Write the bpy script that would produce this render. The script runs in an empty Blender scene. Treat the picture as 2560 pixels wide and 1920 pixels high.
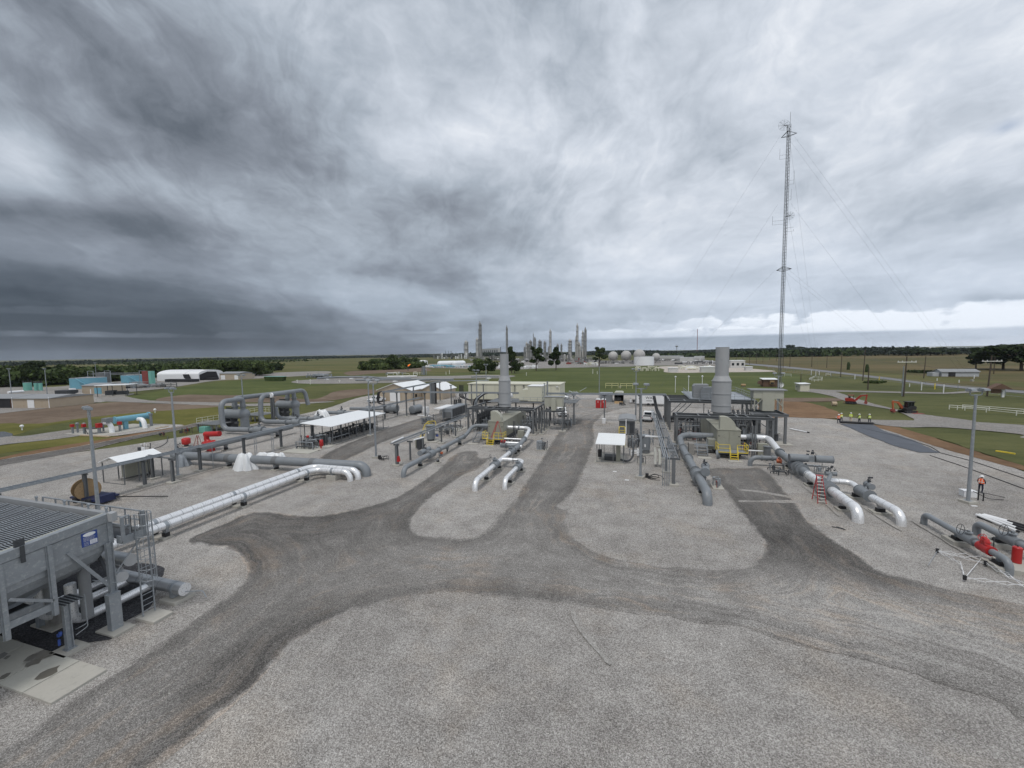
import bpy, bmesh, math, random
import numpy as np
from mathutils import Vector, Matrix
rnd = random.Random(7)
sc = bpy.context.scene
COL = sc.collection
# ------------------------------------------------------------------ camera
F=1013.27; PIT=7.88349509e-02; ROL=-1.48468414e-02; YAW=2.92317756e-01; H=15.0
def _ax():
    f0=Vector((-math.sin(YAW),math.cos(YAW),0)); r0=Vector((math.cos(YAW),math.sin(YAW),0)); up=Vector((0,0,1))
    f=math.cos(PIT)*f0-math.sin(PIT)*up; u=math.sin(PIT)*f0+math.cos(PIT)*up
    return math.cos(ROL)*r0+math.sin(ROL)*u, -math.sin(ROL)*r0+math.cos(ROL)*u, f
CR,CU,CF=_ax()
cd=bpy.data.cameras.new('camera'); cam=bpy.data.objects.new('camera',cd); COL.objects.link(cam)
cd.sensor_width=36; cd.lens=36*F/2560; cd.clip_start=.1; cd.clip_end=20000
cam.matrix_world=Matrix(((CR.x,CU.x,-CF.x,0),(CR.y,CU.y,-CF.y,0),(CR.z,CU.z,-CF.z,H),(0,0,0,1)))
sc.camera=cam
def ray(px,py): return (px-1280)/F*CR+(960-py)/F*CU+CF
def proj(p):
    q=Vector(p)-Vector((0,0,H)); Z=max(q.dot(CF),1e-6)
    return 1280+F*q.dot(CR)/Z, 960-F*q.dot(CU)/Z
class View:          # reads survey points off the photograph and returns the real place they stand at
    def __init__(s,ox,oy,k): s.o=(ox,oy,k)
    def px(s,x,y): return s.o[0]+x/s.o[2],s.o[1]+y/s.o[2]
    def __call__(s,x,y,z=0.0):
        d=ray(*s.px(x,y)); t=(z-H)/d.z; return Vector((d.x*t,d.y*t,z))
    def top(s,b,y):
        a,c=-20.,300.; py=s.px(0,y)[1]
        for _ in range(40):
            m=(a+c)/2
            if proj((b[0],b[1],m))[1]>py: a=m
            else: c=m
        return m
    def onY(s,x,y,Y):
        d=ray(*s.px(x,y)); t=Y/d.y; return Vector((d.x*t,Y,H+d.z*t))
    def onX(s,x,y,X):
        d=ray(*s.px(x,y)); t=X/d.x; return Vector((X,d.y*t,H+d.z*t))
R1=View(0,860,3.456);R2=View(440,940,4.254);R3=View(900,840,3.95);R4=View(1400,860,3.687);R5=View(1920,840,3.456)
L1=View(0,1060,3.95);L2=View(0,1220,2.9625);L3=View(440,1080,3.95);RR=View(2100,1180,4.809);FP=View(1100,780,4.096)
TW=View(1860,260,2.2417);DI=View(0,0,0.86406);Z1=View(1120,960,7.9);Z2=View(1640,850,5.1853);Z3=View(1860,1060,6.913);Z4=View(0,1400,5.53);S=View(0,0,1)
# ------------------------------------------------------------------ node helpers
class X:
    def __init__(s,nt,sock): s.nt=nt; s.s=sock
    def _m(s,op,*a,clamp=False):
        n=s.nt.nodes.new('ShaderNodeMath'); n.operation=op; n.use_clamp=clamp
        for i,v in enumerate((s,)+a):
            if isinstance(v,X): s.nt.links.new(v.s,n.inputs[i])
            else: n.inputs[i].default_value=v
        return X(s.nt,n.outputs[0])
    def __add__(s,o): return s._m('ADD',o)
    __radd__=__add__
    def __sub__(s,o): return s._m('SUBTRACT',o)
    def __rsub__(s,o): return (s*-1)+o
    def __mul__(s,o): return s._m('MULTIPLY',o)
    __rmul__=__mul__
    def __truediv__(s,o): return s._m('DIVIDE',o)
    def pw(s,o): return s._m('POWER',o)
    def cl(s): return s._m('ADD',0.0,clamp=True)
    def ss(s,a,b):
        n=s.nt.nodes.new('ShaderNodeMapRange'); n.interpolation_type='SMOOTHSTEP'
        s.nt.links.new(s.s,n.inputs[0]); n.inputs[1].default_value=a; n.inputs[2].default_value=b
        return X(s.nt,n.outputs[0])
def vec(nt,x,y,z=0.0):
    n=nt.nodes.new('ShaderNodeCombineXYZ')
    for i,v in enumerate((x,y,z)):
        if isinstance(v,X): nt.links.new(v.s,n.inputs[i])
        else: n.inputs[i].default_value=v
    return n.outputs[0]
def sep(nt,sock):
    n=nt.nodes.new('ShaderNodeSeparateXYZ'); nt.links.new(sock,n.inputs[0]); return [X(nt,o) for o in n.outputs]
def noise(nt,v,scale,detail=4,rough=.5,dist=0.0):
    n=nt.nodes.new('ShaderNodeTexNoise')
    if v is not None: nt.links.new(v,n.inputs['Vector'])
    n.inputs['Scale'].default_value=scale; n.inputs['Detail'].default_value=detail; n.inputs['Roughness'].default_value=rough; n.inputs['Distortion'].default_value=dist
    return X(nt,n.outputs['Fac'])
def ramp(nt,x,stops):
    n=nt.nodes.new('ShaderNodeValToRGB'); nt.links.new(x.s,n.inputs[0]); e=n.color_ramp.elements
    while len(e)<len(stops): e.new(.5)
    for el,(p,c) in zip(e,stops): el.position=p; el.color=(*c,1)
    return n.outputs[0]
def mix(nt,f,a,b,mode='MIX'):
    n=nt.nodes.new('ShaderNodeMix'); n.data_type='RGBA'; n.blend_type=mode
    for i,v in ((0,f),(6,a),(7,b)):
        if isinstance(v,X): v=v.s
        if isinstance(v,bpy.types.NodeSocket): nt.links.new(v,n.inputs[i])
        elif i==0: n.inputs[0].default_value=v
        else: n.inputs[i].default_value=(*v,1)
    return n.outputs[2]
def srgb(r,g,b):
    f=lambda c:(c/255/12.92) if c<=10 else ((c/255+.055)/1.055)**2.4
    return (f(r),f(g),f(b))
# ------------------------------------------------------------------ world
W=bpy.data.worlds.new('World'); sc.world=W; W.use_nodes=True; nt=W.node_tree
bg=nt.nodes['Background']; bg.inputs[1].default_value=.1
sky=nt.nodes.new('ShaderNodeTexSky'); sky.sky_type='NISHITA'; sky.sun_disc=False
SUN_EL,SUN_AZ=math.radians(64),math.radians(200)      # azimuth clockwise from +Y
sky.sun_elevation=SUN_EL; sky.sun_rotation=SUN_AZ
tc=nt.nodes.new('ShaderNodeTexCoord'); dx,dy,dz=sep(nt,tc.outputs['Generated'])
az=dx._m('ARCTAN2',dy); el=dz._m('ARCSINE')
zz=dz._m('MAXIMUM',0.0)+.42
a0=math.atan2(*(ray(1180,700).xy)) 
ca,sa=math.cos(a0),math.sin(a0)
pu=(dx*ca-dy*sa)/zz; pv=(dx*sa+dy*ca)/zz
warp=noise(nt,vec(nt,pu*1.1,pv*.9,3.1),1.2,5,.55)-.5
warp2=noise(nt,vec(nt,pu*1.1,pv*.9,9.7),1.2,5,.55)-.5
hz=el.ss(.02,.42)
n1=noise(nt,vec(nt,pu*1.3+warp*1.5,pv*1.0+warp2*1.5,0.0),1.7,9,.56)          # cloud bands running away from the viewer
n2=noise(nt,vec(nt,pu*3.4+warp*2.4,pv*2.2+warp2*2.4,4.0),2.0,10,.62)             # wisps
nb=noise(nt,vec(nt,az*1.5+warp*.55,el*3.0+warp2*.9,7.0),1.8,10,.58)             # large masses
n3=noise(nt,vec(nt,az*2.2+warp*.5,el*11+warp2*.9,1.0),1.7,8,.55)               # strata low down
L=(nb-.5)*.52+(n1-.5)*(hz*.40)+(n2-.5)*(hz*.40+.08)+(n3-.5)*((1-hz)*.34+.02)+(az+.29)*.095+.685
azw=az+warp*.22; elw=el+warp2*.12
def azel(px,py):
    d=ray(px,py).normalized(); return math.atan2(d.x,d.y),math.asin(d.z)
BL=[(230,110,400,200,-.24),(30,290,110,60,.22),(500,330,260,120,-.10),(180,470,340,55,-.24),(150,380,300,50,.02),
    (150,640,560,70,-.20),(200,735,800,70,-.36),(760,585,330,32,-.15),(780,700,460,60,-.14),(700,410,200,45,.08),(880,340,200,60,.07),
    (1110,290,190,80,.13),(980,440,120,60,-.12),(1250,590,260,60,.07),(1550,400,420,230,.06),(1950,200,480,260,.08),
    (1500,735,800,22,-.10),(2150,665,130,14,-.16),(30,560,140,22,.05),(1500,80,330,100,.09),(850,80,350,120,.05)]
for cx,cy,rx,ry,am in BL:
    A,E=azel(cx/.86406,cy/.86406); ra=abs(azel((cx+rx)/.86406,cy/.86406)[0]-azel((cx-rx)/.86406,cy/.86406)[0])/2
    re=abs(azel(cx/.86406,(cy+ry)/.86406)[1]-azel(cx/.86406,(cy-ry)/.86406)[1])/2
    u=(azw-A)/ra; v=(elw-E)/re
    g=((u*u+v*v)*-.9)._m('EXPONENT')
    L=L+g*(am*.78)
# low rows of small cumulus near the horizon
A1=azel(2050,800)[0]
for k,(yy,hh,am,x0,sd) in enumerate(((803,13,.30,A1+.05,.34),(824,12,.26,A1-.02,.48),(838,6,.16,azel(240,838)[0],.20),(785,8,.07,azel(60,785)[0],.12),(822,6,.09,azel(1080,822)[0],.07))):
    E=azel(2000 if k<2 else 300,yy-(0 if k<2 else 0))[1]
    cn=noise(nt,vec(nt,az*9+k*3.3,el*16,k*2.0),1.6,7,.55)
    top=E+(hh/F)*.9
    t=((el-E)*(F/hh))                     # flat base, bumpy top
    body=t.ss(-1.0,-.35)*(1-(t-(cn-.40)*5.0).ss(.1,.9))
    mk=(((az-x0)/sd)*((az-x0)/sd)*-1.0)._m('EXPONENT')
    L=L+body*mk*am*(cn.ss(.28,.50)*.7+.3)
L=L.cl()
colr=ramp(nt,L,[(.20,srgb(68,75,84)),(.36,srgb(98,105,114)),(.50,srgb(130,137,147)),(.64,srgb(163,172,183)),(.80,srgb(200,207,217)),(.97,srgb(236,239,244))])
blue=(1-el.ss(0,.30))*.30
tint=mix(nt,blue,colr,mix(nt,1.0,colr,(.80,.93,1.10),'MULTIPLY'))
ten=nt.nodes.new('ShaderNodeVectorMath'); ten.operation='SCALE'; nt.links.new(tint,ten.inputs[0]); ten.inputs[3].default_value=10.0
A,E=azel(2482,330); hole=((((azw-A)/.016)*((azw-A)/.016)+((elw-E)/.008)*((elw-E)/.008))*-1.0)._m('EXPONENT')
fin=mix(nt,hole*.45+.03,ten.outputs[0],sky.outputs[0])
nt.links.new(fin,bg.inputs[0])
sl=bpy.data.lights.new('sun','SUN'); sl.energy=1.5; sl.angle=math.radians(13); sl.color=(1,.965,.92)
so=bpy.data.objects.new('sun',sl); COL.objects.link(so)
sd_=Vector((math.sin(SUN_AZ)*math.cos(SUN_EL),math.cos(SUN_AZ)*math.cos(SUN_EL),math.sin(SUN_EL)))
so.rotation_euler=sd_.to_track_quat('Z','Y').to_euler(); so.location=(0,-40,90)
sc.view_settings.view_transform='Standard'; sc.view_settings.look='None'; sc.view_settings.exposure=0.17; sc.view_settings.gamma=1.0
sc.render.engine='CYCLES'
# ------------------------------------------------------------------ materials
MT={}
def newmat(name):
    m=bpy.data.materials.new(name); m.use_nodes=True; MT[name]=m
    return m,m.node_tree,m.node_tree.nodes['Principled BSDF']
def bump(nt,bs,h,st,dist=.01):
    b=nt.nodes.new('ShaderNodeBump'); b.inputs['Strength'].default_value=st; b.inputs['Distance'].default_value=dist
    nt.links.new(h.s,b.inputs['Height']); nt.links.new(b.outputs[0],bs.inputs['Normal'])
def setc(nt,bs,c):
    if isinstance(c,X): c=c.s
    nt.links.new(c,bs.inputs['Base Color'])
def pos(nt):
    return nt.nodes.new('ShaderNodeNewGeometry').outputs['Position']
def simple(name,col,rough=.5,metal=0.0,var=.12,vs=1.2,spec=None,dirt=None,dirtamt=.3,bmp=0,ob=True):
    """paint / steel / concrete with uneven tone, faint streaks and optional dirt"""
    m,nt,bs=newmat(name)
    tcn=nt.nodes.new('ShaderNodeTexCoord'); P=tcn.outputs['Object'] if ob else pos(nt)
    a=noise(nt,P,vs,5,.6); b=noise(nt,P,vs*9,4,.6)
    oi=nt.nodes.new('ShaderNodeObjectInfo'); r=X(nt,oi.outputs['Random'])
    f=(a-.5)*1.4+(b-.5)*.7+(r-.5)*.35
    lo=tuple(c*(1-var) for c in col); hi=tuple(min(1,c*(1+var)) for c in col)
    c=mix(nt,(f+.5).cl(),lo,hi)
    if dirt:
        d=noise(nt,P,vs*2.3,7,.7); c=mix(nt,d.ss(.50,.72)*dirtamt,c,dirt)
    setc(nt,bs,c); bs.inputs['Metallic'].default_value=metal
    rr=(b-.5)*.25+rough; nt.links.new(rr.s,bs.inputs['Roughness'])
    if bmp: bump(nt,bs,b,bmp,.02)
    return m
simple('grey_paint',(.20,.218,.235),.42,var=.10,dirt=(.16,.15,.13),dirtamt=.35)
simple('grey_steel',(.140,.148,.155),.55,var=.14,dirt=(.13,.12,.11),dirtamt=.4)
simple('galvanised',(.29,.315,.34),.42,metal=.35,var=.16,vs=2.5,dirt=(.55,.57,.58),dirtamt=.5)
simple('dark_steel',(.05,.054,.06),.6,var=.2)
simple('stack_grey',(.34,.35,.36),.5,var=.07,vs=.6,dirt=(.36,.36,.36),dirtamt=.4)
simple('beige_paint',(.40,.40,.335),.5,var=.05,dirt=(.30,.29,.24),dirtamt=.35)
simple('cream_paint',(.60,.59,.475),.5,var=.03,vs=.3)
simple('olive_beige',(.295,.295,.245),.55,var=.07,dirt=(.2,.19,.16),dirtamt=.4)
simple('tan_panel',(.42,.36,.28),.6,var=.06,dirt=(.33,.28,.22),dirtamt=.4)
simple('white_paint',(.78,.79,.80),.45,var=.03,dirt=(.6,.59,.56),dirtamt=.3)
simple('white_roof',(.80,.82,.83),.4,var=.03,vs=.8,dirt=(.66,.67,.67),dirtamt=.3)
simple('yellow_paint',(.78,.60,.045),.45,var=.06)
simple('red_paint',(.43,.02,.02),.4,var=.08)
simple('orange_paint',(.42,.10,.035),.45,var=.1,dirt=(.3,.1,.05),dirtamt=.5)
simple('rust_red',(.24,.055,.045),.7,var=.3)
simple('black_rubber',(.018,.018,.02),.6,var=.2)
simple('navy_paint',(.014,.022,.075),.5,var=.1)
simple('dull_red',(.33,.035,.025),.5,var=.15)
simple('blue_paint',(.03,.07,.28),.5,var=.1)
simple('pale_blue',(.16,.37,.47),.5,var=.07,dirt=(.09,.24,.32),dirtamt=.6)
simple('sea_green',(.16,.40,.34),.5,var=.08)
simple('concrete',(.40,.385,.345),.85,var=.09,vs=1.3,dirt=(.27,.26,.235),dirtamt=.5,bmp=.15)
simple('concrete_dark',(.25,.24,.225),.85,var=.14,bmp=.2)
simple('brown_wall',(.13,.075,.05),.7,var=.15)
simple('wood_pole',(.075,.058,.045),.85,var=.2,vs=3)
simple('plywood',(.34,.23,.12),.75,var=.15,vs=3,dirt=(.12,.08,.045),dirtamt=.8)
simple('plant_white',(.42,.415,.40),.6,var=.1,vs=.2,dirt=(.36,.32,.28),dirtamt=.5)
simple('plant_grey',(.22,.22,.215),.6,var=.22,vs=.3)
simple('roof_grey',(.25,.26,.27),.6,var=.08)
simple('plastic_wrap',(.74,.76,.77),.28,var=.06,vs=3)
simple('skin',(.42,.24,.17),.6,var=.05); simple('navy_cloth',(.016,.02,.038),.8,var=.2); simple('orange_cloth',(.85,.13,.03),.7,var=.05)
simple('vest_yellow',(.62,.78,.06),.7,var=.06); simple('tan_wood',(.45,.36,.25),.8,var=.1); simple('geotextile',(.085,.095,.115),.75,var=.25,vs=.5,ob=False)
simple('bark',(.10,.075,.055),.9,var=.25,vs=4)
simple('reflective',(.72,.72,.66),.4,var=.03); simple('yellow_pipe',(.62,.58,.30),.5,var=.08)
def glassy(name,col,rough=.12):
    m,nt,bs=newmat(name); bs.inputs['Base Color'].default_value=(*col,1); bs.inputs['Roughness'].default_value=rough
glassy('dark_glass',(.012,.016,.02)); glassy('lens_glass',(.25,.28,.3),.2)
# insulated pipe jacket: bright aluminium with lap joints every metre or less
m,nt,bs=newmat('cladding'); P=pos(nt); px_,py_,pz_=sep(nt,P)
a=noise(nt,P,2.2,4); b=noise(nt,P,14,3)
setc(nt,bs,mix(nt,((a-.5)*1.3+(b-.5)*.5+.5).cl(),(.72,.73,.74),(.86,.87,.88))); bs.inputs['Metallic'].default_value=.42
nt.links.new(((b-.5)*.22+.30).s,bs.inputs['Roughness']); bump(nt,bs,b,.25,.01)
m,nt,bs=newmat('cladding_dull'); P=pos(nt); a=noise(nt,P,2.2,4); b=noise(nt,P,11,3)
setc(nt,bs,mix(nt,a,(.42,.43,.44),(.56,.57,.58))); bs.inputs['Metallic'].default_value=.7; nt.links.new(((b-.5)*.2+.42).s,bs.inputs['Roughness'])
def ribbed(name,col,axis,period,rough=.45,metal=.0,depth=.35,dirt=None):
    m,nt,bs=newmat(name); tcn=nt.nodes.new('ShaderNodeTexCoord'); P=tcn.outputs['Object']; c3=sep(nt,P)
    s=(c3[axis]*(2*math.pi/period))._m('SINE'); a=noise(nt,P,.8,6,.65); b=noise(nt,P,7,4)
    c=mix(nt,a,tuple(x*.9 for x in col),tuple(min(1,x*1.08) for x in col))
    if dirt: c=mix(nt,a.ss(.5,.7)*.6,c,dirt)
    setc(nt,bs,c); bs.inputs['Roughness'].default_value=rough; bs.inputs['Metallic'].default_value=metal
    bump(nt,bs,s.ss(.2,.9),depth,.03); return m
ribbed('ribbed_white',(.78,.80,.80),0,.30); ribbed('ribbed_cream',(.58,.56,.45),0,.4); ribbed('ribbed_tan',(.42,.35,.265),0,.35,dirt=(.33,.26,.19))
ribbed('ribbed_white_y',(.80,.82,.83),1,.30); ribbed('ribbed_tan_y',(.42,.35,.265),1,.35,dirt=(.33,.26,.19)); ribbed('ribbed_grey',(.42,.44,.46),0,.3)
# stone and gravel
def gravel(name,stops,stone=27,tonevar=.30,attr=False,damp=None,bmpst=.9):
    m,nt,bs=newmat(name); P=pos(nt); x,y,z=sep(nt,P)
    def vor(sc_,dist=None):
        v=nt.nodes.new('ShaderNodeTexVoronoi'); nt.links.new(P,v.inputs['Vector']); v.inputs['Scale'].default_value=sc_; return v
    v1=vor(stone); v2=vor(stone*.45); v3=vor(stone*2.1)
    r1=X(nt,nt.nodes.new('ShaderNodeSeparateColor').outputs[0]); nt.links.new(v1.outputs['Color'],r1.s.node.inputs[0])
    r2=X(nt,nt.nodes.new('ShaderNodeSeparateColor').outputs[1]); nt.links.new(v2.outputs['Color'],r2.s.node.inputs[0])
    r3=X(nt,nt.nodes.new('ShaderNodeSeparateColor').outputs[2]); nt.links.new(v3.outputs['Color'],r3.s.node.inputs[0])
    big=noise(nt,P,.07,5,.6); mid=noise(nt,P,.55,5,.6); fine=noise(nt,P,5,4,.65)
    f=(r1-.5)*.52+(r2-.5)*.06+(r3-.5)*.36+(fine-.5)*.12+(mid-.5)*tonevar*1.3+(big-.5)*tonevar*1.6+.5
    if attr:
        at=nt.nodes.new('ShaderNodeAttribute'); at.attribute_name='edge'; e=X(nt,at.outputs['Fac'])
        a2=nt.nodes.new('ShaderNodeAttribute'); a2.attribute_name='tone'; t=X(nt,a2.outputs['Fac'])
        w=noise(nt,P,.35,4)
        tr=noise(nt,vec(nt,e*1.1+w*2.6,x*.05+y*.05,0.0),1.1,5,.7)         # wheel tracks follow the verge
        tr2=noise(nt,vec(nt,e*4.2+w*5.0,x*.09+y*.09,5.0),1.0,4,.7)
        f=f+(tr-.5)*.78+(tr2-.5)*.42+t*.75+e.ss(0,2.6)*.14-.05
        rust=noise(nt,P,.16,6,.65)
    c=ramp(nt,f.cl(),stops)
    if attr:
        fl=f-(tr-.5)*.35-(tr2-.5)*.1-t*1.1
        cl_=ramp(nt,fl.cl(),GL); wn=noise(nt,P,1.3,5,.7)
        D=((e*.95+(wn-.5)*1.0).ss(-.12,.45))*((t*-1.3+(tr-.5)*1.5+(tr2-.5)*.8+(big-.5)*1.2+.86).cl()*.78+.22)
        c=mix(nt,D.cl(),cl_,c); c=mix(nt,(rust*.6+tr*.5).ss(.54,.70)*.6,c,mix(nt,1.0,c,(1.10,.92,.76),'MULTIPLY'))
    else:
        w=noise(nt,P,.12,4); st=noise(nt,vec(nt,x*.22+w*2,y*.9+w*3,0.0),1.0,6,.7); q=noise(nt,P,.16,6,.65)
        rk=noise(nt,vec(nt,x*.35+w*5,y*5.5+w*6,2.0),1.0,3,.6); c=mix(nt,rk.ss(.52,.62)*.30,c,mix(nt,1.0,c,(.80,.79,.78),'MULTIPLY')); c=mix(nt,st.ss(.50,.72)*.45,c,mix(nt,1.0,c,(.82,.80,.78),'MULTIPLY')); c=mix(nt,q.ss(.48,.68)*.7,c,mix(nt,1.0,c,(1.04,.985,.92),'MULTIPLY'))
    setc(nt,bs,c); bs.inputs['Roughness'].default_value=.92; bs.inputs['Specular IOR Level'].default_value=.25
    hgt=(X(nt,v1.outputs['Distance'])*-1.0+r1*.6+r3*.3); bump(nt,bs,hgt,bmpst,.035); return m
GL=[(.0,(.085,.079,.073)),(.35,(.268,.252,.235)),(.6,(.435,.414,.390)),(.85,(.655,.632,.60)),(1,(.86,.845,.82))]
gravel('gravel_light',GL) if 1 else gravel('x',[(.0,(.085,.079,.073)),(.35,(.25,.235,.218)),(.6,(.40,.378,.352)),(.85,(.58,.558,.525)),(1,(.78,.765,.735))])
gravel('gravel_pale',[(.0,(.17,.16,.15)),(.35,(.33,.315,.295)),(.6,(.46,.44,.415)),(.85,(.62,.60,.57)),(1,(.80,.79,.77))])
gravel('gravel_far',[(.0,(.14,.135,.13)),(.4,(.25,.24,.228)),(.7,(.37,.355,.335)),(1,(.50,.49,.46))],stone=9,bmpst=.3)
gravel('gravel_dark',[(.0,(.055,.052,.049)),(.35,(.155,.147,.138)),(.6,(.25,.238,.224)),(.85,(.39,.375,.355)),(1,(.60,.585,.56))],attr=True)
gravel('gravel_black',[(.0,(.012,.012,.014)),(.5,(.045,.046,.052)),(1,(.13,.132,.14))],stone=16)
gravel('aggregate_road',[(.0,(.12,.115,.11)),(.4,(.21,.20,.19)),(.7,(.30,.285,.265)),(1,(.42,.40,.37))],stone=8,bmpst=.3)
gravel('pale_stone',[(.0,(.30,.27,.24)),(.4,(.42,.38,.34)),(.7,(.52,.47,.42)),(1,(.62,.57,.52))],stone=6,bmpst=.2)
def ground(name,cols,s1=.02,s2=.15,str_=(1,1)):
    m,nt,bs=newmat(name); P=pos(nt); x,y,z=sep(nt,P); Q=vec(nt,x*str_[0],y*str_[1],0.0)
    a=noise(nt,Q,s1,6,.6,.5); b=noise(nt,Q,s2,6,.65); c=noise(nt,P,2.5,5,.7); d=noise(nt,P,13,3,.7)
    f=(a-.5)*1.3+(b-.5)*.9+(c-.5)*.5+(d-.5)*.3+.5
    setc(nt,bs,ramp(nt,f.cl(),cols)); bs.inputs['Roughness'].default_value=.95; bs.inputs['Specular IOR Level'].default_value=.15
    bump(nt,bs,c+d*.6,.6,.12); return m
ground('lawn',[(.0,(.040,.046,.018)),(.35,(.076,.084,.030)),(.6,(.108,.112,.042)),(.8,(.135,.132,.055)),(1,(.20,.17,.09))],.03,.25,(.6,1.4))
ground('lawn_bright',[(.0,(.040,.054,.018)),(.4,(.072,.090,.028)),(.7,(.104,.120,.040)),(1,(.155,.150,.065))],.03,.3,(.5,1.6))
ground('olive_grass',[(.0,(.065,.062,.018)),(.4,(.105,.105,.026)),(.7,(.150,.140,.040)),(1,(.21,.175,.075))],.03,.2)
ground('field',[(.0,(.030,.038,.015)),(.3,(.062,.076,.024)),(.5,(.095,.100,.034)),(.7,(.15,.128,.056)),(1,(.185,.150,.082))],.005,.04,(.25,1))
ground('dry_field',[(.0,(.050,.055,.020)),(.4,(.085,.080,.032)),(.6,(.135,.105,.050)),(1,(.20,.155,.085))],.008,.05,(.25,1))
ground('bare_earth',[(.0,(.085,.062,.044)),(.4,(.145,.108,.080)),(.7,(.195,.150,.112)),(1,(.26,.215,.16))],.05,.4)
ground('red_earth',[(.0,(.10,.062,.036)),(.4,(.175,.108,.062)),(.7,(.235,.150,.088)),(1,(.32,.23,.15))],.05,.4)
m,nt,bs=newmat('asphalt'); P=pos(nt); a=noise(nt,P,.3,5); b=noise(nt,P,6,4)
setc(nt,bs,mix(nt,(a+b)*.5,(.13,.13,.135),(.22,.22,.225))); bs.inputs['Roughness'].default_value=.85
m,nt,bs=newmat('wet_slab'); P=pos(nt); a=noise(nt,P,1.1,6,.6); b=noise(nt,P,9,4)
c=mix(nt,(a*.6+b*.4),(.34,.335,.295),(.50,.49,.44)); pud=noise(nt,P,.62,1,.3,.35)
pm=pud.ss(.64,.70); c=mix(nt,pm*.85,c,(.14,.13,.11)); setc(nt,bs,c)
nt.links.new(((1-pm)*.65+.2).s,bs.inputs['Roughness'])
m,nt,bs=newmat('wet_stain'); bs.inputs['Base Color'].default_value=(.135,.125,.105,1); bs.inputs['Roughness'].default_value=.35
m,nt,bs=newmat('puddle'); bs.inputs['Base Color'].default_value=(.10,.10,.095,1); bs.inputs['Roughness'].default_value=.15
def foliage(name,cols):
    m,nt,bs=newmat(name); P=pos(nt); a=noise(nt,P,.5,5,.6); b=noise(nt,P,3.5,3)
    oi=nt.nodes.new('ShaderNodeObjectInfo'); r=X(nt,oi.outputs['Random'])
    setc(nt,bs,ramp(nt,((a-.5)*1.2+(b-.5)*.8+(r-.5)*.5+.5).cl(),cols)); bs.inputs['Roughness'].default_value=.75; bs.inputs['Specular IOR Level'].default_value=.2
foliage('leaves',[(.0,(.024,.040,.012)),(.5,(.052,.078,.022)),(1,(.105,.135,.042))])
foliage('leaves_dark',[(.0,(.016,.028,.009)),(.5,(.034,.054,.016)),(1,(.070,.096,.030))])
simple('far_white',(.55,.55,.54),.6,var=.08,dirt=(.4,.38,.36),dirtamt=.5)
foliage('leaves_hazed',[(.0,(.018,.028,.020)),(.5,(.032,.045,.030)),(1,(.052,.066,.042))])  # far woods: distance haze put into the leaf colour as a bluish cast
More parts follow.
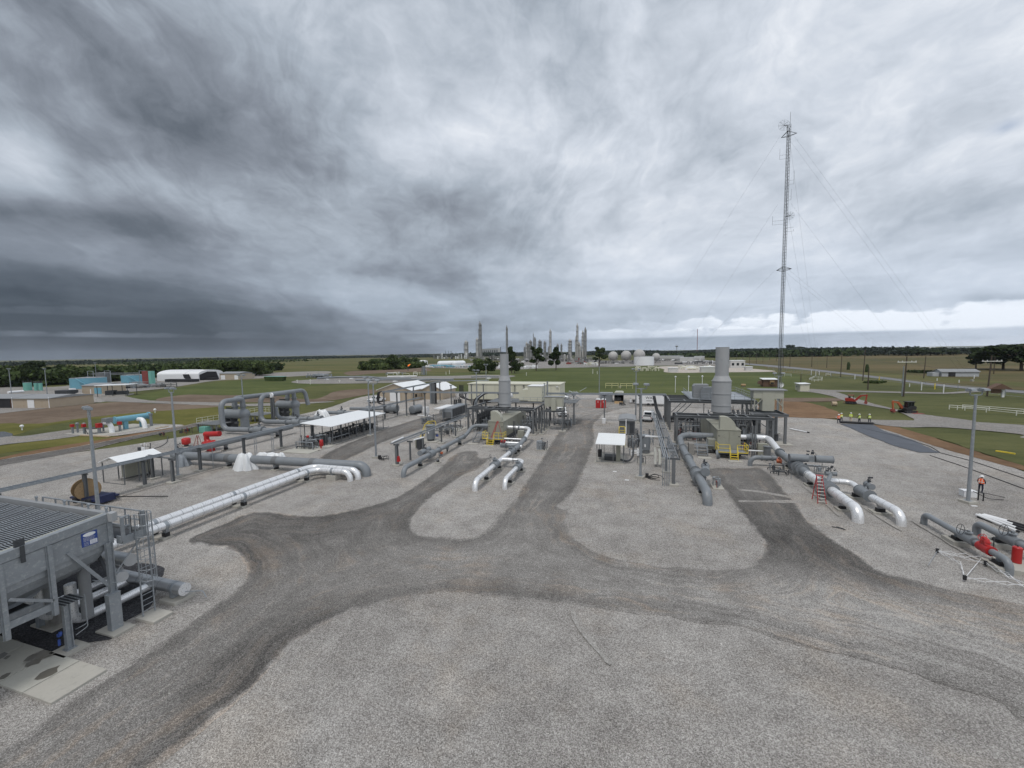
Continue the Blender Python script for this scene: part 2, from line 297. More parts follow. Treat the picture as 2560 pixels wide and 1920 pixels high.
# ------------------------------------------------------------------ mesh helpers
class MB:
    def __init__(s): s.v=[]; s.f=[]; s.sm=[]
    def add(s,vs,fs,sm=False):
        n=len(s.v); s.v+= [tuple(v) for v in vs]; s.f+=[tuple(i+n for i in f) for f in fs]; s.sm+=[sm]*len(fs); return s
    def box(s,c,d,rz=0.0):
        hx,hy,hz=d[0]/2,d[1]/2,d[2]/2; co,si=math.cos(rz),math.sin(rz)
        vs=[]
        for z in (-hz,hz):
            for x,y in ((-hx,-hy),(hx,-hy),(hx,hy),(-hx,hy)): vs.append((c[0]+x*co-y*si,c[1]+x*si+y*co,c[2]+z))
        return s.add(vs,[(3,2,1,0),(4,5,6,7),(0,1,5,4),(1,2,6,5),(2,3,7,6),(3,0,4,7)])
    def b2(s,x0,x1,y0,y1,z0,z1): return s.box(((x0+x1)/2,(y0+y1)/2,(z0+z1)/2),(abs(x1-x0),abs(y1-y0),abs(z1-z0)))
    def bar(s,p,q,w,h=None,up=None):
        p=Vector(p);q=Vector(q);h=h or w; d=(q-p).normalized(); up=Vector(up) if up else (Vector((0,0,1)) if abs(d.z)<.95 else Vector((0,1,0)))
        a=d.cross(up).normalized()*w/2; b=a.normalized().cross(d)*h/2
        vs=[p-a-b,p+a-b,p+a+b,p-a+b,q-a-b,q+a-b,q+a+b,q-a+b]
        return s.add(vs,[(0,1,2,3),(7,6,5,4),(1,0,4,5),(2,1,5,6),(3,2,6,7),(0,3,7,4)])
    def ibeam(s,p,q,w,h=None,t=None,up=None):
        p=Vector(p);q=Vector(q);h=h or w; t=t or w*.1; d=(q-p).normalized(); up=Vector(up) if up else (Vector((0,0,1)) if abs(d.z)<.95 else Vector((0,1,0)))
        b=d.cross(up).normalized().cross(d)*(h/2-t/2)
        s.bar(p+b,q+b,w,t,up); s.bar(p-b,q-b,w,t,up); return s.bar(p,q,t,h-2*t-.002,up)
    def ring(s,c,a,b,r,n): return [c+a*(r*math.cos(2*math.pi*i/n))+b*(r*math.sin(2*math.pi*i/n)) for i in range(n)]
    def tube(s,pts,r,n=12,caps=True,bend=0.0,radii=None):
        pts=[Vector(p) for p in pts]
        if bend>0 and len(pts)>2:
            out=[pts[0]]
            for i in range(1,len(pts)-1):
                a,b,c=pts[i-1],pts[i],pts[i+1]; d1=(a-b).normalized(); d2=(c-b).normalized()
                bd=min(bend,(a-b).length*.49,(c-b).length*.49); ang=d1.angle(d2)
                if ang>3.1: out.append(b); continue
                R=bd*math.tan(ang/2); A=b+d1*bd; bis=(d1+d2).normalized(); cen=b+bis*(bd/math.cos(ang/2))
                k=7; va=A-cen; vb=(b+d2*bd)-cen; th=va.angle(vb)
                for j in range(k+1):
                    t=j/k; w=(va*math.sin((1-t)*th)+vb*math.sin(t*th))/math.sin(th); out.append(cen+w)
            out.append(pts[-1]); pts=out
        m=len(pts); d=(pts[1]-pts[0]).normalized(); up=Vector((0,0,1)) if abs(d.z)<.9 else Vector((1,0,0))
        a=d.cross(up).normalized(); rings=[]; n0=len(s.v)
        for i,p in enumerate(pts):
            t=(pts[min(i+1,m-1)]-pts[max(i-1,0)]).normalized(); a=(a-t*a.dot(t)).normalized(); b=t.cross(a)
            rr=radii[i] if radii else r
            rings+=s.ring(p,a,b,rr,n)
        fs=[]
        for i in range(m-1):
            for j in range(n): fs.append((i*n+j,i*n+(j+1)%n,(i+1)*n+(j+1)%n,(i+1)*n+j))
        s.add(rings,fs,n>6)
        if caps:
            s.f.append(tuple(n0+j for j in range(n))[::-1]); s.sm.append(False)
            s.f.append(tuple(n0+(m-1)*n+j for j in range(n))); s.sm.append(False)
        return s
    def cyl(s,p,q,r,r2=None,n=12,caps=True): return s.tube([p,q],r,n,caps,radii=[r,r if r2 is None else r2])
    def lathe(s,c,prof,n=16,ax='z'):
        """prof: (radius, distance along the axis)"""
        ex={'z':(Vector((1,0,0)),Vector((0,1,0)),Vector((0,0,1))),'x':(Vector((0,1,0)),Vector((0,0,1)),Vector((1,0,0))),'y':(Vector((0,0,1)),Vector((1,0,0)),Vector((0,1,0)))}[ax]
        c=Vector(c); vs=[]; 
        for r,h in prof: vs+=s.ring(c+ex[2]*h,ex[0],ex[1],max(r,1e-4),n)
        m=len(prof); fs=[(i*n+j,i*n+(j+1)%n,(i+1)*n+(j+1)%n,(i+1)*n+j) for i in range(m-1) for j in range(n)]
        return s.add(vs,fs,True)
    def drum(s,c,r,L,ax='z',n=16,dome=.3):
        """closed vessel with dished ends, centred at c"""
        k=[(0,-L/2-r*dome),(r*.5,-L/2-r*dome*.87),(r*.87,-L/2-r*dome*.5),(r,-L/2),(r,L/2),(r*.87,L/2+r*dome*.5),(r*.5,L/2+r*dome*.87),(0,L/2+r*dome)]
        return s.lathe(c,k,n,ax)
    def sphere(s,c,r,n=14,m=9,sq=(1,1,1)):
        c=Vector(c); vs=[]
        for i in range(m+1):
            th=math.pi*i/m; 
            for j in range(n): vs.append((c.x+sq[0]*r*math.sin(th)*math.cos(2*math.pi*j/n),c.y+sq[1]*r*math.sin(th)*math.sin(2*math.pi*j/n),c.z+sq[2]*r*math.cos(th)))
        return s.add(vs,[((i+1)*n+j,(i+1)*n+(j+1)%n,i*n+(j+1)%n,i*n+j) for i in range(m) for j in range(n)],True)
    def prism(s,poly,ax,a,b):
        """2-D outline swept along an axis; outline is (y,z) for x, (x,z) for y, (x,y) for z"""
        g={'x':lambda p,t:(t,p[0],p[1]),'y':lambda p,t:(p[0],t,p[1]),'z':lambda p,t:(p[0],p[1],t)}[ax]
        n=len(poly); vs=[g(p,a) for p in poly]+[g(p,b) for p in poly]
        return s.add(vs,[tuple(range(n))[::-1],tuple(range(n,2*n))]+[(i,(i+1)%n,(i+1)%n+n,i+n) for i in range(n)])
    def flange(s,p,d,r,t=.06,n=12):
        p=Vector(p); d=Vector(d).normalized(); return s.cyl(p-d*t/2,p+d*t/2,r,n=n)
    def quad(s,*p): return s.add(p,[tuple(range(len(p)))])
    def build(s,name,mat,parent=None,off=None,kind=None,label=None):
        me=bpy.data.meshes.new(name); o_=Vector(off) if off is not None else None
        vs=s.v if o_ is None else [(v[0]-o_.x,v[1]-o_.y,v[2]-o_.z) for v in s.v]
        me.from_pydata(vs,[],s.f); me.polygons.foreach_set('use_smooth',s.sm)
        bmx=bmesh.new(); bmx.from_mesh(me); bmesh.ops.recalc_face_normals(bmx,faces=bmx.faces); bmx.to_mesh(me); bmx.free()
        me.materials.append(MT[mat] if isinstance(mat,str) else mat)
        if any(s.sm): me.set_sharp_from_angle(angle=math.radians(40))
        o=bpy.data.objects.new(name,me); COL.objects.link(o)
        if parent is not None: o.parent=parent
        if kind: o['kind']=kind
        if label: o['label']=label
        return o
def tag(o,label,cat,group=None):
    o['label']=label; o['category']=cat
    if group: o['group']=group
    return o
class T:
    """a thing: an Empty at its base; parts are given in world coordinates (world=True) or in its own"""
    def __init__(s,name,label,cat,loc,rz=0.0,group=None,world=True):
        s.e=bpy.data.objects.new(name,None); COL.objects.link(s.e); s.loc=Vector(loc); s.e.location=s.loc; s.w=world
        s.e.rotation_euler=(0,0,rz); s.e.empty_display_size=.3; tag(s.e,label,cat,group)
    def part(s,name,mb,mat,label=None,kind=None,under=None):
        return mb.build(name,mat,under if under is not None else s.e,off=s.loc if s.w else None,label=label,kind=kind)
def kids(o): return [c for c in o.children]
def copytree(o,loc=None,rz=None,label=None,parent=None,scale=None):
    c=o.copy(); COL.objects.link(c); c.parent=parent
    if loc is not None: c.location=loc
    if rz is not None: c.rotation_euler=(0,0,rz)
    if scale is not None: c.scale=scale
    if label: c['label']=label
    for k in list(o.children): copytree(k,parent=c)
    return c
def single(name,mb,mat,label,cat,loc,rz=0.0,group=None,world=True):
    o=mb.build(name,mat,off=loc if world else None); o.location=loc; o.rotation_euler=(0,0,rz); return tag(o,label,cat,group)
# ------------------------------------------------------------------ ground zones
def spline(pts,k=6):
    n=len(pts); out=[]
    for i in range(n):
        p0,p1,p2,p3=[np.array(pts[(i+j-1)%n]) for j in range(4)]
        for t in np.linspace(0,1,k,endpoint=False):
            out.append(.5*((2*p1)+(-p0+p2)*t+(2*p0-5*p1+4*p2-p3)*t*t+(-p0+3*p1-3*p2+p3)*t**3))
    return np.array(out)
def sdist(poly,P):
    """signed distance, negative inside"""
    a=poly; b=np.roll(poly,-1,0); d=np.full(len(P),1e9); ins=np.zeros(len(P),bool)
    for p,q in zip(a,b):
        e=q-p; w=P-p; t=np.clip((w@e)/max(e@e,1e-9),0,1); d=np.minimum(d,np.hypot(*(w-np.outer(t,e)).T))
        c=((p[1]>P[:,1])!=(q[1]>P[:,1])); xs=(q[0]-p[0])*(P[:,1]-p[1])/((q[1]-p[1]) if q[1]!=p[1] else 1e-9)+p[0]
        ins^= c&(P[:,0]<xs)
    return np.where(ins,-d,d)
def vnoise(P,s,seed):
    r=np.random.RandomState(seed); g=r.rand(64,64); q=P*s; i=np.floor(q).astype(int); f=q-i; f=f*f*(3-2*f)
    G=lambda a,b:g[a%64,b%64]
    x,y=i[:,0],i[:,1]; return (G(x,y)*(1-f[:,0])+G(x+1,y)*f[:,0])*(1-f[:,1])+(G(x,y+1)*(1-f[:,0])+G(x+1,y+1)*f[:,0])*f[:,1]-.5
ZI=[0]
def zone(name,add,mat,z,res=.5,sub=(),jit=.3,tone=None,js=.6,smooth=True):
    ZI[0]+=1; z+=.0015*ZI[0]
    f=(lambda p:spline(p)) if smooth else (lambda p:np.array(p,float))
    add=[f([tuple(q)[:2] for q in p]) for p in add]; sub=[f([tuple(q)[:2] for q in p]) for p in sub]
    al=np.concatenate(add); lo=al.min(0)-res; hi=al.max(0)+res
    nx,ny=int((hi[0]-lo[0])/res)+2,int((hi[1]-lo[1])/res)+2
    gx,gy=np.meshgrid(np.arange(nx),np.arange(ny)); P=np.stack([lo[0]+gx.ravel()*res,lo[1]+gy.ravel()*res],1).astype(float)
    d=np.full(len(P),1e9)
    for p in add: d=np.minimum(d,sdist(p,P))
    for p in sub: d=np.maximum(d,-sdist(p,P))
    raw=-d
    d=d+jit*(vnoise(P,js,1)*1.2+vnoise(P,js*3.1,2)*.6+vnoise(P,js*8,3)*.35)
    D=d.reshape(ny,nx); verts={}; V=[]; Fc=[]; E_=[]
    rw=raw
    def vid(i):
        if i not in verts: verts[i]=len(V); V.append((P[i][0],P[i][1],z)); E_.append(rw[i])
        return verts[i]
    def eid(i,j):
        k=(min(i,j),max(i,j))
        if k not in verts:
            t=d[k[0]]/(d[k[0]]-d[k[1]]); p=P[k[0]]*(1-t)+P[k[1]]*t; verts[k]=len(V); V.append((p[0],p[1],z)); E_.append(0.0)
        return verts[k]
    ins=D<0; full=ins[:-1,:-1]&ins[1:,:-1]&ins[:-1,1:]&ins[1:,1:]; anyi=ins[:-1,:-1]|ins[1:,:-1]|ins[:-1,1:]|ins[1:,1:]
    ys,xs=np.nonzero(anyi)
    for y,x in zip(ys.tolist(),xs.tolist()):
        c=[y*nx+x,y*nx+x+1,(y+1)*nx+x+1,(y+1)*nx+x]
        if full[y,x]: Fc.append([vid(i) for i in c]); continue
        pl=[]
        for k in range(4):
            i,j=c[k],c[(k+1)%4]
            if d[i]<0: pl.append(vid(i))
            if (d[i]<0)!=(d[j]<0): pl.append(eid(i,j))
        if len(pl)>2: Fc.append(pl)
    me=bpy.data.meshes.new(name); me.from_pydata(V,[],Fc); me.materials.append(MT[mat])
    a=me.attributes.new('edge','FLOAT','POINT'); a.data.foreach_set('value',np.array(E_,dtype=np.float32))
    VV=np.array(V)[:,:2]; tn=np.zeros(len(V),dtype=np.float32)
    for (cx,cy,r,am) in (tone or []): tn+=am*np.exp(-((VV[:,0]-cx)**2+(VV[:,1]-cy)**2)/(r*r)).astype(np.float32)
    a=me.attributes.new('tone','FLOAT','POINT'); a.data.foreach_set('value',tn)
    o=bpy.data.objects.new(name,me); COL.objects.link(o); o['kind']='structure'; return o
# base terrain out to the horizon
g=MB(); R=9000
g.add([(-R,-200,0),(R,-200,0),(R,R,0),(-R,R,0)],[(0,1,2,3)]); o=g.build('ground','field'); o['kind']='structure'
def pl(v,*c): return [v(c[i],c[i+1]) for i in range(0,len(c),2)]
zone('lawn',[pl(DI,-900,1250,-900,930,-300,860,0,838,300,812,560,812,800,806,1000,803,1400,791,1800,812,1900,818,2250,862,2700,905,3300,1250,2600,1400,500,1350)],'lawn',.02,2.0,jit=.8,js=.1)
zone('lawn_strip',[pl(DI,930,812,1170,795,1420,786,1500,800,1700,806,1745,838,1760,862,1420,856,1180,853,1155,850,1010,845,960,838,1090,822)],'lawn_bright',.045,1.5,jit=.4,js=.1)
zone('grass_verge',[pl(R1,-400,870,0,690,740,640,1130,600,1930,540,1945,600,2300,560,2300,690,1500,720,1220,690,820,650,350,720,120,790,-400,860)],'olive_grass',.045,1.0,jit=.5,js=.3)
zone('grass_verge',[pl(R1,-500,1060,0,950,470,890,960,820,1020,795,700,790,470,820,0,885,-500,960)],'olive_grass',.045,1.0,jit=.5,js=.3)
zone('grass_verge',[pl(R1,1010,475,1480,390,1900,330,2212,310,2600,300,2900,330,2600,380,2300,440,1900,440,1700,440,1500,470,1250,485)],'lawn_bright',.045,1.2,jit=.5,js=.2)
zone('bare_field',[pl(R1,-500,690,0,600,960,505,1300,515,1930,535,1130,600,740,640,350,690,0,690,-500,760)],'bare_earth',.045,1.0,jit=.7,js=.3)
zone('bare_field',[pl(R1,1340,488,1600,440,1950,445,2300,440,2700,480,2900,410,3150,390,3250,420,2700,510,2300,505,1900,505)],'bare_earth',.06,1.0,jit=.5,js=.3)
zone('bare_field',[pl(R1,-500,1120,0,985,400,905,950,815,1540,705,1560,722,1200,790,720,895,0,1003,-500,1145)],'red_earth',.06,.8,jit=.4,js=.4)
zone('dry_field',[pl(DI,1650,790,1740,770,2250,760,2900,770,3300,860,2500,838,2212,826,1900,806,1760,800)],'dry_field',.05,6,jit=3,js=.03)
# yard
yard=pl(DI,-1200,1400,-400,1075,0,1002,330,955,560,914,700,884,792,856,900,850,1170,850,1440,856,1720,880,1735,900,1780,905,1840,912,1940,928,2100,982,2212,1020,2600,1160,3400,1500,3000,2600,1106,3500,-800,2600)
zone('gravel_yard',[yard],'gravel_light',.08,1.0,jit=.3,js=.4)
zone('gravel_road',[pl(R1,-700,1150,0,1008,300,955,700,885,1100,808,1540,722,1800,660,1800,690,1480,760,1100,838,700,935,300,1010,0,1062,-700,1210)],'gravel_dark',.09,.8,jit=.3,tone=[(-90,60,90,-.30)])
# drive
spur=pl(DI,400,1172,470,1138,550,1108,640,1114,720,1112,830,1085,880,1062,940,1020,985,980,1030,976,1068,985,1240,905,1262,880,1330,868,1440,880,1300,905,1285,960,1250,1050,1228,1100,1500,1020,1530,1014,1600,1010,1642,1012,1675,1035,1700,1066,1722,1090,1750,1130,1790,1160,1860,1205,1900,1235,2000,1262,2100,1285,2300,1330,2900,1500,2900,2100,2212,1560,2100,1500,1900,1440,1700,1392,1620,1362,1500,1345,1350,1325,1200,1305,1000,1285,900,1290,750,1330,640,1390,560,1480,450,1570,330,1665,0,1950,-500,2300,-700,1900,-300,1760,0,1625,100,1556,200,1486,300,1426,400,1356,470,1306,520,1268,535,1236,520,1206,480,1186)
padB=pl(DI,1068,984,1000,1030,930,1080,897,1118,893,1140,910,1157,960,1164,1010,1166,1050,1150,1078,1120,1110,1080,1150,1022,1182,972,1216,920,1250,890,1150,880)
padC=pl(DI,1440,880,1310,893,1287,960,1252,1050,1228,1112,1222,1140,1242,1166,1300,1200,1400,1222,1500,1232,1590,1230,1632,1212,1646,1190,1638,1160,1600,1110,1560,1060,1528,1012,1650,1008,1900,950)
tn=[]
for (x,y,r,a) in ((480,1160,5,-.22),(560,1150,6,-.16),(600,1400,4,-.22),(520,1500,3,-.18),(960,1050,6,-.16),(1000,1000,6,-.15),(1660,1110,6,-.2),(1620,1040,6,-.16),(1720,1190,5,-.2),(1850,1240,4,-.16),(1780,1180,4,-.15),(1450,1290,6,.03),(1000,1250,7,.04),(1200,1260,6,.0),(300,1580,4,.05),(1700,1330,7,.10),(1950,1380,7,.14),(2150,1400,7,.16),(1500,1330,5,.06),(1250,920,8,-.16),(1230,980,7,-.16),(1200,1060,6,-.12),(700,1150,7,-.14),(850,1120,6,-.12),(2000,1450,7,.14),(1100,1290,3,-.10),(1500,1335,3,-.12),(1880,1430,3,.1),(2000,1290,4,-.1)):
    p=DI(x,y); tn.append((p.x,p.y,r,a))
zone('gravel_drive',[spur],'gravel_dark',.09,.4,sub=[padB,padC],jit=.35,tone=tn)
zone('gravel_drive',[pl(DI,690,990,760,955,870,915,960,890,1000,876,1060,868,1130,866,1060,880,1010,895,930,922,840,952,770,985,730,1002)],'gravel_dark',.09,.5,jit=.35,tone=[(-40,60,30,-.22)])
zone('gravel_drive',[pl(DI,1215,862,1440,868,1700,878,1720,892,1440,880,1330,885,1230,905)],'gravel_dark',.09,.8,jit=.5,tone=[(0,110,60,.02)])
# the windrow of pale stone lying across the right lane
zone('gravel_ridge',[pl(Z3,-60,1140,200,1165,500,1210,700,1250,950,1300,1000,1335,800,1300,500,1245,200,1195,-60,1170)],'gravel_light',.10,.2,jit=.2)
zone('gravel_ridge',[pl(Z3,-60,1340,200,1340,520,1335,800,1340,1050,1350,800,1385,520,1375,200,1372,-60,1365)],'gravel_light',.10,.2,jit=.2)
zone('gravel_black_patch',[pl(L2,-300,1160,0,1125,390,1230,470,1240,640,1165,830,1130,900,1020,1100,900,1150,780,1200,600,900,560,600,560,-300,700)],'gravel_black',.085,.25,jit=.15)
# right side
zone('bare_strip',[pl(R5,900,772,1150,798,1500,905,1780,1000,2212,1130,2900,1330,2900,1400,2212,1172,1900,1090,1450,960,1100,840,930,790)],'red_earth',.095,.5,jit=.3,js=.5)
zone('grass_verge',[pl(R5,1150,800,1300,800,1640,810,1830,830,2100,860,2500,900,2900,1010,2900,1290,2212,1128,1780,995,1500,900)],'lawn',.10,.6,jit=.3,js=.4)
zone('gravel_road',[pl(R5,620,700,900,728,1300,735,1640,740,2212,775,2900,830,2900,900,2212,890,2212,858,1830,820,1500,795,1150,792,900,765,620,730)],'aggregate_road',.105,.8,jit=.3)
zone('gravel_road',[pl(R5,370,462,560,480,800,555,990,610,1270,670,1400,690,1800,745,1300,740,1260,720,1100,650,840,600,700,575,540,520,380,490,250,480)],'aggregate_road',.107,.8,jit=.3)
zone('gravel_road',[pl(R5,250,465,370,460,560,470,1160,485,1500,492,1700,480,2000,470,1700,495,1500,503,1160,496,560,484,370,478)],'aggregate_road',.109,.8,jit=.2)
zone('bare_field',[pl(R5,-60,560,180,570,370,585,600,660,640,700,560,718,180,708,-60,700)],'red_earth',.10,.8,jit=.5,js=.3)
zone('bare_field',[pl(R5,100,540,560,540,620,565,300,572,120,566)],'bare_earth',.10,.8,jit=.4,js=.3)
zone('asphalt_road',[pl(R5,-900,180,-200,235,0,250,330,280,900,345,1500,418,2212,475,2900,530,2900,560,2212,498,1500,438,900,362,330,296,0,266,-200,248,-900,190)],'asphalt',.055,2.0,jit=.2,js=.1)
zone('field_strip',[pl(R5,250,280,1400,400,1700,390,2212,440,2212,470,1500,418,900,343,330,278,0,248,-400,215,0,215)],'dry_field',.052,3.0,jit=1,js=.1)
# left roads and the far storage yard
zone('gravel_road',[pl(R1,-700,640,0,560,200,540,430,525,850,460,1010,440,1300,490,1930,508,2100,520,2600,505,2900,500,2600,520,2100,540,1300,512,960,500,850,505,430,555,0,603,-700,700)],'aggregate_road',.065,1.0,jit=.3)
zone('gravel_yard',[pl(R1,-900,600,-900,400,0,375,500,370,720,335,960,330,1400,290,1860,275,2212,255,2800,235,2800,262,2212,300,1850,320,1500,375,1100,420,1010,445,850,470,430,540,0,565)],'aggregate_road',.06,1.5,jit=.5,js=.2)
zone('gravel_road',[pl(R1,-600,960,0,805,200,800,450,765,700,735,850,745,760,785,450,830,0,880,-600,1000)],'aggregate_road',.066,.8,jit=.3)
zone('pond',[pl(R1,-300,790,0,762,60,765,110,785,60,805,-300,830)],'puddle',.07,.5,jit=.2)
zone('gravel_pad',[pl(R1,690,785,830,775,1200,700,1480,700,1560,715,1000,800,960,800)],'gravel_light',.092,.5,jit=.2)
zone('gravel_road',[pl(R3,-600,440,0,410,500,398,900,395,1200,385,1520,392,1440,415,1200,420,800,425,740,450,0,470,-600,470)],'aggregate_road',.06,1.5,jit=.4,js=.2)
zone('bare_field',[pl(R3,-100,350,400,330,560,305,700,330,640,350,200,368,-100,390)],'bare_earth',.062,2.0,jit=1,js=.1)
zone('pale_stone_pad',[pl(R4,960,235,900,215,1000,205,1440,205,1800,232,1980,255,1500,262,1000,265)],'pale_stone',.062,1.5,jit=.3)
zone('plant_yard',[pl(FP,-600,560,0,530,500,520,1000,500,1600,500,2212,490,2600,500,3000,545,2212,550,1900,560,1400,570,1000,580,700,590,0,575)],'aggregate_road',.04,4,jit=1,js=.05)
zone('geotextile_sheet',[pl(R5,625,765,905,770,1000,825,1250,905,1480,1015,1300,1015,1080,950,860,870,700,795)],'geotextile',.10,.3,jit=.25,smooth=False)

def ridge(P,w,z=.10):
    P=[V2(p) for p in P]; L=[];Rr=[]
    for i,p in enumerate(P):
        d=(P[min(i+1,len(P)-1)]-P[max(i-1,0)]); d/=np.linalg.norm(d); n=np.array([-d[1],d[0]])*w/2; L.append(tuple(p+n)); Rr.append(tuple(p-n))
    zone('gravel_ridge',[L+Rr[::-1]],'gravel_pale',z,.13,jit=w*.35,js=1.2)
def V2(p): return np.array(p[:2],float)
ridge([(-52.9,24),(-52.9,34),(-52.8,44),(-52.9,52)],.30); ridge([(17.6,50),(17.7,46),(17.5,42)],.25); ridge([(20.5,46.5),(20.6,43),(20.8,39.6)],.25); ridge([(22.9,41.6),(22.9,38),(23.0,34.5)],.28)
ridge([DI(1238,1325),DI(1250,1362),DI(1290,1410),DI(1318,1440)],.22); ridge([R4(600,640),R4(350,660)],.3)
# ------------------------------------------------------------------ kit of plant pieces
def V(*a): return Vector(a)
def pt(p,z=None): return Vector((p[0],p[1],p[2] if z is None else z))
def support(x,y,ztop,label,w=.9,d=.6,ph=.18,rz=0.0,rp=.35,mat='grey_paint',group='pipe supports on concrete footings'):
    t=T('pipe_support',label,'pipe support',(x,y,.08),rz,group,world=False)
    t.part('footing',MB().box((0,0,ph/2),(w,d,ph)),'concrete')
    h=ztop-rp-.08; mid=ph+(h-ph)*.55
    t.part('pedestal',MB().box((0,0,(ph+mid)/2),(w*.42,d*.4,mid-ph)).box((0,0,ph+.012),(w*.55,d*.55,.02)),'black_rubber')
    t.part('saddle',MB().prism([(-rp*.95,h+rp*.45),(-rp*.62,mid),(rp*.62,mid),(rp*.95,h+rp*.45),(rp*.6,h+.02),(0,h-.05),(-rp*.6,h+.02)],'y' if abs(rz)<.1 or True else 'x',-.09,.09).box((0,0,mid+.012),(rp*1.6,.30,.022)),mat)
    return t
def insul(mb,pts,r,step=.9):
    for a,b in zip(pts[:-1],pts[1:]):
        a=Vector(a);b=Vector(b);n=max(1,int((b-a).length/step)); d=(b-a).normalized()
        for i in range(1,n): 
            p=a+(b-a)*(i/n); mb.cyl(p-d*.022,p+d*.022,r*1.022,n=16,caps=False)
def pipe_run(name,label,cat,runs,base,mat,flg=(),group=None,ins=False,fmat='grey_paint',n=16):
    """runs: list of (points, radius, bend)"""
    t=T(name,label,cat,pt(base),group=group)
    for pts,r,bd in runs:
        pc=t.part('pipe',MB().tube(pts,r,n,True,bd),mat)
        if not ins and r>.25:
            m=MB()
            for a,b in zip(pts[:-1],pts[1:]):
                a=Vector(a);b=Vector(b);L=(b-a).length;d=(b-a).normalized()
                if L>2*bd+1:
                    k=max(1,int((L-2*bd)/3.2))
                    for i in range(k+1): q=a+d*(bd+(L-2*bd)*i/k); m.cyl(q-d*.012,q+d*.012,r*1.012,n=n,caps=False)
            if m.v: t.part('weld_seams',m,'grey_steel',kind='stuff')
        if ins:
            m=MB(); insul(m,pts,r); 
            if m.v: t.part('jacket_bands',m,'cladding_dull',kind='stuff')
    for p,d,r in flg:
        d=Vector(d).normalized(); p=Vector(p)
        t.part('flange',MB().flange(p-d*.06,d,r*1.38,.07).flange(p+d*.06,d,r*1.38,.07).cyl(p-d*.02,p+d*.02,r*1.22),fmat)
    return t
def valve_body(m,p,d,r,L=1.0):
    p=Vector(p);d=Vector(d).normalized()
    m.tube([p-d*L/2,p-d*L*.32,p-d*L*.2,p,p+d*L*.2,p+d*L*.32,p+d*L/2],r,14,True,radii=[r*1.4,r*1.4,r*1.28,r*1.42,r*1.28,r*1.4,r*1.4])
    return m
def actuated_valve(name,label,p,d,r,actdir,side,L=1.1,alen=2.4,ar=.3,zoff=None,group='pipeline valves with power actuators',hw=False,cat='valve'):
    p=Vector(p); d=Vector(d).normalized(); ad=Vector(actdir).normalized()
    t=T(name,label,cat,(p.x,p.y,.08),group=group)
    t.part('valve_body',valve_body(MB(),p,d,r,L),'grey_paint')
    for s in (-1,1): t.part('flange',MB().flange(p+d*s*(L/2+.04),d,r*1.5,.09),'grey_paint')
    c=p+Vector((side[0],side[1],(zoff if zoff is not None else r*1.6+ar)))
    t.part('stem_housing',MB().cyl(p+V(0,0,r),pt(c,c.z-.05),r*.4).box(pt(c,c.z),(ar*1.3,ar*1.3,ar*1.5)),'grey_paint')
    a1=MB().cyl(c-ad*alen*.5,c-ad*alen*.07,ar,n=18); a1.flange(c-ad*alen*.5,ad,ar*1.08,.05,18)
    a2=MB().cyl(c+ad*alen*.10,c+ad*alen*.5,ar*.95,n=18); a2.flange(c+ad*alen*.5,ad,ar*1.03,.05,18)
    t.part('actuator_cylinder',a1,'grey_paint'); t.part('actuator_cylinder',a2,'grey_paint')
    m=MB(); 
    for i in range(5): 
        q=c+ad*rnd.uniform(-.25,.25)+V(rnd.uniform(-.15,.15),rnd.uniform(-.1,.1),ar+.05+i*.12); m.box(q,(rnd.uniform(.1,.28),rnd.uniform(.1,.25),.13))
    m.tube([c+V(0,0,ar),c+V(.2,.1,ar+.5),c+ad*.6+V(0,0,ar*.9)],.018,5,bend=.1)
    t.part('controls',m,'dark_steel'); return t
def wheel(m,c,ax,r,t=.02):
    c=Vector(c); ax=Vector(ax).normalized(); u=ax.cross(V(0,0,1) if abs(ax.z)<.9 else V(1,0,0)).normalized(); v=ax.cross(u)
    n=16; pts=[c+u*r*math.cos(2*math.pi*i/n)+v*r*math.sin(2*math.pi*i/n) for i in range(n+1)]
    m.tube(pts,t,5,False); m.cyl(c-u*r,c+u*r,t*.8,n=5); m.cyl(c-v*r,c+v*r,t*.8,n=5); return m
def hand_valve(name,label,p,d,r,wdir=(1,0,0),L=.9,mat='grey_paint',group=None,wr=.35):
    p=Vector(p); d=Vector(d).normalized(); w=Vector(wdir).normalized()
    t=T(name,label,'valve',(p.x,p.y,.08),group=group)
    t.part('valve_body',valve_body(MB(),p,d,r,L),mat)
    t.part('bonnet',MB().cyl(p+V(0,0,r*.8),p+V(0,0,r*1.9),r*.7).flange(p+V(0,0,r*1.9),(0,0,1),r*.95,.06).cyl(p+V(0,0,r*1.9),p+V(0,0,r*2.6),r*.35),mat)
    t.part('handwheel',wheel(MB(),p+V(0,0,r*2.3)+w*(r+.25),w,wr).cyl(p+V(0,0,r*2.3),p+V(0,0,r*2.3)+w*(r+.25),.03,n=6),'dark_steel' if mat!='red_paint' else 'red_paint')
    return t
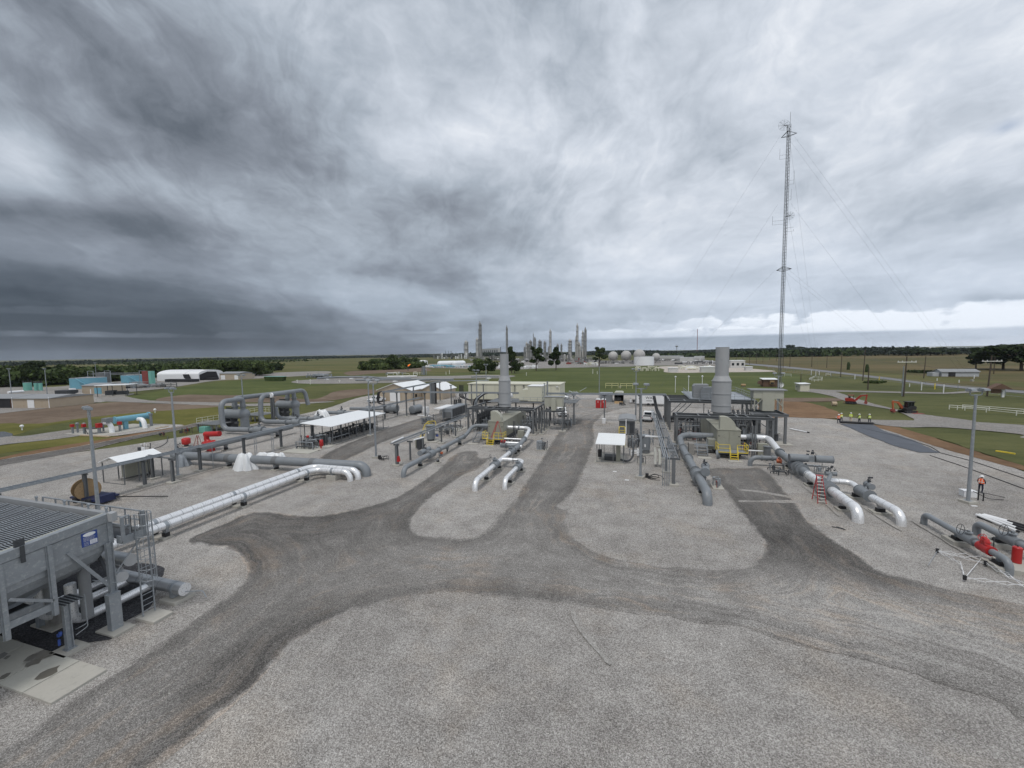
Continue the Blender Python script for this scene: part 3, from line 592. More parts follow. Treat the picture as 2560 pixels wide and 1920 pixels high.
def pole_light(p,h,label,face=0.0,small=False,group='floodlight poles in the yard'):
    t=T('light_pole',label,'light pole',(p[0],p[1],.08),face,group,world=False)
    if not small: t.part('footing',MB().box((0,0,.1),(.95,.95,.28)),'concrete'); t.part('base_plate',MB().box((0,0,.255),(.5,.5,.03)).box((.0,.11,.6),(.08,.06,.5)),'galvanised')
    t.part('pole',MB().tube([(0,0,.2),(0,0,h*.5),(0,0,h-.55)],.13,12,radii=[.15,.125,.095]),'galvanised')
    t.part('crossarm',MB().tube([(-.62,0,h-.02),(-.62,0,h-.42),(.62,0,h-.42),(.62,0,h-.02)],.045,8,bend=.28).cyl((0,0,h-.7),(0,0,h-.36),.11),'galvanised')
    for s in (-1,1):
        m=MB(); c=V(s*.62,-.08,h+.12); 
        m.prism([(-.24,.10),(-.28,-.05),(.22,-.16),(.27,.02),(.1,.13)],'x',s*.62-.27,s*.62+.27)
        m.v=[(v[0],v[1]-.06,v[2]+h+.1) if i>=0 else v for i,v in enumerate(m.v)]
        hd=t.part('floodlight',m,'galvanised'); 
        t.part('lens',MB().prism([(-.255,-.075),(.215,-.185),(.215,-.17),(-.255,-.06)],'x',-.22,.22).build('x','lens_glass') if 0 else _lens(s,h),'lens_glass',under=hd)
    return t
def _lens(s,h):
    m=MB(); m.prism([(-.285,-.045),(.21,-.155),(.205,-.185),(-.29,-.075)],'x',s*.62-.22,s*.62+.22); m.v=[(v[0],v[1]-.06,v[2]+h+.1) for v in m.v]; return m
def rail(t,pts,h=1.07,mat='galvanised',step=1.4,r=.028,name='railing',post='post',toe=True,under=None):
    """guard rail along a path of floor points"""
    for z in (h,h*.55): t.part('rail',MB().tube([Vector(p)+V(0,0,z) for p in pts],r,6,True),mat,under=under)
    if toe: 
        for a,b in zip(pts[:-1],pts[1:]): t.part('toe_board',MB().bar(Vector(a)+V(0,0,.06),Vector(b)+V(0,0,.06),.012,.10),mat,under=under)
    for a,b in zip(pts[:-1],pts[1:]):
        a=Vector(a);b=Vector(b);k=max(1,round((b-a).length/step))
        for i in range(k+1):
            if i==0 and a!=Vector(pts[0]): continue
            q=a+(b-a)*i/k; t.part(post,MB().cyl(q,q+V(0,0,h),r,n=6),mat,under=under)
def stairs(t,top,bot,w,n,mat='galvanised',rails=True,wd=(1,0,0)):
    top=Vector(top);bot=Vector(bot);wd=Vector(wd).normalized()
    for s in (-1,1):
        t.part('stringer',MB().bar(bot+wd*s*w/2,top+wd*s*w/2,.03,.2),mat)
        if rails:
            m=MB().tube([bot+wd*s*w/2+V(0,0,.1),bot+wd*s*w/2+V(0,0,.95),top+wd*s*w/2+V(0,0,.95),top+wd*s*w/2],.025,6).tube([bot+wd*s*w/2+V(0,0,.5),top+wd*s*w/2+V(0,0,.5)],.02,6)
            t.part('handrail',m,mat)
    d=(bot-top); d.z=0; d.normalize()
    for i in range(n):
        c=bot+(top-bot)*((i+.6)/n); m=MB(); a=wd*w/2*.97; b=d*.13
        m.add([c-a-b,c+a-b,c+a+b,c-a+b,c-a-b-V(0,0,.03),c+a-b-V(0,0,.03),c+a+b-V(0,0,.03),c-a+b-V(0,0,.03)],[(0,1,2,3),(7,6,5,4),(0,4,5,1),(1,5,6,2),(2,6,7,3),(3,7,4,0)])
        t.part('tread',m,mat)
def cage_ladder(t,a,b,w=.45,cage=None,mat='galvanised',face=(0,-1,0),wd=(1,0,0)):
    a=Vector(a);b=Vector(b);wd=Vector(wd).normalized();f=Vector(face).normalized()
    for s in (-1,1): t.part('ladder_rail',MB().bar(a+wd*s*w/2,b+wd*s*w/2+V(0,0,1.0),.06,.05,up=f),mat)
    n=int((b-a).length/.3)
    for i in range(1,n): p=a+(b-a)*i/n; t.part('rung',MB().cyl(p-wd*w/2,p+wd*w/2,.016,n=6),mat)
    if cage:
        z0=cage; 
        def hoop(z,r): 
            c=a+(b-a)*((z-a.z)/max(.01,(b.z-a.z))); c.z=z
            return [c+wd*(-w/2*math.cos(th)*1.0+ -0*th)+f*0 if 0 else c+wd*(-(w/2+.06)*math.cos(th))+f*(.66*r*math.sin(th)) for th in [math.pi*i/8 for i in range(9)]]
        zs=[z0+i*(b.z+1.0-z0)/6 for i in range(7)]
        for z in zs: t.part('cage_hoop',MB().tube(hoop(z,1.15 if z==zs[0] else 1),.022,5,False),mat)
        H0=hoop(zs[0],1.15);H1=hoop(zs[-1],1)
        for i in (1,2,3,4,5,6,7): t.part('cage_bar',MB().cyl(H0[i],H1[i],.014,n=5),mat)
# ------------------------------------------------------------------ near left: fan cooler on steel legs
CX=-27.4
def cz(y,z): return z+(y-14.34)*.085
ck=T('fan_cooler','huge galvanised fan cooler on steel legs, slatted top and blue placard, at the left edge','cooler',(-30.5,11.0,.08))
Yb,Yf=14.34,4.5
m=MB(); 
def pan(m,x0,x1,y0,y1,za,zb):
    """upright member following the slope of the long side: za..zb heights at the far corner"""
    vs=[(x,y,cz(y,z)) for z in (za,zb) for (x,y) in ((x0,y0),(x1,y0),(x1,y1),(x0,y1))]
    return m.add(vs,[(3,2,1,0),(4,5,6,7),(0,1,5,4),(1,2,6,5),(2,3,7,6),(3,0,4,7)])
for i,(a,b) in enumerate(((Yf,7.2),(7.2,10.05),(10.05,11.72),(11.72,Yb))):
    ck.part('side_panel',pan(MB(),CX-.04,CX,a+.006,b-.006,4.95,6.08),'galvanised')
ck.part('top_rim',pan(MB(),CX-.30,CX+.055,Yf,Yb+.05,6.12,6.56),'galvanised')
ck.part('rim_plate',pan(MB(),CX-.42,CX-.30,Yf,Yb,6.30,6.555),'beige_paint')
ck.part('end_panel',pan(MB(),-40,CX-.05,Yb-.04,Yb,4.95,6.1),'galvanised')
ck.part('end_rim',pan(MB(),-40,CX-.31,Yb-.16,Yb+.06,6.12,6.57),'roof_grey')
ck.part('end_channel',pan(MB(),CX-.0,CX+.42,Yb-.2,Yb+.05,6.15,6.62),'stack_grey')
ck.part('far_side_panel',pan(MB(),-40,-39.95,Yf,Yb-.2,4.95,6.5),'galvanised')
ck.part('bundle_floor',pan(MB(),-39.9,CX-.45,Yf,Yb-.2,5.9,5.95),'black_rubber')
nb=10; w=(39.9-27.9)/nb
for i in range(nb):
    x0=CX-.46-i*w; m=MB(); k=int((Yb-.25-Yf)/.115)
    for j in range(k):
        y=Yf+.05+j*.115; z=cz(y,6.36)+.02*math.sin(i*2.1)
        m.bar((x0-.05,y,z-.03),(x0-w+.10,y,z+.05),.040,.030)
    ck.part('louver_bank',m,'galvanised',kind='stuff')
    ck.part('louver_beam',pan(MB(),x0-w+.0,x0-w+.07,Yf,Yb-.2,6.2,6.33),'dark_steel')
for (y,zl,zh) in ((10.16,2.55,6.11),(11.80,2.55,6.11),(7.3,2.55,6.11)):
    ck.part('stiffener_leg',MB().box((CX+.07,y,(cz(y,zl)+cz(y,zh))/2),(.11,.17,cz(y,zh)-cz(y,zl))).box((CX+.02,y,(cz(y,zl)+cz(y,zh))/2),(.02,.26,cz(y,zh)-cz(y,zl)-.02)),'galvanised')
ck.part('corner_post',MB().box((CX+.04,Yb-.12,5.5),(.07,.22,1.28)),'galvanised')
# plenum hopper with a curved skirt
m=MB(); N=10
for xs,xe in ((CX-.1,-39.8),):
    prof=[(0,4.95),(.02,4.6),(.25,4.1),(.75,3.65),(1.3,3.3)]
    for j in range(len(prof)-1):
        (d0,z0),(d1,z1)=prof[j],prof[j+1]
        m.add([(xs-d0,Yf,cz(Yf,z0)),(xs-d0,Yb-.3-d0,cz(Yb,z0)),(xs-d1,Yb-.3-d1*1.3,cz(Yb,z1)),(xs-d1,Yf,cz(Yf,z1))],[(0,1,2,3)])
        m.add([(xs-d0,Yb-.3-d0,cz(Yb,z0)),(xe,Yb-.3-d0,cz(Yb,z0)),(xe,Yb-.3-d1*1.3,cz(Yb,z1)),(xs-d1,Yb-.3-d1*1.3,cz(Yb,z1))],[(0,1,2,3)])
ck.part('plenum_hopper',m,'galvanised')
ck.part('fan_ring',MB().lathe((-30.6,10.8,0),[(1.75,2.95),(1.75,3.3),(1.9,3.45),(1.95,3.45),(1.8,3.3),(1.8,2.95)],28),'galvanised')
m=MB().cyl((-30.6,10.8,2.6),(-30.6,10.8,3.2),.22)
for k in range(6): 
    a=k*math.pi/3; m.bar((-30.6+.2*math.cos(a),10.8+.2*math.sin(a),3.1),(-30.6+1.65*math.cos(a),10.8+1.65*math.sin(a),3.16),.24,.03)
ck.part('fan',m,'dark_steel')
ck.part('bottom_beam',MB().b2(CX-.12,CX-.0,Yf,11.75,2.62,2.96).b2(CX-.9,CX-.78,Yf,11.75,2.62,2.96),'galvanised')
ck.part('motor_deck',MB().b2(CX-3.5,CX-.93,Yf,11.6,2.64,2.70),'dark_steel')
ck.part('drive_motor',MB().cyl((-29.5,9.2,3.0),(-29.5,10.0,3.0),.26).box((-29.5,9.6,2.82),(.4,.6,.2)),'blue_paint')
ck.part('brace',MB().bar((CX+.1,10.3,4.05),(CX+.1,11.75,3.1),.05,.14),'galvanised')
ck.part('brace',MB().bar((CX+.05,12.45,5.2),(CX+.02,14.0,2.5),.06,.15),'galvanised')
ck.part('brace',MB().bar((CX-1.6,14.2,4.9),(CX-.2,14.2,2.6),.15,.06),'dark_steel')
ck.part('leg',MB().ibeam((CX+.12,14.05,2.2),(CX+.12,14.05,4.98),.24,.28,.03),'galvanised')
ck.part('leg',MB().ibeam((-27.55,12.25,.2),(-27.55,12.25,2.52),.24,.26,.03).box((-27.55,12.25,.22),(.42,.42,.03)),'galvanised')
ck.part('leg',MB().ibeam((-31.4,12.9,.2),(-31.4,12.9,3.4),.24,.26,.03),'galvanised')
ck.part('leg',MB().ibeam((-33.8,14.1,.2),(-33.8,14.1,4.9),.24,.26,.03),'galvanised')
ck.part('pedestal',MB().box((-27.15,13.95,1.18),(.36,.52,2.0)).box((-27.15,13.95,2.2),(.40,.56,.03)),'galvanised')
ck.part('service_shelf',MB().b2(-28.6,-27.45,12.15,12.9,2.53,2.56),'dark_steel')
m=MB()
for i in range(6): m.cyl((-28.7+i*.05,12.0+i*.17,2.62),(-27.3+i*.03,12.05+i*.16,2.62),.02,n=6)
m.tube([(-27.3,12.9,2.7),(-27.3,12.9,1.0),(-27.5,12.5,.75)],.018,6,bend=.1); m.tube([(-27.45,12.95,2.7),(-27.45,12.95,1.1),(-27.7,12.6,.95)],.018,6,bend=.1); m.cyl((-28.0,13.6,3.0),(-26.9,14.1,2.75),.02,n=6)
ck.part('conduit',m,'galvanised')
ck.part('junction_boxes',MB().box((-27.75,12.0,1.05),(.14,.14,.14)).box((-27.6,11.98,1.2),(.1,.1,.12)).cyl((-27.7,11.95,.55),(-27.7,11.95,.85),.055),'blue_paint')
for (x,y,a,b) in ((-27.15,13.95,1.5,1.0),(-27.55,12.25,1.15,1.05),(-31.2,13.4,1.9,1.2),(-33.8,14.1,1.2,1.2)):
    ck.part('footing',MB().box((x,y,.12),(a,b,.16)),'concrete')
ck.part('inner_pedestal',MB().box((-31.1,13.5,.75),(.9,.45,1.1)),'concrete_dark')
# lifting lug and placard
ck.part('lifting_lug',MB().box((CX-.12,10.9,cz(10.9,6.72)),(.10,.34,.34)).box((CX+.1,10.9,cz(10.9,6.2)),(.05,.14,.8)).cyl((CX-.2,10.9,cz(10.9,6.76)),(CX-.04,10.9,cz(10.9,6.76)),.07),'dark_steel')
m=MB().box((CX+.012,13.35,cz(13.35,5.62)),(.014,.66,.72)); pc=ck.part('placard',m,'blue_paint')
m=MB().cyl((CX+.022,13.35,cz(13.35,5.86)),(CX+.026,13.35,cz(13.35,5.86)),.1,n=20); m.v=[(x,13.35+(y-13.35)*2.6,z) for x,y,z in m.v]
m.box((CX+.024,13.5,cz(13.5,5.40)),(.006,.30,.22)); ck.part('placard_panel',m,'white_paint',under=pc)
m=MB(); 
for i in range(4):
    for k in range(7+i%2): m.box((CX+.0245,13.12+k*.062,cz(13.3,5.73-i*.06)),(.004,.042,.018))
for i in range(3): m.box((CX+.0245,13.2,cz(13.2,5.47-i*.07)),(.004,.20,.012))
ck.part('placard_text',m,'reflective',under=pc,kind='stuff')
m=MB()
for i in range(4): m.box((CX+.0285,13.5,cz(13.5,5.46-i*.045)),(.004,.24,.010))
ck.part('placard_text',m,'blue_paint',under=pc,kind='stuff')
for (x,y) in ((-34,Yb+.1),(-31.4,Yb+.1),(-29.3,Yb+.1),(-27.6,Yb)): ck.part('lifting_eye',MB().box((x,y-.08,6.68),(.12,.05,.2)).cyl((x,y-.12,6.8),(x,y-.03,6.8),.08,n=8),'galvanised')
# walkway behind the cooler
wk=T('access_walkway','galvanised walkway with handrails along the back of the near cooler','walkway',(-30,15.2,4.9))
wk.part('floor',MB().b2(-36.0,-26.85,14.5,15.5,5.00,5.05),'dark_steel')
wk.part('side_beam',MB().b2(-36,-26.8,15.51,15.58,4.78,5.2).b2(-26.84,-26.78,14.45,15.5,4.78,5.2).b2(-27.3,-26.9,14.42,14.49,4.78,5.2),'galvanised')
rail(wk,[(-35.9,15.45,5.06),(-27.0,15.45,5.06)],h=1.2,step=1.2,r=.045); rail(wk,[(-26.9,14.5,5.06),(-26.9,14.85,5.06)],h=1.2,step=1.2,r=.045)
wk.part('gate',MB().tube([(-26.86,14.9,5.3),(-26.86,14.9,6.2),(-26.86,15.3,6.2),(-26.86,15.3,5.3),(-26.86,14.9,5.3)],.022,6),'dark_steel')
for x,y in ((-26.85,15.5),(-26.85,14.5)): wk.part('rail_post',MB().box((x,y,5.6),(.13,.13,1.35)),'galvanised')
wk.part('brace',MB().bar((-26.9,15.3,4.75),(-27.3,14.3,3.2),.06,.06),'galvanised')
cl=T('caged_ladder','tall galvanised ladder in a round safety cage at the corner of the near cooler','ladder',(-26.7,15.35,.1))
cage_ladder(cl,(-26.72,15.3,.2),(-26.72,15.3,5.25),.6,2.4,'galvanised',face=(1,0,0),wd=(0,1,0))
tag(MB().box((0,0,0),(1.5,1.0,.16)).build('ladder_pad','concrete'),'flat concrete pad at the foot of the caged ladder','concrete pad').location=(-26.3,15.3,.16)
# slabs
zs=[]
for i,(x0,x1) in enumerate(((-25.93,-23.95),(-27.85,-25.98),(-30.2,-27.9),(-33.6,-30.25))):
    o=single('concrete_slab',MB().b2(x0,x1,9.88,11.83,.05,.20),'concrete' if i==0 else 'wet_slab',['clean outermost pale concrete slab beside the near cooler','wet stained concrete slab second from the gravel','third concrete slab with dark puddle stains','innermost concrete slab in the shade of the cooler'][i],'concrete slab',((x0+x1)/2,10.8,.05),group='concrete slabs under the cooler'); zs.append(o)
for k,c in ((1,(470,1650,560,1560,660,1510,770,1475,835,1450,790,1500,795,1545,720,1590,600,1640,520,1659)),(2,(335,1475,365,1425,440,1395,585,1355,560,1400,540,1430,430,1460,380,1480)),(2,(315,1405,380,1340,450,1300,530,1293,480,1350,400,1390)),(3,(-60,1370,0,1300,60,1270,110,1290,60,1340,0,1370)),(3,(45,1365,90,1325,155,1315,120,1350,80,1375)),(2,(-40,1659,20,1600,90,1565,158,1552,120,1600,60,1640))):
    P=[Z4(c[i],c[i+1],.204) for i in range(0,len(c),2)]; MB().quad(*P).build('wet_stain','wet_stain',zs[k],off=zs[k].location)
# pipes under the cooler
mf=T('insulated_manifold','fat aluminium clad manifold with end cap beside the caged ladder','pipe',(-28,16.9,.1))
mf.part('pipe',MB().cyl((-31.9,16.95,.85),(-26.15,16.9,.85),.35,n=20),'cladding_dull'); mf.part('end_cap',MB().cyl((-26.17,16.9,.85),(-26.13,16.9,.85),.37,n=20),'cladding')
mf.part('jacket_bands',(lambda m:(insul(m,[(-31.9,16.95,.85),(-26.15,16.9,.85)],.35,.9),m)[1])(MB()),'galvanised',kind='stuff')
mf.part('drain_line',MB().tube([(-26.15,16.9,.7),(-25.1,17.2,.75),(-24.9,17.25,.35)],.03,6,bend=.1),'galvanised')
for k,(x,y1,z) in enumerate(((-29.0,15.2,.55),(-31.0,14.9,.55),(-32.3,15.0,.6))): mf.part('branch_pipe',MB().tube([(x-.35,y1-1.9,z+2.2),(x-.35,y1-1.9,z),(x,16.9,z+.15)],.24,14,bend=.5),'cladding')
mf.part('strap',MB().cyl((-27.0,16.9,.85),(-26.8,16.9,.85),.375,n=18).b2(-27.05,-26.75,16.6,17.2,.35,.7),'galvanised')
mf.part('footing',MB().b2(-27.5,-26.2,16.3,17.5,.08,.3),'concrete')
for k,(a,b,lb) in enumerate((((-28.9,13.7,4.6),(-28.9,13.7,.7),'thick brown-grey riser pipe under the corner of the near cooler'),((-30.9,13.2,4.6),(-30.9,13.2,.9),'thick riser pipe behind the front leg of the near cooler'))):
    single('riser_pipe',MB().tube([a,b],.25,16),'roof_grey',lb,'pipe',(a[0],a[1],.1))
# silver line pair
s1=pipe_run('insulated_pipe','far one of two long aluminium clad pipes that bend and dive into the gravel','pipe',[([(-38.3,18.6,1.15),(-38.3,40.2,1.15),(-31.55,40.2,1.15),(-31.55,40.2,-.6)],.36,1.15)],(-38.3,30,.1),'cladding',ins=True,group='pair of aluminium clad pipes',n=20)
s2=pipe_run('insulated_pipe','near one of two long aluminium clad pipes that bend and dive into the gravel','pipe',[([(-36.95,17.6,1.15),(-36.95,39.3,1.15),(-31.95,39.3,1.15),(-31.95,39.3,-.6)],.33,1.1)],(-36.95,28,.1),'cladding',ins=True,group='pair of aluminium clad pipes',n=20)
pipe_run('insulated_pipe','aluminium clad header running under the cooler walkway towards the silver pair','pipe',[([(-38.3,18.7,1.15),(-36.95,17.0,1.9),(-29.5,16.2,2.6)],.36,.8),([(-34.5,17.6,1.15),(-28.6,15.2,2.2)],.3,.4)],(-33,17,.1),'cladding_dull',ins=True)
for k,(x,y) in enumerate(((-37.6,29.8),(-37.6,37.9),(-37.6,22.8))):
    t=T('pipe_support','%s cradle holding the two silver pipes'%('middle grey','grey far-end','near grey')[k],'pipe support',(x,y,.08),group='cradles under the silver pipes')
    t.part('footing',MB().box((x+.35,y-.1,.16),(1.5,.8,.16)),'concrete')
    for xx,r in ((-38.3,.375),(-36.95,.345)):
        t.part('strap',MB().cyl((xx,y-.14,1.15),(xx,y+.14,1.15),r,n=20),'galvanised'); t.part('saddle',MB().prism([(xx-r*.95,1.1),(xx-r*.5,.55),(xx+r*.5,.55),(xx+r*.95,1.1)],'y',y-.12,y+.12),'galvanised')
        t.part('pedestal',MB().box((xx,y,.4),(.45,.35,.32)),'black_rubber')
t=T('pipe_support','square concrete block support under the bend of the near silver pipe','pipe support',(-34.4,39.3,.08)); t.part('footing',MB().box((-34.4,39.35,.36),(1.35,.9,.55)),'concrete'); t.part('strap',MB().cyl((-34.55,39.3,1.15),(-34.25,39.3,1.15),.35,n=20).prism([(38.98,1.1),(39.1,.64),(39.5,.64),(39.62,1.1)],'x',-34.52,-34.28),'galvanised')
# big grey header
pipe_run('grey_header_pipe','thick grey header pipe crossing the yard and diving beside the silver pair','pipe',[([(-61.2,39.75,1.35),(-31.35,41.55,1.35),(-31.35,41.55,-.7)],.55,1.3)],(-45,41,.1),'grey_paint',n=22,flg=[((-59.6,39.85,1.35),(1,.06,0),.55)])
pipe_run('grey_header_pipe','long thick grey pipe running beneath the left cable tray','pipe',[([(-61.6,41.3,1.45),(-62.3,61,1.45)],.48,1.0),([(-61.4,39.6,1.45),(-61.6,41.2,1.45)],.6,.5)],(-61.8,50,.1),'grey_paint',n=20,flg=[((-61.6,42.2,1.45),(0,1,0),.48)])
for k,(x,y) in enumerate(((-52.0,40.3),(-44.5,40.75),(-38.9,41.1))):
    support(x,y,1.35,('grey pipe cradle left of the plastic sheet','wrapped cradle under the middle of the grey header','grey cradle of the header beside the silver bend')[k],1.1,.9,rz=math.pi/2,rp=.55)
    single('pipe_wrap',MB().cyl((x-.35,y-.02,1.35),(x+.35,y+.02,1.35),.575,n=18),'grey_steel',('dull grey wrap band on header nearest the sheet','dull grey wrap band in the middle of the header','dull grey wrap band near the silver pipes')[k],'pipe wrap',(x,y,.9))
for k,(x,y) in enumerate(((-61.8,47.5),(-62.1,57.5),(-61.7,43))): support(x,y,1.45,('dark cradle under the tray-side pipe, middle','dark cradle under the tray-side pipe, far end','dark cradle under the tray-side pipe, near end')[k],1.1,.8,rp=.48)
def drape(name,label,c,rx,ry,h,seed,loc=None,mat='plastic_wrap'):
    r=np.random.RandomState(seed); n=36; m=8; vs=[]; ph=r.rand(6)*6
    for i in range(m+1):
        t=i/m
        for j in range(n):
            a=2*math.pi*j/n; fold=1+.15*t*math.sin(6*a+ph[0])+.11*t*t*math.sin(11*a+ph[1]+t*2)+.10*math.sin(2*a+ph[2])
            rr=(.05+.95*t**.8)*fold; z=h*(1-max(0,(t-.38)/.62)**1.35)*(1+.12*math.sin(3*a+ph[3])*min(1,t*2)+.05*math.sin(9*a+ph[4]+t*5))*(t<1)
            vs.append((c[0]+rx*rr*math.cos(a),c[1]+ry*rr*math.sin(a),max(z,.03)+c[2]))
    mb=MB().add(vs,[(i*n+j,i*n+(j+1)%n,(i+1)*n+(j+1)%n,(i+1)*n+j) for i in range(m) for j in range(n)]+[tuple(range(n))[::-1]],True)
    return single(name,mb,mat,label,'plastic sheet',pt(c))
drape('plastic_sheet','crumpled white plastic sheet draped over the thick grey header',(-48.9,40.1,.08),1.5,1.05,1.98,4)
drape('plastic_sheet','small heap of white plastic sheet behind the header pipe',(-50.5,44.8,.08),2.2,1.1,.9,5)
drape('plastic_sheet','peaked scrap of white plastic beside the tray post',(-47.6,44.2,.08),1.1,.8,1.15,8)
drape('plastic_sheet','grey plastic sheet wrapped round a valve at the left end of the header',(-59.2,39.3,.08),.95,.9,1.5,11,mat='galvanised')
actuated_valve('line_valve','flanged grey valve at the left end of the header',(-60.4,39.7,1.35),(1,.06,0),.5,(0,1,0),(0,0),alen=.9,ar=.15)
# ------------------------------------------------------------------ cable trays / pipe racks
def tray(t,a,b,w,h=.16,rungs=.45,pipes=0,mat='galvanised'):
    a=Vector(a);b=Vector(b);d=(b-a).normalized();s=d.cross(V(0,0,1)).normalized()
    for k in (-1,1): t.part('side_rail',MB().bar(a+s*k*w/2,b+s*k*w/2,.035,h),mat)
    m=MB(); n=int((b-a).length/rungs)
    for i in range(n): p=a+d*(i+.5)*rungs; m.bar(p-s*w/2,p+s*w/2,.04,.03)
    t.part('tray_rungs',m,mat,kind='stuff')
def rack_post(x,y,h,label,w=.28,arm=1.1,group='rack posts',foot=True,mat='grey_steel'):
    t=T('rack_post',label,'post',(x,y,.08),group=group)
    if foot: t.part('footing',MB().box((x,y,.17),(1.05,1.05,.22)),'concrete')
    t.part('column',MB().ibeam((x,y,.28),(x,y,h-.2),w,w,.03),mat); t.part('arm',MB().ibeam((x-arm/2,y,h-.1),(x+arm/2,y,h-.1),.16,.2,.02),mat)
    return t
tr=T('cable_tray','long grey cable tray running the whole left side of the yard','cable tray',(-54.4,45,3.1))
tray(tr,(-54.45,12,3.3),(-54.2,96,3.3),1.0,.16); tray(tr,(-54.95,12,3.22),(-54.9,84,3.22),.28,.12)
tr.part('cover_plate',MB().b2(-54.85,-54.0,12,96,3.18,3.20),'galvanised')
left_posts=[(-54.4,26.6),(-54.3,31.8),(-54.1,38.0),(-54.4,44.5),(-54.4,51.0),(-54.4,57.6),(-54.3,64.8),(-54.3,72.0),(-54.1,79.1),(-54.1,20.5)]
for i,(x,y) in enumerate(left_posts): rack_post(x,y,3.2,'steel post of the long left tray, %s'%('beside the wooden reel','in front of the white roofed shelter','left of the red extinguisher, near the header','behind the plastic sheet','at the open manifold','at the near end of the long roof','under the middle of the long roof','under the far part of the long roof','by the first horizontal tank','hidden behind the cooler top')[i],group='posts of the long left tray')
rack_post(-56.5,34.0,3.1,'second steel post behind the shelter panel',group='posts of the long left tray'); rack_post(-52.3,33.5,3.0,'lone steel post between the shelter and the header',group='posts of the long left tray')
tag(MB().b2(-56.5,-52.2,33.4,33.7,3.0,3.12).build('cross_tray','grey_steel'),'short cross tray between the shelter posts','cable tray')
tb=T('cable_tray','grey cable tray on posts leading to the left compressor','cable tray',(-30.2,58,3.0))
tray(tb,(-30.3,45.9,3.12),(-30.5,72,3.12),.75,.14); tb.part('conduit',MB().cyl((-30.75,45.9,3.2),(-30.8,72,3.2),.05,n=6).cyl((-29.8,45.9,3.2),(-29.9,72,3.2),.05,n=6),'galvanised')
tb.part('white_conduit',MB().cyl((-30.6,46.0,3.3),(-30.9,49.3,3.3),.10,n=8).cyl((-29.4,49.5,2.95),(-28.9,51.5,2.95),.10,n=8),'white_paint')
for i,(x,y) in enumerate(((-30.2,46.5),(-30.7,54.4),(-30.4,60.0),(-30.2,65.1),(-29.5,48.7))): rack_post(x,y,3.0,'post of the left compressor tray %s'%('at its near end with a red extinguisher','beside the grey arched cabinet','beside the upright grey vessel','nearest the compressor frame','made of thin pipe, second from the near end')[i],.34 if i==0 else .2,.9,'posts of the left compressor tray',foot=(i<4))
tc_=T('cable_tray','grey tray carrying a bundle of pipes beside the right compressor','cable tray',(4.1,60,3.1))
tray(tc_,(4.35,46.7,3.22),(4.5,84,3.22),.75,.16)
for k,xo in enumerate((3.25,3.45,3.68)): tc_.part('conduit',MB().cyl((xo,46.7,3.3-.03*k),(xo+.15,84,3.3-.03*k),.055,n=7),'galvanised')
m=MB()
for k in range(4): m.tube([(3.15+k*.22,46.7,3.3),(3.15+k*.22,46.45,3.2),(3.15+k*.22,46.4,.1)],.04,6,bend=.15)
tc_.part('drop_pipes',m,'galvanised')
m=MB()
for k in range(5): m.tube([(4.2+k*.12,72,3.3),(4.15+k*.12,84,3.35),(3.9+k*.12,90,5.3)],.06,6,bend=2)
tc_.part('cable_bundle',m,'black_rubber')
for i,(x,y) in enumerate(((4.3,46.9),(3.9,51.8),(3.9,58.2),(4.0,65),(4.1,72),(4.2,79))): rack_post(x,y,3.15,'post of the right pipe rack %s'%('at its near end','second from its near end','behind the arched grey panels','beside the upright grey vessel','level with the steel frame','at its far end')[i],.34 if i==0 else .24,1.3,'posts of the right pipe rack')
tag(MB().b2(1.6,3.6,58.1,58.4,3.05,3.2).build('cross_tray','white_paint'),'pale horizontal tray leading from the floodlight pole to the right rack','cable tray')
br=T('overhead_tray','long level overhead tray crossing the back of the yard on tall posts','cable tray',(-20,86,5.8))
tray(br,(-57.5,83.6,6.0),(6.3,86.6,6.0),.8,.3,rungs=.9); br.part('cover_plate',MB().bar((-57.5,83.6,5.83),(6.3,86.6,5.83),.7,.02),'galvanised')
bpost=[(-56.8,82.9),(-54.1,84.2),(-51.4,83.9),(-46.65,84.2),(-36.5,84.6),(-28.6,84.9),(-12.1,85.4),(-5.8,86.0),(1.25,86.3),(6.05,86.6)]
for i,(x,y) in enumerate(bpost): rack_post(x,y,5.82,'tall post of the overhead tray, %s'%('leftmost','second from the left','between the two grey tanks','right of the second tank','left of the radiator unit','behind the left compressor','between the two compressors','in front of the red toilets','just left of the right compressor','at the right compressor frame')[i],.24,.8,'tall posts of the overhead tray')
b2=T('overhead_tray','raised tray sloping back past the tan building','cable tray',(-52,95,6))
tray(b2,(-56.9,83.5,6.0),(-57.3,113,6.3),.8,.25,rungs=.9); tray(b2,(-57.3,113,6.4),(-43,118,6.4),.8,.25,rungs=.9)
for i,(x,y) in enumerate(((-54.8,104.6),(-57.1,112.6),(-48.8,103),(-43.7,105.5),(-57.1,97),(-40.5,106.5))): rack_post(x,y,6.1,'tall grey post near the tan building, %s'%('first','beside the big upright duct','in the middle','right of the roof','at the left doorway','at the beige building')[i],.24,.9,'tall posts near the tan building')
# risers hanging down from trays
for i,(x,y,z) in enumerate(((-53.3,45.3,3.1),(-53.6,39.3,3.1),(-53.6,48.5,3.1),(-53.4,54.0,3.1))):
    single('drop_conduit',MB().cyl((x,y,.1),(x,y,z),.045,n=6).cyl((x+.35,y,.1),(x+.35,y,z),.045,n=6) if i%2==0 else MB().cyl((x,y,.1),(x,y,z),.04,n=6),'galvanised',('pair of thin conduits dropping behind the header pipe','single conduit dropping left of the plastic sheet','pair of thin conduits near the open manifold','single conduit dropping beside the open manifold')[i],'conduit',(x,y,.1))
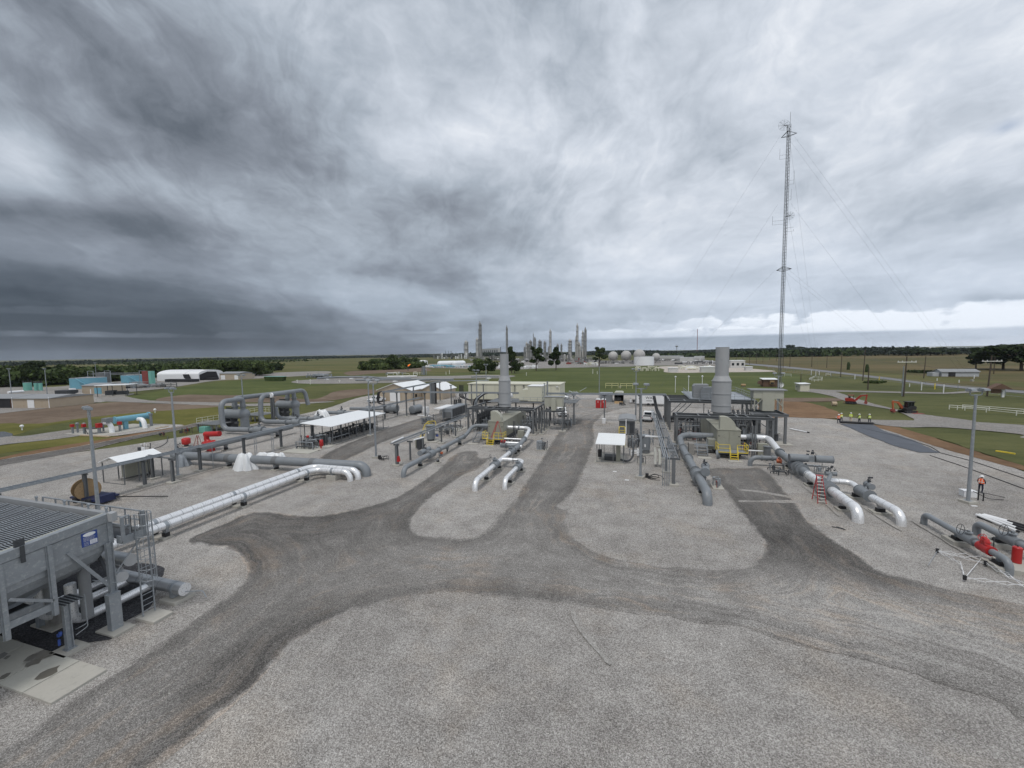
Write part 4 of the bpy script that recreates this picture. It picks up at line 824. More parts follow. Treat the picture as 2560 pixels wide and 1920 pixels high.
# ------------------------------------------------------------------ light poles
LPH=10.7
spots=[(R1,765,570,10.6,'floodlight pole rising beside the wooden cable reel'),(R1,1478,395,11,'floodlight pole in front of the twin separators'),(R3,128,450,11.1,'floodlight pole beside the long white roof'),
 (R4,750,385,10.9,'floodlight pole in front of the right pipe rack'),(R5,1800,480,10.7,'floodlight pole at the right beside the lone worker'),
 (R1,2085,275,10.9,'floodlight pole on the lawn behind the separators'),(R1,75,218,10.9,'far left floodlight pole behind the tan shed'),(R1,385,218,10.9,'second far left floodlight pole behind the tan shed'),
 (R3,78,420,10.6,'tall grey pole beside the white pickup'),(R3,1147,345,10.9,'floodlight pole in front of the beige building'),(R3,1243,285,10.9,'floodlight pole behind the beige building'),
 (R4,702,238,10.9,'floodlight pole behind the red toilets'),(DI,680,762,10.9,'floodlight pole on the far pipeline pad')]
for i,(v,x,y,h,lb) in enumerate(spots):
    p=v(x,y,h); 
    pole_light(p,h,lb,face=rnd.uniform(-.5,.5) if i!=4 else .35)
p=R4(362,205,10.9); single('mast',MB().tube([(p.x,p.y,.1),(p.x,p.y,10.9)],.1,8,radii=[.13,.07]),'galvanised','plain thin grey mast behind the red toilets','mast',(p.x,p.y,.1))
# ------------------------------------------------------------------ compressors
def hood(m,x0,x1,zb,zt,y0,y1,flip=False):
    poly=[(x0,zb),(x0,zt-.05)]
    for i in range(9):
        a=math.pi/2*i/8; poly.append((x0+.25*(x1-x0)+(x1-x0)*.75*math.sin(a),zb+.12+(zt-zb-.12)*math.cos(a)))
    poly+=[(x1,zb)]
    return m.prism(poly,'y',y0,y1)
def exhaust(label,x,y,zs,r1,r2):
    """zs: top, upper band, cone top, cone bottom, band, base"""
    t=T('exhaust_stack',label,'exhaust stack',(x,y,zs[-1]))
    t.part('upper_stack',MB().cyl((x,y,zs[1]),(x,y,zs[0]),r2,n=32,caps=False).cyl((x,y,zs[1]),(x,y,zs[0]-.1),r2*.97,n=32,caps=True).cyl((x,y,zs[0]-.05),(x,y,zs[0]),r2*1.04,n=32,caps=False),'stack_grey')
    t.part('cone',MB().cyl((x,y,zs[2]),(x,y,zs[1]),r1,r2*1.03,n=32,caps=False),'stack_grey')
    t.part('silencer',MB().cyl((x,y,zs[-1]),(x,y,zs[2]),r1,n=32),'stack_grey')
    for z in list(zs[1:-1])+[zs[-1]+.1]: t.part('stiffening_ring',MB().cyl((x,y,z-.05),(x,y,z+.05),(r1 if z<=zs[2]+.01 else r2)*1.05,n=32),'stack_grey')
    t.part('base_skirt',MB().cyl((x,y,zs[-1]-.7),(x,y,zs[-1]),r1*.8,n=24),'grey_steel')
    m=MB(); 
    for a in (.6,1.9): m.box((x+r2*.8*math.cos(-a),y+r2*1.0*math.sin(-a),zs[0]-1.0*a+.2),(.22,.16,.26))
    t.part('test_port',m,'stack_grey'); return t
def enclosure(label,x0,x1,y0,y1,h,hx0,hx1,hz,redladder=False):
    t=T('compressor_enclosure',label,'machine enclosure',((x0+x1)/2,(y0+y1)/2,.1))
    w=x1-x0
    t.part('body',MB().b2(x0,x1,y0,y1,.75,h-.06),'olive_beige'); t.part('skid_base',MB().b2(x0-.1,x1+.1,y0-.1,y1+.1,.1,.74),'dark_steel')
    t.part('roof_edge',MB().b2(x0-.06,x1+.06,y0-.06,y1+.06,h-.058,h+.02),'olive_beige')
    for i in range(2):
        d=t.part('door',MB().b2(x0+.05+i*w/2+.02,x0+(i+1)*w/2-.03+.0,y0-.045,y0-.003,.85,h-.2),'olive_beige')
        m=MB()
        for zz in (h*.42,h*.75): m.b2(x0+(.10 if i==0 else w-.32),x0+(.32 if i==0 else w-.10),y0-.075,y0-.047,zz,zz+.09)
        t.part('hinge',m,'dark_steel',under=d)
    n=5; L=(y1-y0)/n
    for i in range(n):
        for xx,s in ((x0,-1),(x1,1)): t.part('side_panel',MB().b2(xx+s*.003,xx+s*.035,y0+i*L+.06,y0+(i+1)*L-.06,.85,h-.15),'olive_beige')
    t.part('intake_hood',hood(MB(),hx0,hx1,h+.02,hz,y0+.1,y0+1.1),'beige_paint'); return t
def yplatform(label,x0,x1,y0,y1,zf,sx0,sx1,steps=3):
    t=T('service_platform',label,'platform',((x0+x1)/2,y0,.1))
    t.part('deck',MB().b2(x0,x1,y0,y1,zf-.04,zf),'galvanised'); t.part('deck_frame',MB().b2(x0,x1,y0-.03,y0-.002,zf-.2,zf-.01).b2(x0,x1,y1-.1,y1-.03,zf-.2,zf-.045),'dark_steel')
    for x in (x0,sx0,sx1,x1): t.part('leg',MB().box((x,y0+.05,zf/2),(.07,.07,zf-.1)),'galvanised')
    Y='yellow_paint'
    rail(t,[(x0,y1,zf),(x0,y0,zf),(sx0,y0,zf)],1.1,Y,1.0,.032,toe=True); rail(t,[(sx1,y0,zf),(x1,y0,zf),(x1,y1,zf)],1.1,Y,1.0,.032,toe=True)
    bt=V((sx0+sx1)/2,y0-.75,.12); stairs(t,((sx0+sx1)/2,y0,zf),bt,sx1-sx0,steps,Y)
    t.part('step_pad',MB().b2(sx0-.4,sx1+.4,y0-1.7,y0-.7,.08,.17),'concrete'); return t
def frame(label,x0,x1,ys,z,beams_x,d=.32,w=.3,braces=True,cols=None,loc=None):
    t=T('steel_frame',label,'steel frame',((x0+x1)/2,ys[0],.1))
    M='grey_steel'
    for y in (ys[0],ys[1]): t.part('beam',MB().ibeam((x0-.2,y,z-d/2),(x1+.2,y,z-d/2),w,d,.035),M)
    for x in beams_x: t.part('beam',MB().ibeam((x,ys[0]+w/2+.01,z-d/2),(x,ys[1]-w/2-.01,z-d/2),.2,d*.9,.03),M)
    for x in (x0,x1): 
        if len(ys)>2: t.part('beam',MB().ibeam((x,ys[1]+w/2+.01,z-d/2),(x,ys[-1],z-d/2),.24,d*.9,.03),M)
    for x in (x0,x1):
        for y in ys:
            t.part('column',MB().ibeam((x,y,.35),(x,y,z-d-.003),.30,.30,.035),M); t.part('footing',MB().box((x,y,.2),(.95,.95,.26)),'concrete')
    if braces:
        t.part('brace',MB().bar((x0+.16,ys[0],z-1.7),(x0+1.5,ys[0],z-d-.02),.12,.12),M); t.part('brace',MB().bar((x1-.16,ys[0],z-1.9),(x1-2.2,ys[0],z-d-.02),.12,.12),M)
        for x in (x0,x1):
            for k in range(len(ys)-1):
                a,b=(ys[k],ys[k+1]) if k%2 else (ys[k+1],ys[k]); t.part('brace',MB().bar((x,a,.9),(x,b,z-d-.1),.10,.10),M)
    return t
# left compressor
f1=frame('grey steel frame carrying the stack over the left compressor',-29.6,-17.1,[69.6,71.9,74.2,76.6,79.0],4.75,[-29.6,-26.3,-24.9,-21.6,-20.2,-17.1])
for x in (-16.7,): 
    for y in (70.4,72.8,75.2,77.6): f1.part('column',MB().ibeam((x+.9,y,.35),(x+.9,y,4.3),.22,.22,.03),'grey_steel'); f1.part('footing',MB().box((x+.9,y,.18),(.8,.8,.2)),'concrete')
m=MB()
for k in range(9): y=69.9+k*1.1; m.bar((-28.9,y,.9),(-26.9,y+.6,4.2),.16,.16); m.box((-27.9,y+.5,2.2),(.5,.3,2.6))
f1.part('pipe_hangers',m,'dark_steel')
st1=exhaust('pale grey exhaust stack of the left compressor, the slimmer of the two',-23.2,72.3,[Z1.top((-23.2,72.3),-1125+0) if 0 else R3.top((-23.2,72.3),175),R3.top((-23.2,72.3),390),R3.top((-23.2,72.3),440),R3.top((-23.2,72.3),555),4.75],1.12,.80)
st1.part('stiffening_ring',MB().cyl((-23.2,72.3,5.4),(-23.2,72.3,5.5),1.24,n=32),'stack_grey')
enclosure('olive beige enclosure of the left compressor behind the yellow platform',-23.2,-20.55,62.9,77.5,3.55,-22.75,-20.9,5.25)
yplatform('yellow railed platform at the left compressor doors',-23.5,-20.0,61.0,62.6,.95,-22.55,-21.5)
t=T('stepladder','tall red ladder leaning against the left compressor enclosure','ladder',(-21.6,61.9,.95))
for (a,b) in (((-22.3,61.6,.97),(-21.35,62.3,3.75)),((-21.95,61.5,.97),(-21.2,62.25,3.75))): t.part('ladder_rail',MB().bar(a,b,.05,.07),'red_paint')
for i in range(9): f=i/9+.05; a=V(-22.3,61.6,.97).lerp(V(-21.35,62.3,3.75),f); b=V(-21.95,61.5,.97).lerp(V(-21.2,62.25,3.75),f); t.part('rung',MB().cyl(a,b,.02,n=6),'red_paint')
t.part('prop',MB().bar((-21.2,62.3,3.75),(-20.55,62.2,1.0),.04,.04),'red_paint')
t=T('access_stairs','grey steel stairs left of the left compressor door','stairs',(-24.6,62,.1)); stairs(t,(-24.9,63.4,1.35),(-24.9,61.4,.15),1.1,5); t.part('landing',MB().b2(-25.5,-23.5,63.4,64.6,1.3,1.35),'galvanised'); t.part('step_pad',MB().b2(-26.0,-24.3,60.2,61.3,.08,.16),'concrete')
t.part('guard_rail',MB().tube([(-23.9,63.4,1.3),(-23.9,63.4,2.4),(-23.3,64.4,2.4),(-23.3,64.4,1.3)],.03,6),'galvanised')
# deck with filter house behind the left stack
dk=T('filter_deck','grey grated deck with handrails behind the left stack','deck',(-21,81,4.7))
dk.part('deck',MB().b2(-29.4,-17.0,79.3,86.0,4.62,4.70),'grey_steel'); rail(dk,[(-24.5,79.4,4.7),(-17.1,79.4,4.7),(-17.1,85.9,4.7)],1.07)
for x in (-29,-25,-21,-17.2): dk.part('column',MB().ibeam((x,85.8,.1),(x,85.8,4.6),.25,.25,.03),'grey_steel')
fh=T('filter_house','cream inlet filter house with rounded duct beside the left stack','filter house',(-20.5,81,4.75))
fh.part('body',MB().b2(-20.9,-17.9,80.6,84.6,4.8,7.9),'cream_paint'); fh.part('roof',MB().b2(-21.0,-17.8,80.5,84.7,7.92,8.0),'white_paint')
fh.part('duct',MB().prism([(-22.9,4.9),(-22.9,6.4)]+[(-22.0+1.0*math.cos(a)*-1*.9,6.4+.8*math.sin(a)) for a in [0.1,.5,.9,1.3,1.57]]+[(-20.92,7.2),(-20.92,4.9)],'y',80.9,83.8),'cream_paint')
fh.part('elbow',MB().tube([(-24.9,80.5,4.8),(-24.9,80.5,5.9),(-24.2,80.5,6.0)],.45,14,bend=.4),'white_paint')
for z in (5.5,6.6): fh.part('door_hinge',MB().b2(-17.88,-17.86,81.0,82.0,z,z+.1),'dark_steel')
for x,z in ((-17.3,8.5),(-16.7,8.9)): fh.part('vent_pipe',MB().cyl((x,80.3,4.8),(x,80.3,z),.06 if x<-17 else .16,n=8).cyl((x,80.3,z-.1),(x,80.3,z+.08),.2,n=8),'galvanised')
m=MB()
for k in range(22): 
    a=V(rnd.uniform(-15.8,-10.5),rnd.uniform(84,88),rnd.uniform(4.6,6.6)); b=a+V(rnd.choice([-1,1])*rnd.uniform(.5,1.8),rnd.uniform(-.4,.4),rnd.choice([0,0,-.8,.8])); m.tube([a,b],.05,6)
dk.part('pipework',m,'galvanised')
rail(dk,[(-16.5,80.6,4.7),(-11.2,80.6,4.7)],1.07); dk.part('deck',MB().b2(-16.9,-11.0,80.4,86,4.6,4.68),'grey_steel')
for x in (-15.5,-13.4,-11.4): dk.part('column',MB().ibeam((x,80.8,.1),(x,80.8,4.55),.24,.24,.03),'grey_steel')
stairs(dk,(-12.8,79.8,4.5),(-12.2,76.2,.3),.8,12,'grey_steel')
ab=T('oil_cooler','beige box cooler on a raised steel stand right of the left compressor','cooler',(-14,76,.1))
ab.part('cabinet',MB().b2(-16.0,-12.6,74.2,75.8,4.7,6.5),'beige_paint'); ab.part('cabinet_roof',MB().b2(-16.1,-12.5,74.1,75.9,6.5,6.56),'roof_grey')
ab.part('centre_duct',MB().b2(-14.6,-13.8,73.6,74.18,4.05,6.3),'beige_paint'); ab.part('stand',MB().ibeam((-16.6,73.9,3.85),(-12.4,73.9,3.85),.2,.3,.03).ibeam((-16.6,76,3.85),(-12.4,76,3.85),.2,.3,.03).b2(-16.2,-12.5,74.0,75.9,4.01,4.05),'grey_steel')
for x,y in ((-12.6,73.9),(-12.6,76.0),(-16.4,76.0)): ab.part('leg',MB().ibeam((x,y,.3),(x,y,3.68),.26,.26,.03),'grey_steel'); ab.part('footing',MB().box((x,y,.18),(1.2,1.2,.22)),'concrete')
for x in (-15.9,-12.7): 
    for y in (74.3,75.7): ab.part('cabinet_leg',MB().box((x,y,4.37),(.12,.12,.64)),'beige_paint')
# left suction and discharge pipes
pipe_run('suction_pipe','long grey pipe from the gravel up into the left side of the left compressor','pipe',[([(-26.6,42.2,-.6),(-26.6,42.2,1.15),(-26.85,61.8,1.15),(-26.85,65.2,2.3),(-23.0,65.3,2.3)],.31,1.1)],(-26.7,50,.1),'grey_paint',n=18,flg=[((-26.8,58.6,1.15),(0,1,0),.31),((-26.7,51.9,1.15),(0,1,0),.31),((-26.85,61.0,1.15),(0,1,0),.31)])
actuated_valve('actuated_valve','grey valve with a long horizontal actuator on the left compressor suction pipe',(-26.7,49.4,1.15),(0,1,0),.36,(.0,1,0),(-.95,0),alen=2.6,ar=.36,zoff=.35)
for i,(y) in enumerate((46.5,59.2,54.6)): support(-26.75,y,1.15,('footing nearest the dive of the left suction pipe','footing of the left suction pipe near the stairs','thin prop midway along the left suction pipe')[i],1.15 if i<2 else .4,.8 if i<2 else .3,rp=.31)
hand_valve('bypass_valve','small valve with orange tag beside the left suction pipe',(-25.5,50.0,.9),(1,0,0),.13,(0,-1,0),L=.5,wr=.16)
single('orange_tag',MB().box((-25.3,49.9,1.25),(.3,.3,.25)),'orange_paint','orange box on the small valve beside the left suction pipe','valve box',(-25.3,49.9,1.1))
support(-25.4,48.9,.75,'small square footing under the bypass of the left suction pipe',.7,.7,rp=.1)
pipe_run('discharge_pipe','silver insulated pipe leaving the right side of the left compressor','pipe',[([(-20.5,65.0,2.25),(-16.5,65.0,2.25),(-16.3,61.2,1.5),(-16.3,60.6,1.4)],.31,1.0)],(-17,63,.1),'cladding',ins=True,flg=[((-18.4,65,2.25),(1,0,0),.33)])
pipe_run('discharge_pipe','grey check valve piece and elbow at the foot of the left discharge','pipe',[([(-16.3,60.8,1.45),(-16.3,57.3,1.05),(-18.2,57.2,1.05)],.34,.7),([(-16.35,57.3,.95),(-16.35,52.6,1.1)],.33,.3)],(-16.4,57,.1),'grey_paint',flg=[((-16.3,60.3,1.4),(0,1,.1),.33),((-16.35,54.7,1.0),(0,1,0),.33)])
hand_valve('recycle_valve','grey recycle valve with a red cover beside the yellow platform',(-18.7,57.25,1.05),(1,0,0),.30,(0,-1,0),L=.9)
single('valve_cover',MB().b2(-19.1,-18.4,57.0,57.5,1.5,1.75),'red_paint','red cover on top of the recycle valve of the left compressor','valve cover',(-18.7,57.2,1.5))
pipe_run('recycle_line','white recycle pipes running back under the left compressor','pipe',[([(-18.2,57.4,.9),(-15.9,57.4,.9)],.26,.2),([(-19.6,60.5,1.3),(-16.4,60.5,1.3)],.13,.2),([(-19.0,59.0,1.0),(-16.6,59.0,1.0)],.2,.2)],(-17,59,.1),'cladding')
pipe_run('discharge_pipe','left one of the two silver pipes in the middle island','pipe',[([(-16.4,52.7,1.1),(-16.35,39.8,1.1),(-16.35,39.8,-.6)],.30,1.1)],(-16.4,45,.1),'cladding',ins=True,group='silver pipes of the middle island',fmat='cladding_dull')
pipe_run('discharge_pipe','right one of the two silver pipes in the middle island','pipe',[([(-16.4,49.0,1.15),(-13.4,49.0,1.15),(-13.4,47.5,1.1),(-13.38,41.1,1.1),(-13.38,41.1,-.6)],.27,.9)],(-13.4,45,.1),'cladding',ins=True,group='silver pipes of the middle island',fmat='cladding_dull')
hand_valve('island_valve','clad valve on the left silver pipe of the middle island',(-16.4,46.6,1.1),(0,1,0),.36,(-1,0,0),L=1.5,wr=.42)
hand_valve('island_valve','clad valve on the right silver pipe of the middle island',(-13.4,46.4,1.1),(0,1,0),.33,(-1,0,0),L=1.4,wr=.42)
hand_valve('island_valve','clad valve at the back end of the middle island near the compressor',(-16.4,53.3,1.05),(0,1,0),.36,(-1,0,0),L=1.4,wr=.42)
for i,(x,y) in enumerate(((-16.36,43.4),(-13.38,43.0),(-16.4,48.2),(-13.4,47.8),(-16.4,55.6),(-16.3,57.0))): support(x,y,1.1,('front footing of the left island pipe','front footing of the right island pipe','back footing of the left island pipe','back footing of the right island pipe','footing under the island valve nearest the compressor','footing under the check valve piece')[i],1.0,.85,rp=.3,mat='cladding_dull')
def clutter(label,x0,x1,y0,y1,h,n,cat='pipework skid',mats=('galvanised','grey_steel','dark_steel'),seed=1,base=True,boxes=3,r=.035):
    """a small skid of instruments: standing tubes, cross tubes and boxes, each its own part"""
    q=random.Random(seed); t=T('instrument_skid',label,cat,((x0+x1)/2,(y0+y1)/2,.08))
    if base: t.part('base_slab',MB().b2(x0,x1,y0,y1,.08,.2),'concrete')
    for i in range(n):
        x=q.uniform(x0+.1,x1-.1);y=q.uniform(y0+.1,y1-.1);z=q.uniform(h*.45,h)
        m=MB().cyl((x,y,.2),(x,y,z),q.uniform(r*.7,r*1.6),n=7)
        k=q.random()
        if k<.5: m.sphere((x,y,z+.07),.1,8,5)
        elif k<.75: m.cyl((x-.12,y,z),(x+.12,y,z),.09,n=8)
        t.part('standpipe',m,q.choice(mats))
    for i in range(n//2):
        z=q.uniform(.4,h*.8); y=q.uniform(y0+.1,y1-.1); xa=q.uniform(x0,x0+(x1-x0)*.4); xb=q.uniform(x0+(x1-x0)*.6,x1); t.part('cross_pipe',MB().tube([(xa,y,.2),(xa,y,z),(xb,y,z),(xb,y,.2)],q.uniform(r*.7,r*2),7,bend=.12),q.choice(mats))
    for i in range(boxes):
        x=q.uniform(x0+.2,x1-.2);y=q.uniform(y0+.1,y1-.1); t.part('control_box',MB().box((x,y,.2+h*.3),(q.uniform(.2,.5),q.uniform(.15,.3),h*.4)),q.choice(mats))
    return t
k1=clutter('small instrument skid right of the left compressor',-14.2,-12.4,58.7,60.4,1.9,12,seed=4); k1.part('tank_box',MB().b2(-14.0,-13.2,58.9,59.6,.2,1.5),'galvanised')
clutter('low tangle of small pipes under the left compressor platform',-19.8,-17.4,58.3,63.5,1.3,12,seed=14,base=False)
single('grey_cabinet',MB().b2(-18.3,-17.3,63.6,64.3,.1,2.0),'olive_beige','olive cabinet on the right side of the left compressor','cabinet',(-17.8,64,.1))
for x in (-19.0,-18.75): single('drain_standpipe',MB().cyl((x,63.6,.1),(x,63.6,3.6),.08,n=8),'dark_steel','dark upright pipe right of the left enclosure, %s one'%('left' if x<-18.9 else 'right'),'pipe',(x,63.6,.1),group='dark upright pipes')
# equipment left of the left compressor tray
t=T('vertical_vessel','upright grey vessel with flat top left of the left compressor','vessel',(-33.0,61.2,.08)); t.part('slab',MB().b2(-34.6,-31.5,60,62.6,.08,.2),'concrete'); t.part('shell',MB().cyl((-33,61.2,.5),(-33,61.2,2.75),.72,n=22).cyl((-33,61.2,2.75),(-33,61.2,2.85),.78,n=22),'grey_paint'); t.part('skirt',MB().cyl((-33,61.2,.2),(-33,61.2,.5),.6,n=18),'dark_steel'); t.part('nameplate',MB().b2(-33.1,-32.9,60.44,60.46,1.5,1.8),'white_paint')
t=T('access_ladder','yellow ladder with hoop top behind the upright grey vessel, left side','ladder',(-35.2,63,.1))
for s in (-.3,.3): t.part('side_rail',MB().tube([(-35.6+s,62.6,.1),(-35.0+s,63.6,2.6),(-34.6+s,64.1,2.7),(-34.2+s,64.6,1.9)],.045,6,bend=.3),'yellow_paint')
for i in range(7): t.part('rung',MB().cyl((-35.95+i*.085,62.6+i*.14,.35+i*.33),(-35.25+i*.085,62.6+i*.14,.35+i*.33),.03,n=6),'yellow_paint')
t.part('guard_hoop',MB().tube([(-34.9,63.5,2.0),(-34.9,63.5,3.0),(-33.6,64.3,3.0),(-33.6,64.3,2.0)],.045,6,bend=.3),'yellow_paint')
hand_valve('blue_valve','small blue hand valve right of the upright grey vessel on the left',(-31.7,61.0,1.1),(1,0,0),.12,(0,-1,0),L=.4,mat='blue_paint',wr=.15)
t=T('panel_cabinet','grey round-topped equipment cabinet beside the left tray','cabinet',(-31.9,55.2,.1)); t.part('door',MB().prism([(54.6,.4),(55.9,.4),(55.9,1.7)]+[(55.25+.65*math.cos(a),1.7+.25*math.sin(a)) for a in [.5,1,1.57,2.1,2.6]]+[(54.6,1.7)],'x',-32.15,-32.0),'olive_beige'); t.part('body',MB().b2(-31.98,-31.3,54.7,55.8,.3,1.8),'dark_steel')
clutter('row of small valves and pipes behind the left compressor tray',-35.5,-31.2,64.5,69,1.9,20,seed=21,base=False,boxes=5)
clutter('low pipe skid between the radiator unit and the left frame',-36.5,-31.5,69.5,74,1.8,18,seed=22,base=True,boxes=4)
t=T('radiator_unit','long ribbed grey radiator cooler on legs left of the left compressor','radiator',(-38.5,83,.1))
t.part('casing',MB().b2(-39.9,-37.6,79.5,88.0,.9,3.0),'galvanised'); t.part('hood',MB().b2(-41.2,-39.3,78.2,84.5,2.95,3.15),'white_paint')
for i in range(6): t.part('radiator_panel',MB().b2(-37.59,-37.54,79.8+i*1.35,80.95+i*1.35,1.1,2.8),'dark_steel')
t.part('end_panel',MB().b2(-39.6,-37.8,79.42,79.49,1.0,2.2),'grey_steel')
for y in (79.8,83.5,87.6): 
    for x in (-39.8,-37.8): t.part('leg',MB().box((x,y,.5),(.12,.12,.8)),'galvanised')
# right compressor
f2=frame('front grey steel frame over the right compressor',6.45,19.4,[66.4,69.0],4.95,[6.45,9.6,11.1,14.9,16.3,19.4],d=.38,w=.34)
f2b=frame('taller rear steel frame with platform behind the right stack',6.4,20.9,[78.5,81.2,84.0,87.0,90.3],5.75,[6.4,9.0,11.5],d=.36,w=.34,braces=False)
for k in range(5): f2b.part('beam',MB().ibeam((6.7,79.9+k*2.3,5.55),(12.2,79.9+k*2.3,5.55),.2,.28,.03),'grey_steel')
for k in range(3): f2b.part('brace',MB().bar((6.6+k*.9,78.5,3.6),(8.2+k*.9,78.5,5.3),.13,.13),'grey_steel')
f2b.part('deck',MB().b2(10.0,20.7,80.6,95.5,5.78,5.84),'galvanised'); rail(f2b,[(10.1,92.5,5.84),(10.1,80.7,5.84),(13.2,80.7,5.84)],1.07); rail(f2b,[(15.8,80.7,5.84),(20.6,80.7,5.84),(20.6,95.4,5.84)],1.07); rail(f2b,[(15.8,80.7,5.84),(15.8,94.4,5.84),(20.6,95.4,5.84)],1.07)
stairs(f2b,(21.3,95,5.8),(22.2,86,2.2),.8,14,'grey_steel')
st2=exhaust('tall thick grey exhaust stack of the right compressor, the larger of the two',13.45,71.3,[Z2.top((13.45,71.3),y) for y in (92,462,530,690,840)]+[4.95],1.40,.97)
enclosure('olive beige enclosure of the right compressor behind the yellow platform',11.35,14.3,62.2,77.0,3.7,11.7,13.72,5.55)
t=T('warning_sign','small white warning label on the right enclosure','sign',(11.3,64.5,1.9)); t.part('plate',MB().b2(11.29,11.31,63.2,63.5,1.8,2.1),'white_paint')
single('side_cover',MB().b2(10.3,11.3,62.8,64.3,.7,2.1),'olive_beige','olive cover box on the left flank of the right enclosure','cover',(10.8,63.5,.7))
yplatform('yellow railed platform at the right compressor doors',11.15,14.75,60.1,62.0,.95,12.55,13.45)
t=T('access_stairs','grey steel stairs and small landing left of the right compressor doors','stairs',(9,61,.1)); stairs(t,(9.3,62.3,1.3),(9.3,60.6,.15),1.3,4); t.part('landing',MB().b2(8.4,11.0,62.3,63.6,1.25,1.3),'galvanised'); t.part('guard_rail',MB().tube([(8.4,62.4,1.3),(8.4,62.4,2.4),(10.9,63.5,2.4),(10.9,63.5,1.3)],.03,6).tube([(10.2,62.3,1.3),(10.2,62.3,2.35),(11.0,62.3,2.35),(11.0,62.3,1.3)],.03,6),'galvanised'); t.part('step_pad',MB().b2(8.6,10.3,59.4,60.5,.08,.16),'concrete'); t.part('pedestal',MB().b2(7.6,8.3,61.3,62.6,.1,1.7),'concrete_dark')
p=Z2(790,1540); single('round_cover',MB().cyl((p.x,p.y,.65),(p.x+.25,p.y-.1,.7),.6,n=20),'grey_paint','grey round cover plate leaning by the yellow platform','cover',(p.x,p.y,.1))
rb=T('turbine_hood','blue-grey tarpaulined machine hood left of the right stack','machine hood',(11.6,84,5.85))
rb.part('body',MB().prism([(10.9,5.86),(10.9,8.0),(11.2,8.35),(13.5,8.35),(13.5,5.86)],'y',83.2,85.4),'roof_grey'); rb.part('tarpaulin',MB().prism([(12.0,5.87),(12.0,7.0),(12.4,7.9),(13.9,8.0),(14.4,5.87)],'y',81.9,83.15),'grey_paint')
for x,y in ((9.1,92),(11.8,93),(14.6,94)): single('small_lamp',MB().cyl((x-.6,y,5.9),(x-.6,y,9.1),.05,n=6).sphere((x-.6,y,9.25),.18,8,6),'white_paint','small white globe lamp on a stalk above the rear deck, %s'%{9.1:'left',11.8:'middle',14.6:'right'}[x],'lamp',(x-.6,y,5.9),group='white globe lamps on the rear deck')
ab=T('oil_cooler','tall beige box cooler on a raised steel stand right of the right compressor','cooler',(20.5,73,.1))
ab.part('roof',MB().b2(18.2,23.4,73.8,76.2,8.2,8.35),'roof_grey'); ab.part('upper_cabinet',MB().b2(18.7,23.0,74,76,6.9,8.19),'beige_paint'); ab.part('centre_duct',MB().b2(20.0,21.7,73.95,75.6,4.9,8.1),'beige_paint')
for x in (18.9,22.9):
    for y in (74.1,75.9): ab.part('cabinet_leg',MB().box((x,y,5.85),(.14,.14,2.05)),'beige_paint')
for a,b in (((18.95,73.98,5.6),(20.0,73.98,6.9)),((22.9,73.98,5.6),(21.8,73.98,6.9)),((22.98,74.1,5.2),(22.98,75.9,6.8))): ab.part('brace',MB().bar(a,b,.1,.1),'beige_paint')
ab.part('stand',MB().ibeam((18.1,71.3,4.6),(22.9,71.3,4.6),.22,.42,.03).ibeam((18.1,76.2,4.6),(22.9,76.2,4.6),.22,.42,.03).ibeam((22.7,71.5,4.6),(22.7,76,4.6),.22,.40,.03).b2(18.3,22.6,71.5,76,4.42,4.46),'grey_steel')
for x,y in ((20.9,73.0),(22.5,71.3),(19.3,74.6),(22.6,76),(18.6,71.3)): ab.part('leg',MB().ibeam((x,y,.2),(x,y,4.38),.34,.34,.04),'grey_steel')
ab.part('slab',MB().b2(20.0,23.4,70.4,74.3,.08,.2),'concrete'); ab.part('drum',MB().cyl((21.8,73.4,.2),(21.8,73.4,1.3),.42,n=16),'dark_steel')
m=MB()
for k in range(6): m.tube([(15.5+k*.7,76,4.6),(15.8+k*.65,74,2.8-.2*k),(16.2+k*.5,72,.3)],.22,8,bend=.6)
single('exhaust_ducts',m,'dark_steel','dark ducts and shadowy pipework under the right rear frame','ductwork',(17,74,.1))
clutter('dark machinery under the left part of the right rear frame',6.9,10.5,70,77,1.9,18,seed=31,base=False,boxes=5,mats=('dark_steel','rust_red','grey_steel'))
clutter('machinery and valves right of the right enclosure',14.9,17.5,62.5,70,2.2,20,seed=32,base=False,boxes=4,mats=('dark_steel','grey_steel','rust_red'))
single('grey_cabinet',MB().b2(16.4,17.6,61.9,62.5,.3,2.0),'olive_beige','olive cabinet right of the right compressor platform','cabinet',(17,62,.1))
for x in (15.6,15.9): single('drain_standpipe',MB().cyl((x,61.6,.1),(x,61.6,4.5),.1,n=8),'grey_steel','grey upright pipe right of the right enclosure, %s one'%('left' if x<15.8 else 'right'),'pipe',(x,61.6,.1),group='grey upright pipes')
pipe_run('suction_pipe','thick grey pipe from the gravel up into the left side of the right compressor','pipe',[([(6.9,41.7,-.6),(6.9,41.7,1.2),(6.65,61.0,1.2),(6.65,64.9,2.2),(11.3,65.0,2.2)],.44,1.5)],(6.8,50,.1),'grey_paint',n=22,flg=[((6.75,55.0,1.2),(0,1,0),.44),((6.7,60.3,1.25),(0,1,0),.44),((8.1,65,2.2),(1,0,0),.44),((6.8,49.2,1.2),(0,1,0),.44)])
actuated_valve('actuated_valve','thick grey valve with a fat round actuator on the right compressor suction pipe',(6.85,47.4,1.2),(0,1,0),.5,(.15,1,0),(.75,.2),alen=2.6,ar=.42,zoff=.75)
for i,y in enumerate((44.6,52.6,57.5,48.8)): support(6.8,y,1.2,('footing nearest the dive of the right suction pipe','third footing of the right suction pipe','footing of the right suction pipe near the frame','footing beside the fat round actuator')[i],1.0,.8,rp=.44)
clutter('valve box with red gauges beside the right suction pipe',8.2,9.3,46.4,48.2,1.6,7,seed=41,boxes=1,mats=('galvanised','rust_red'))
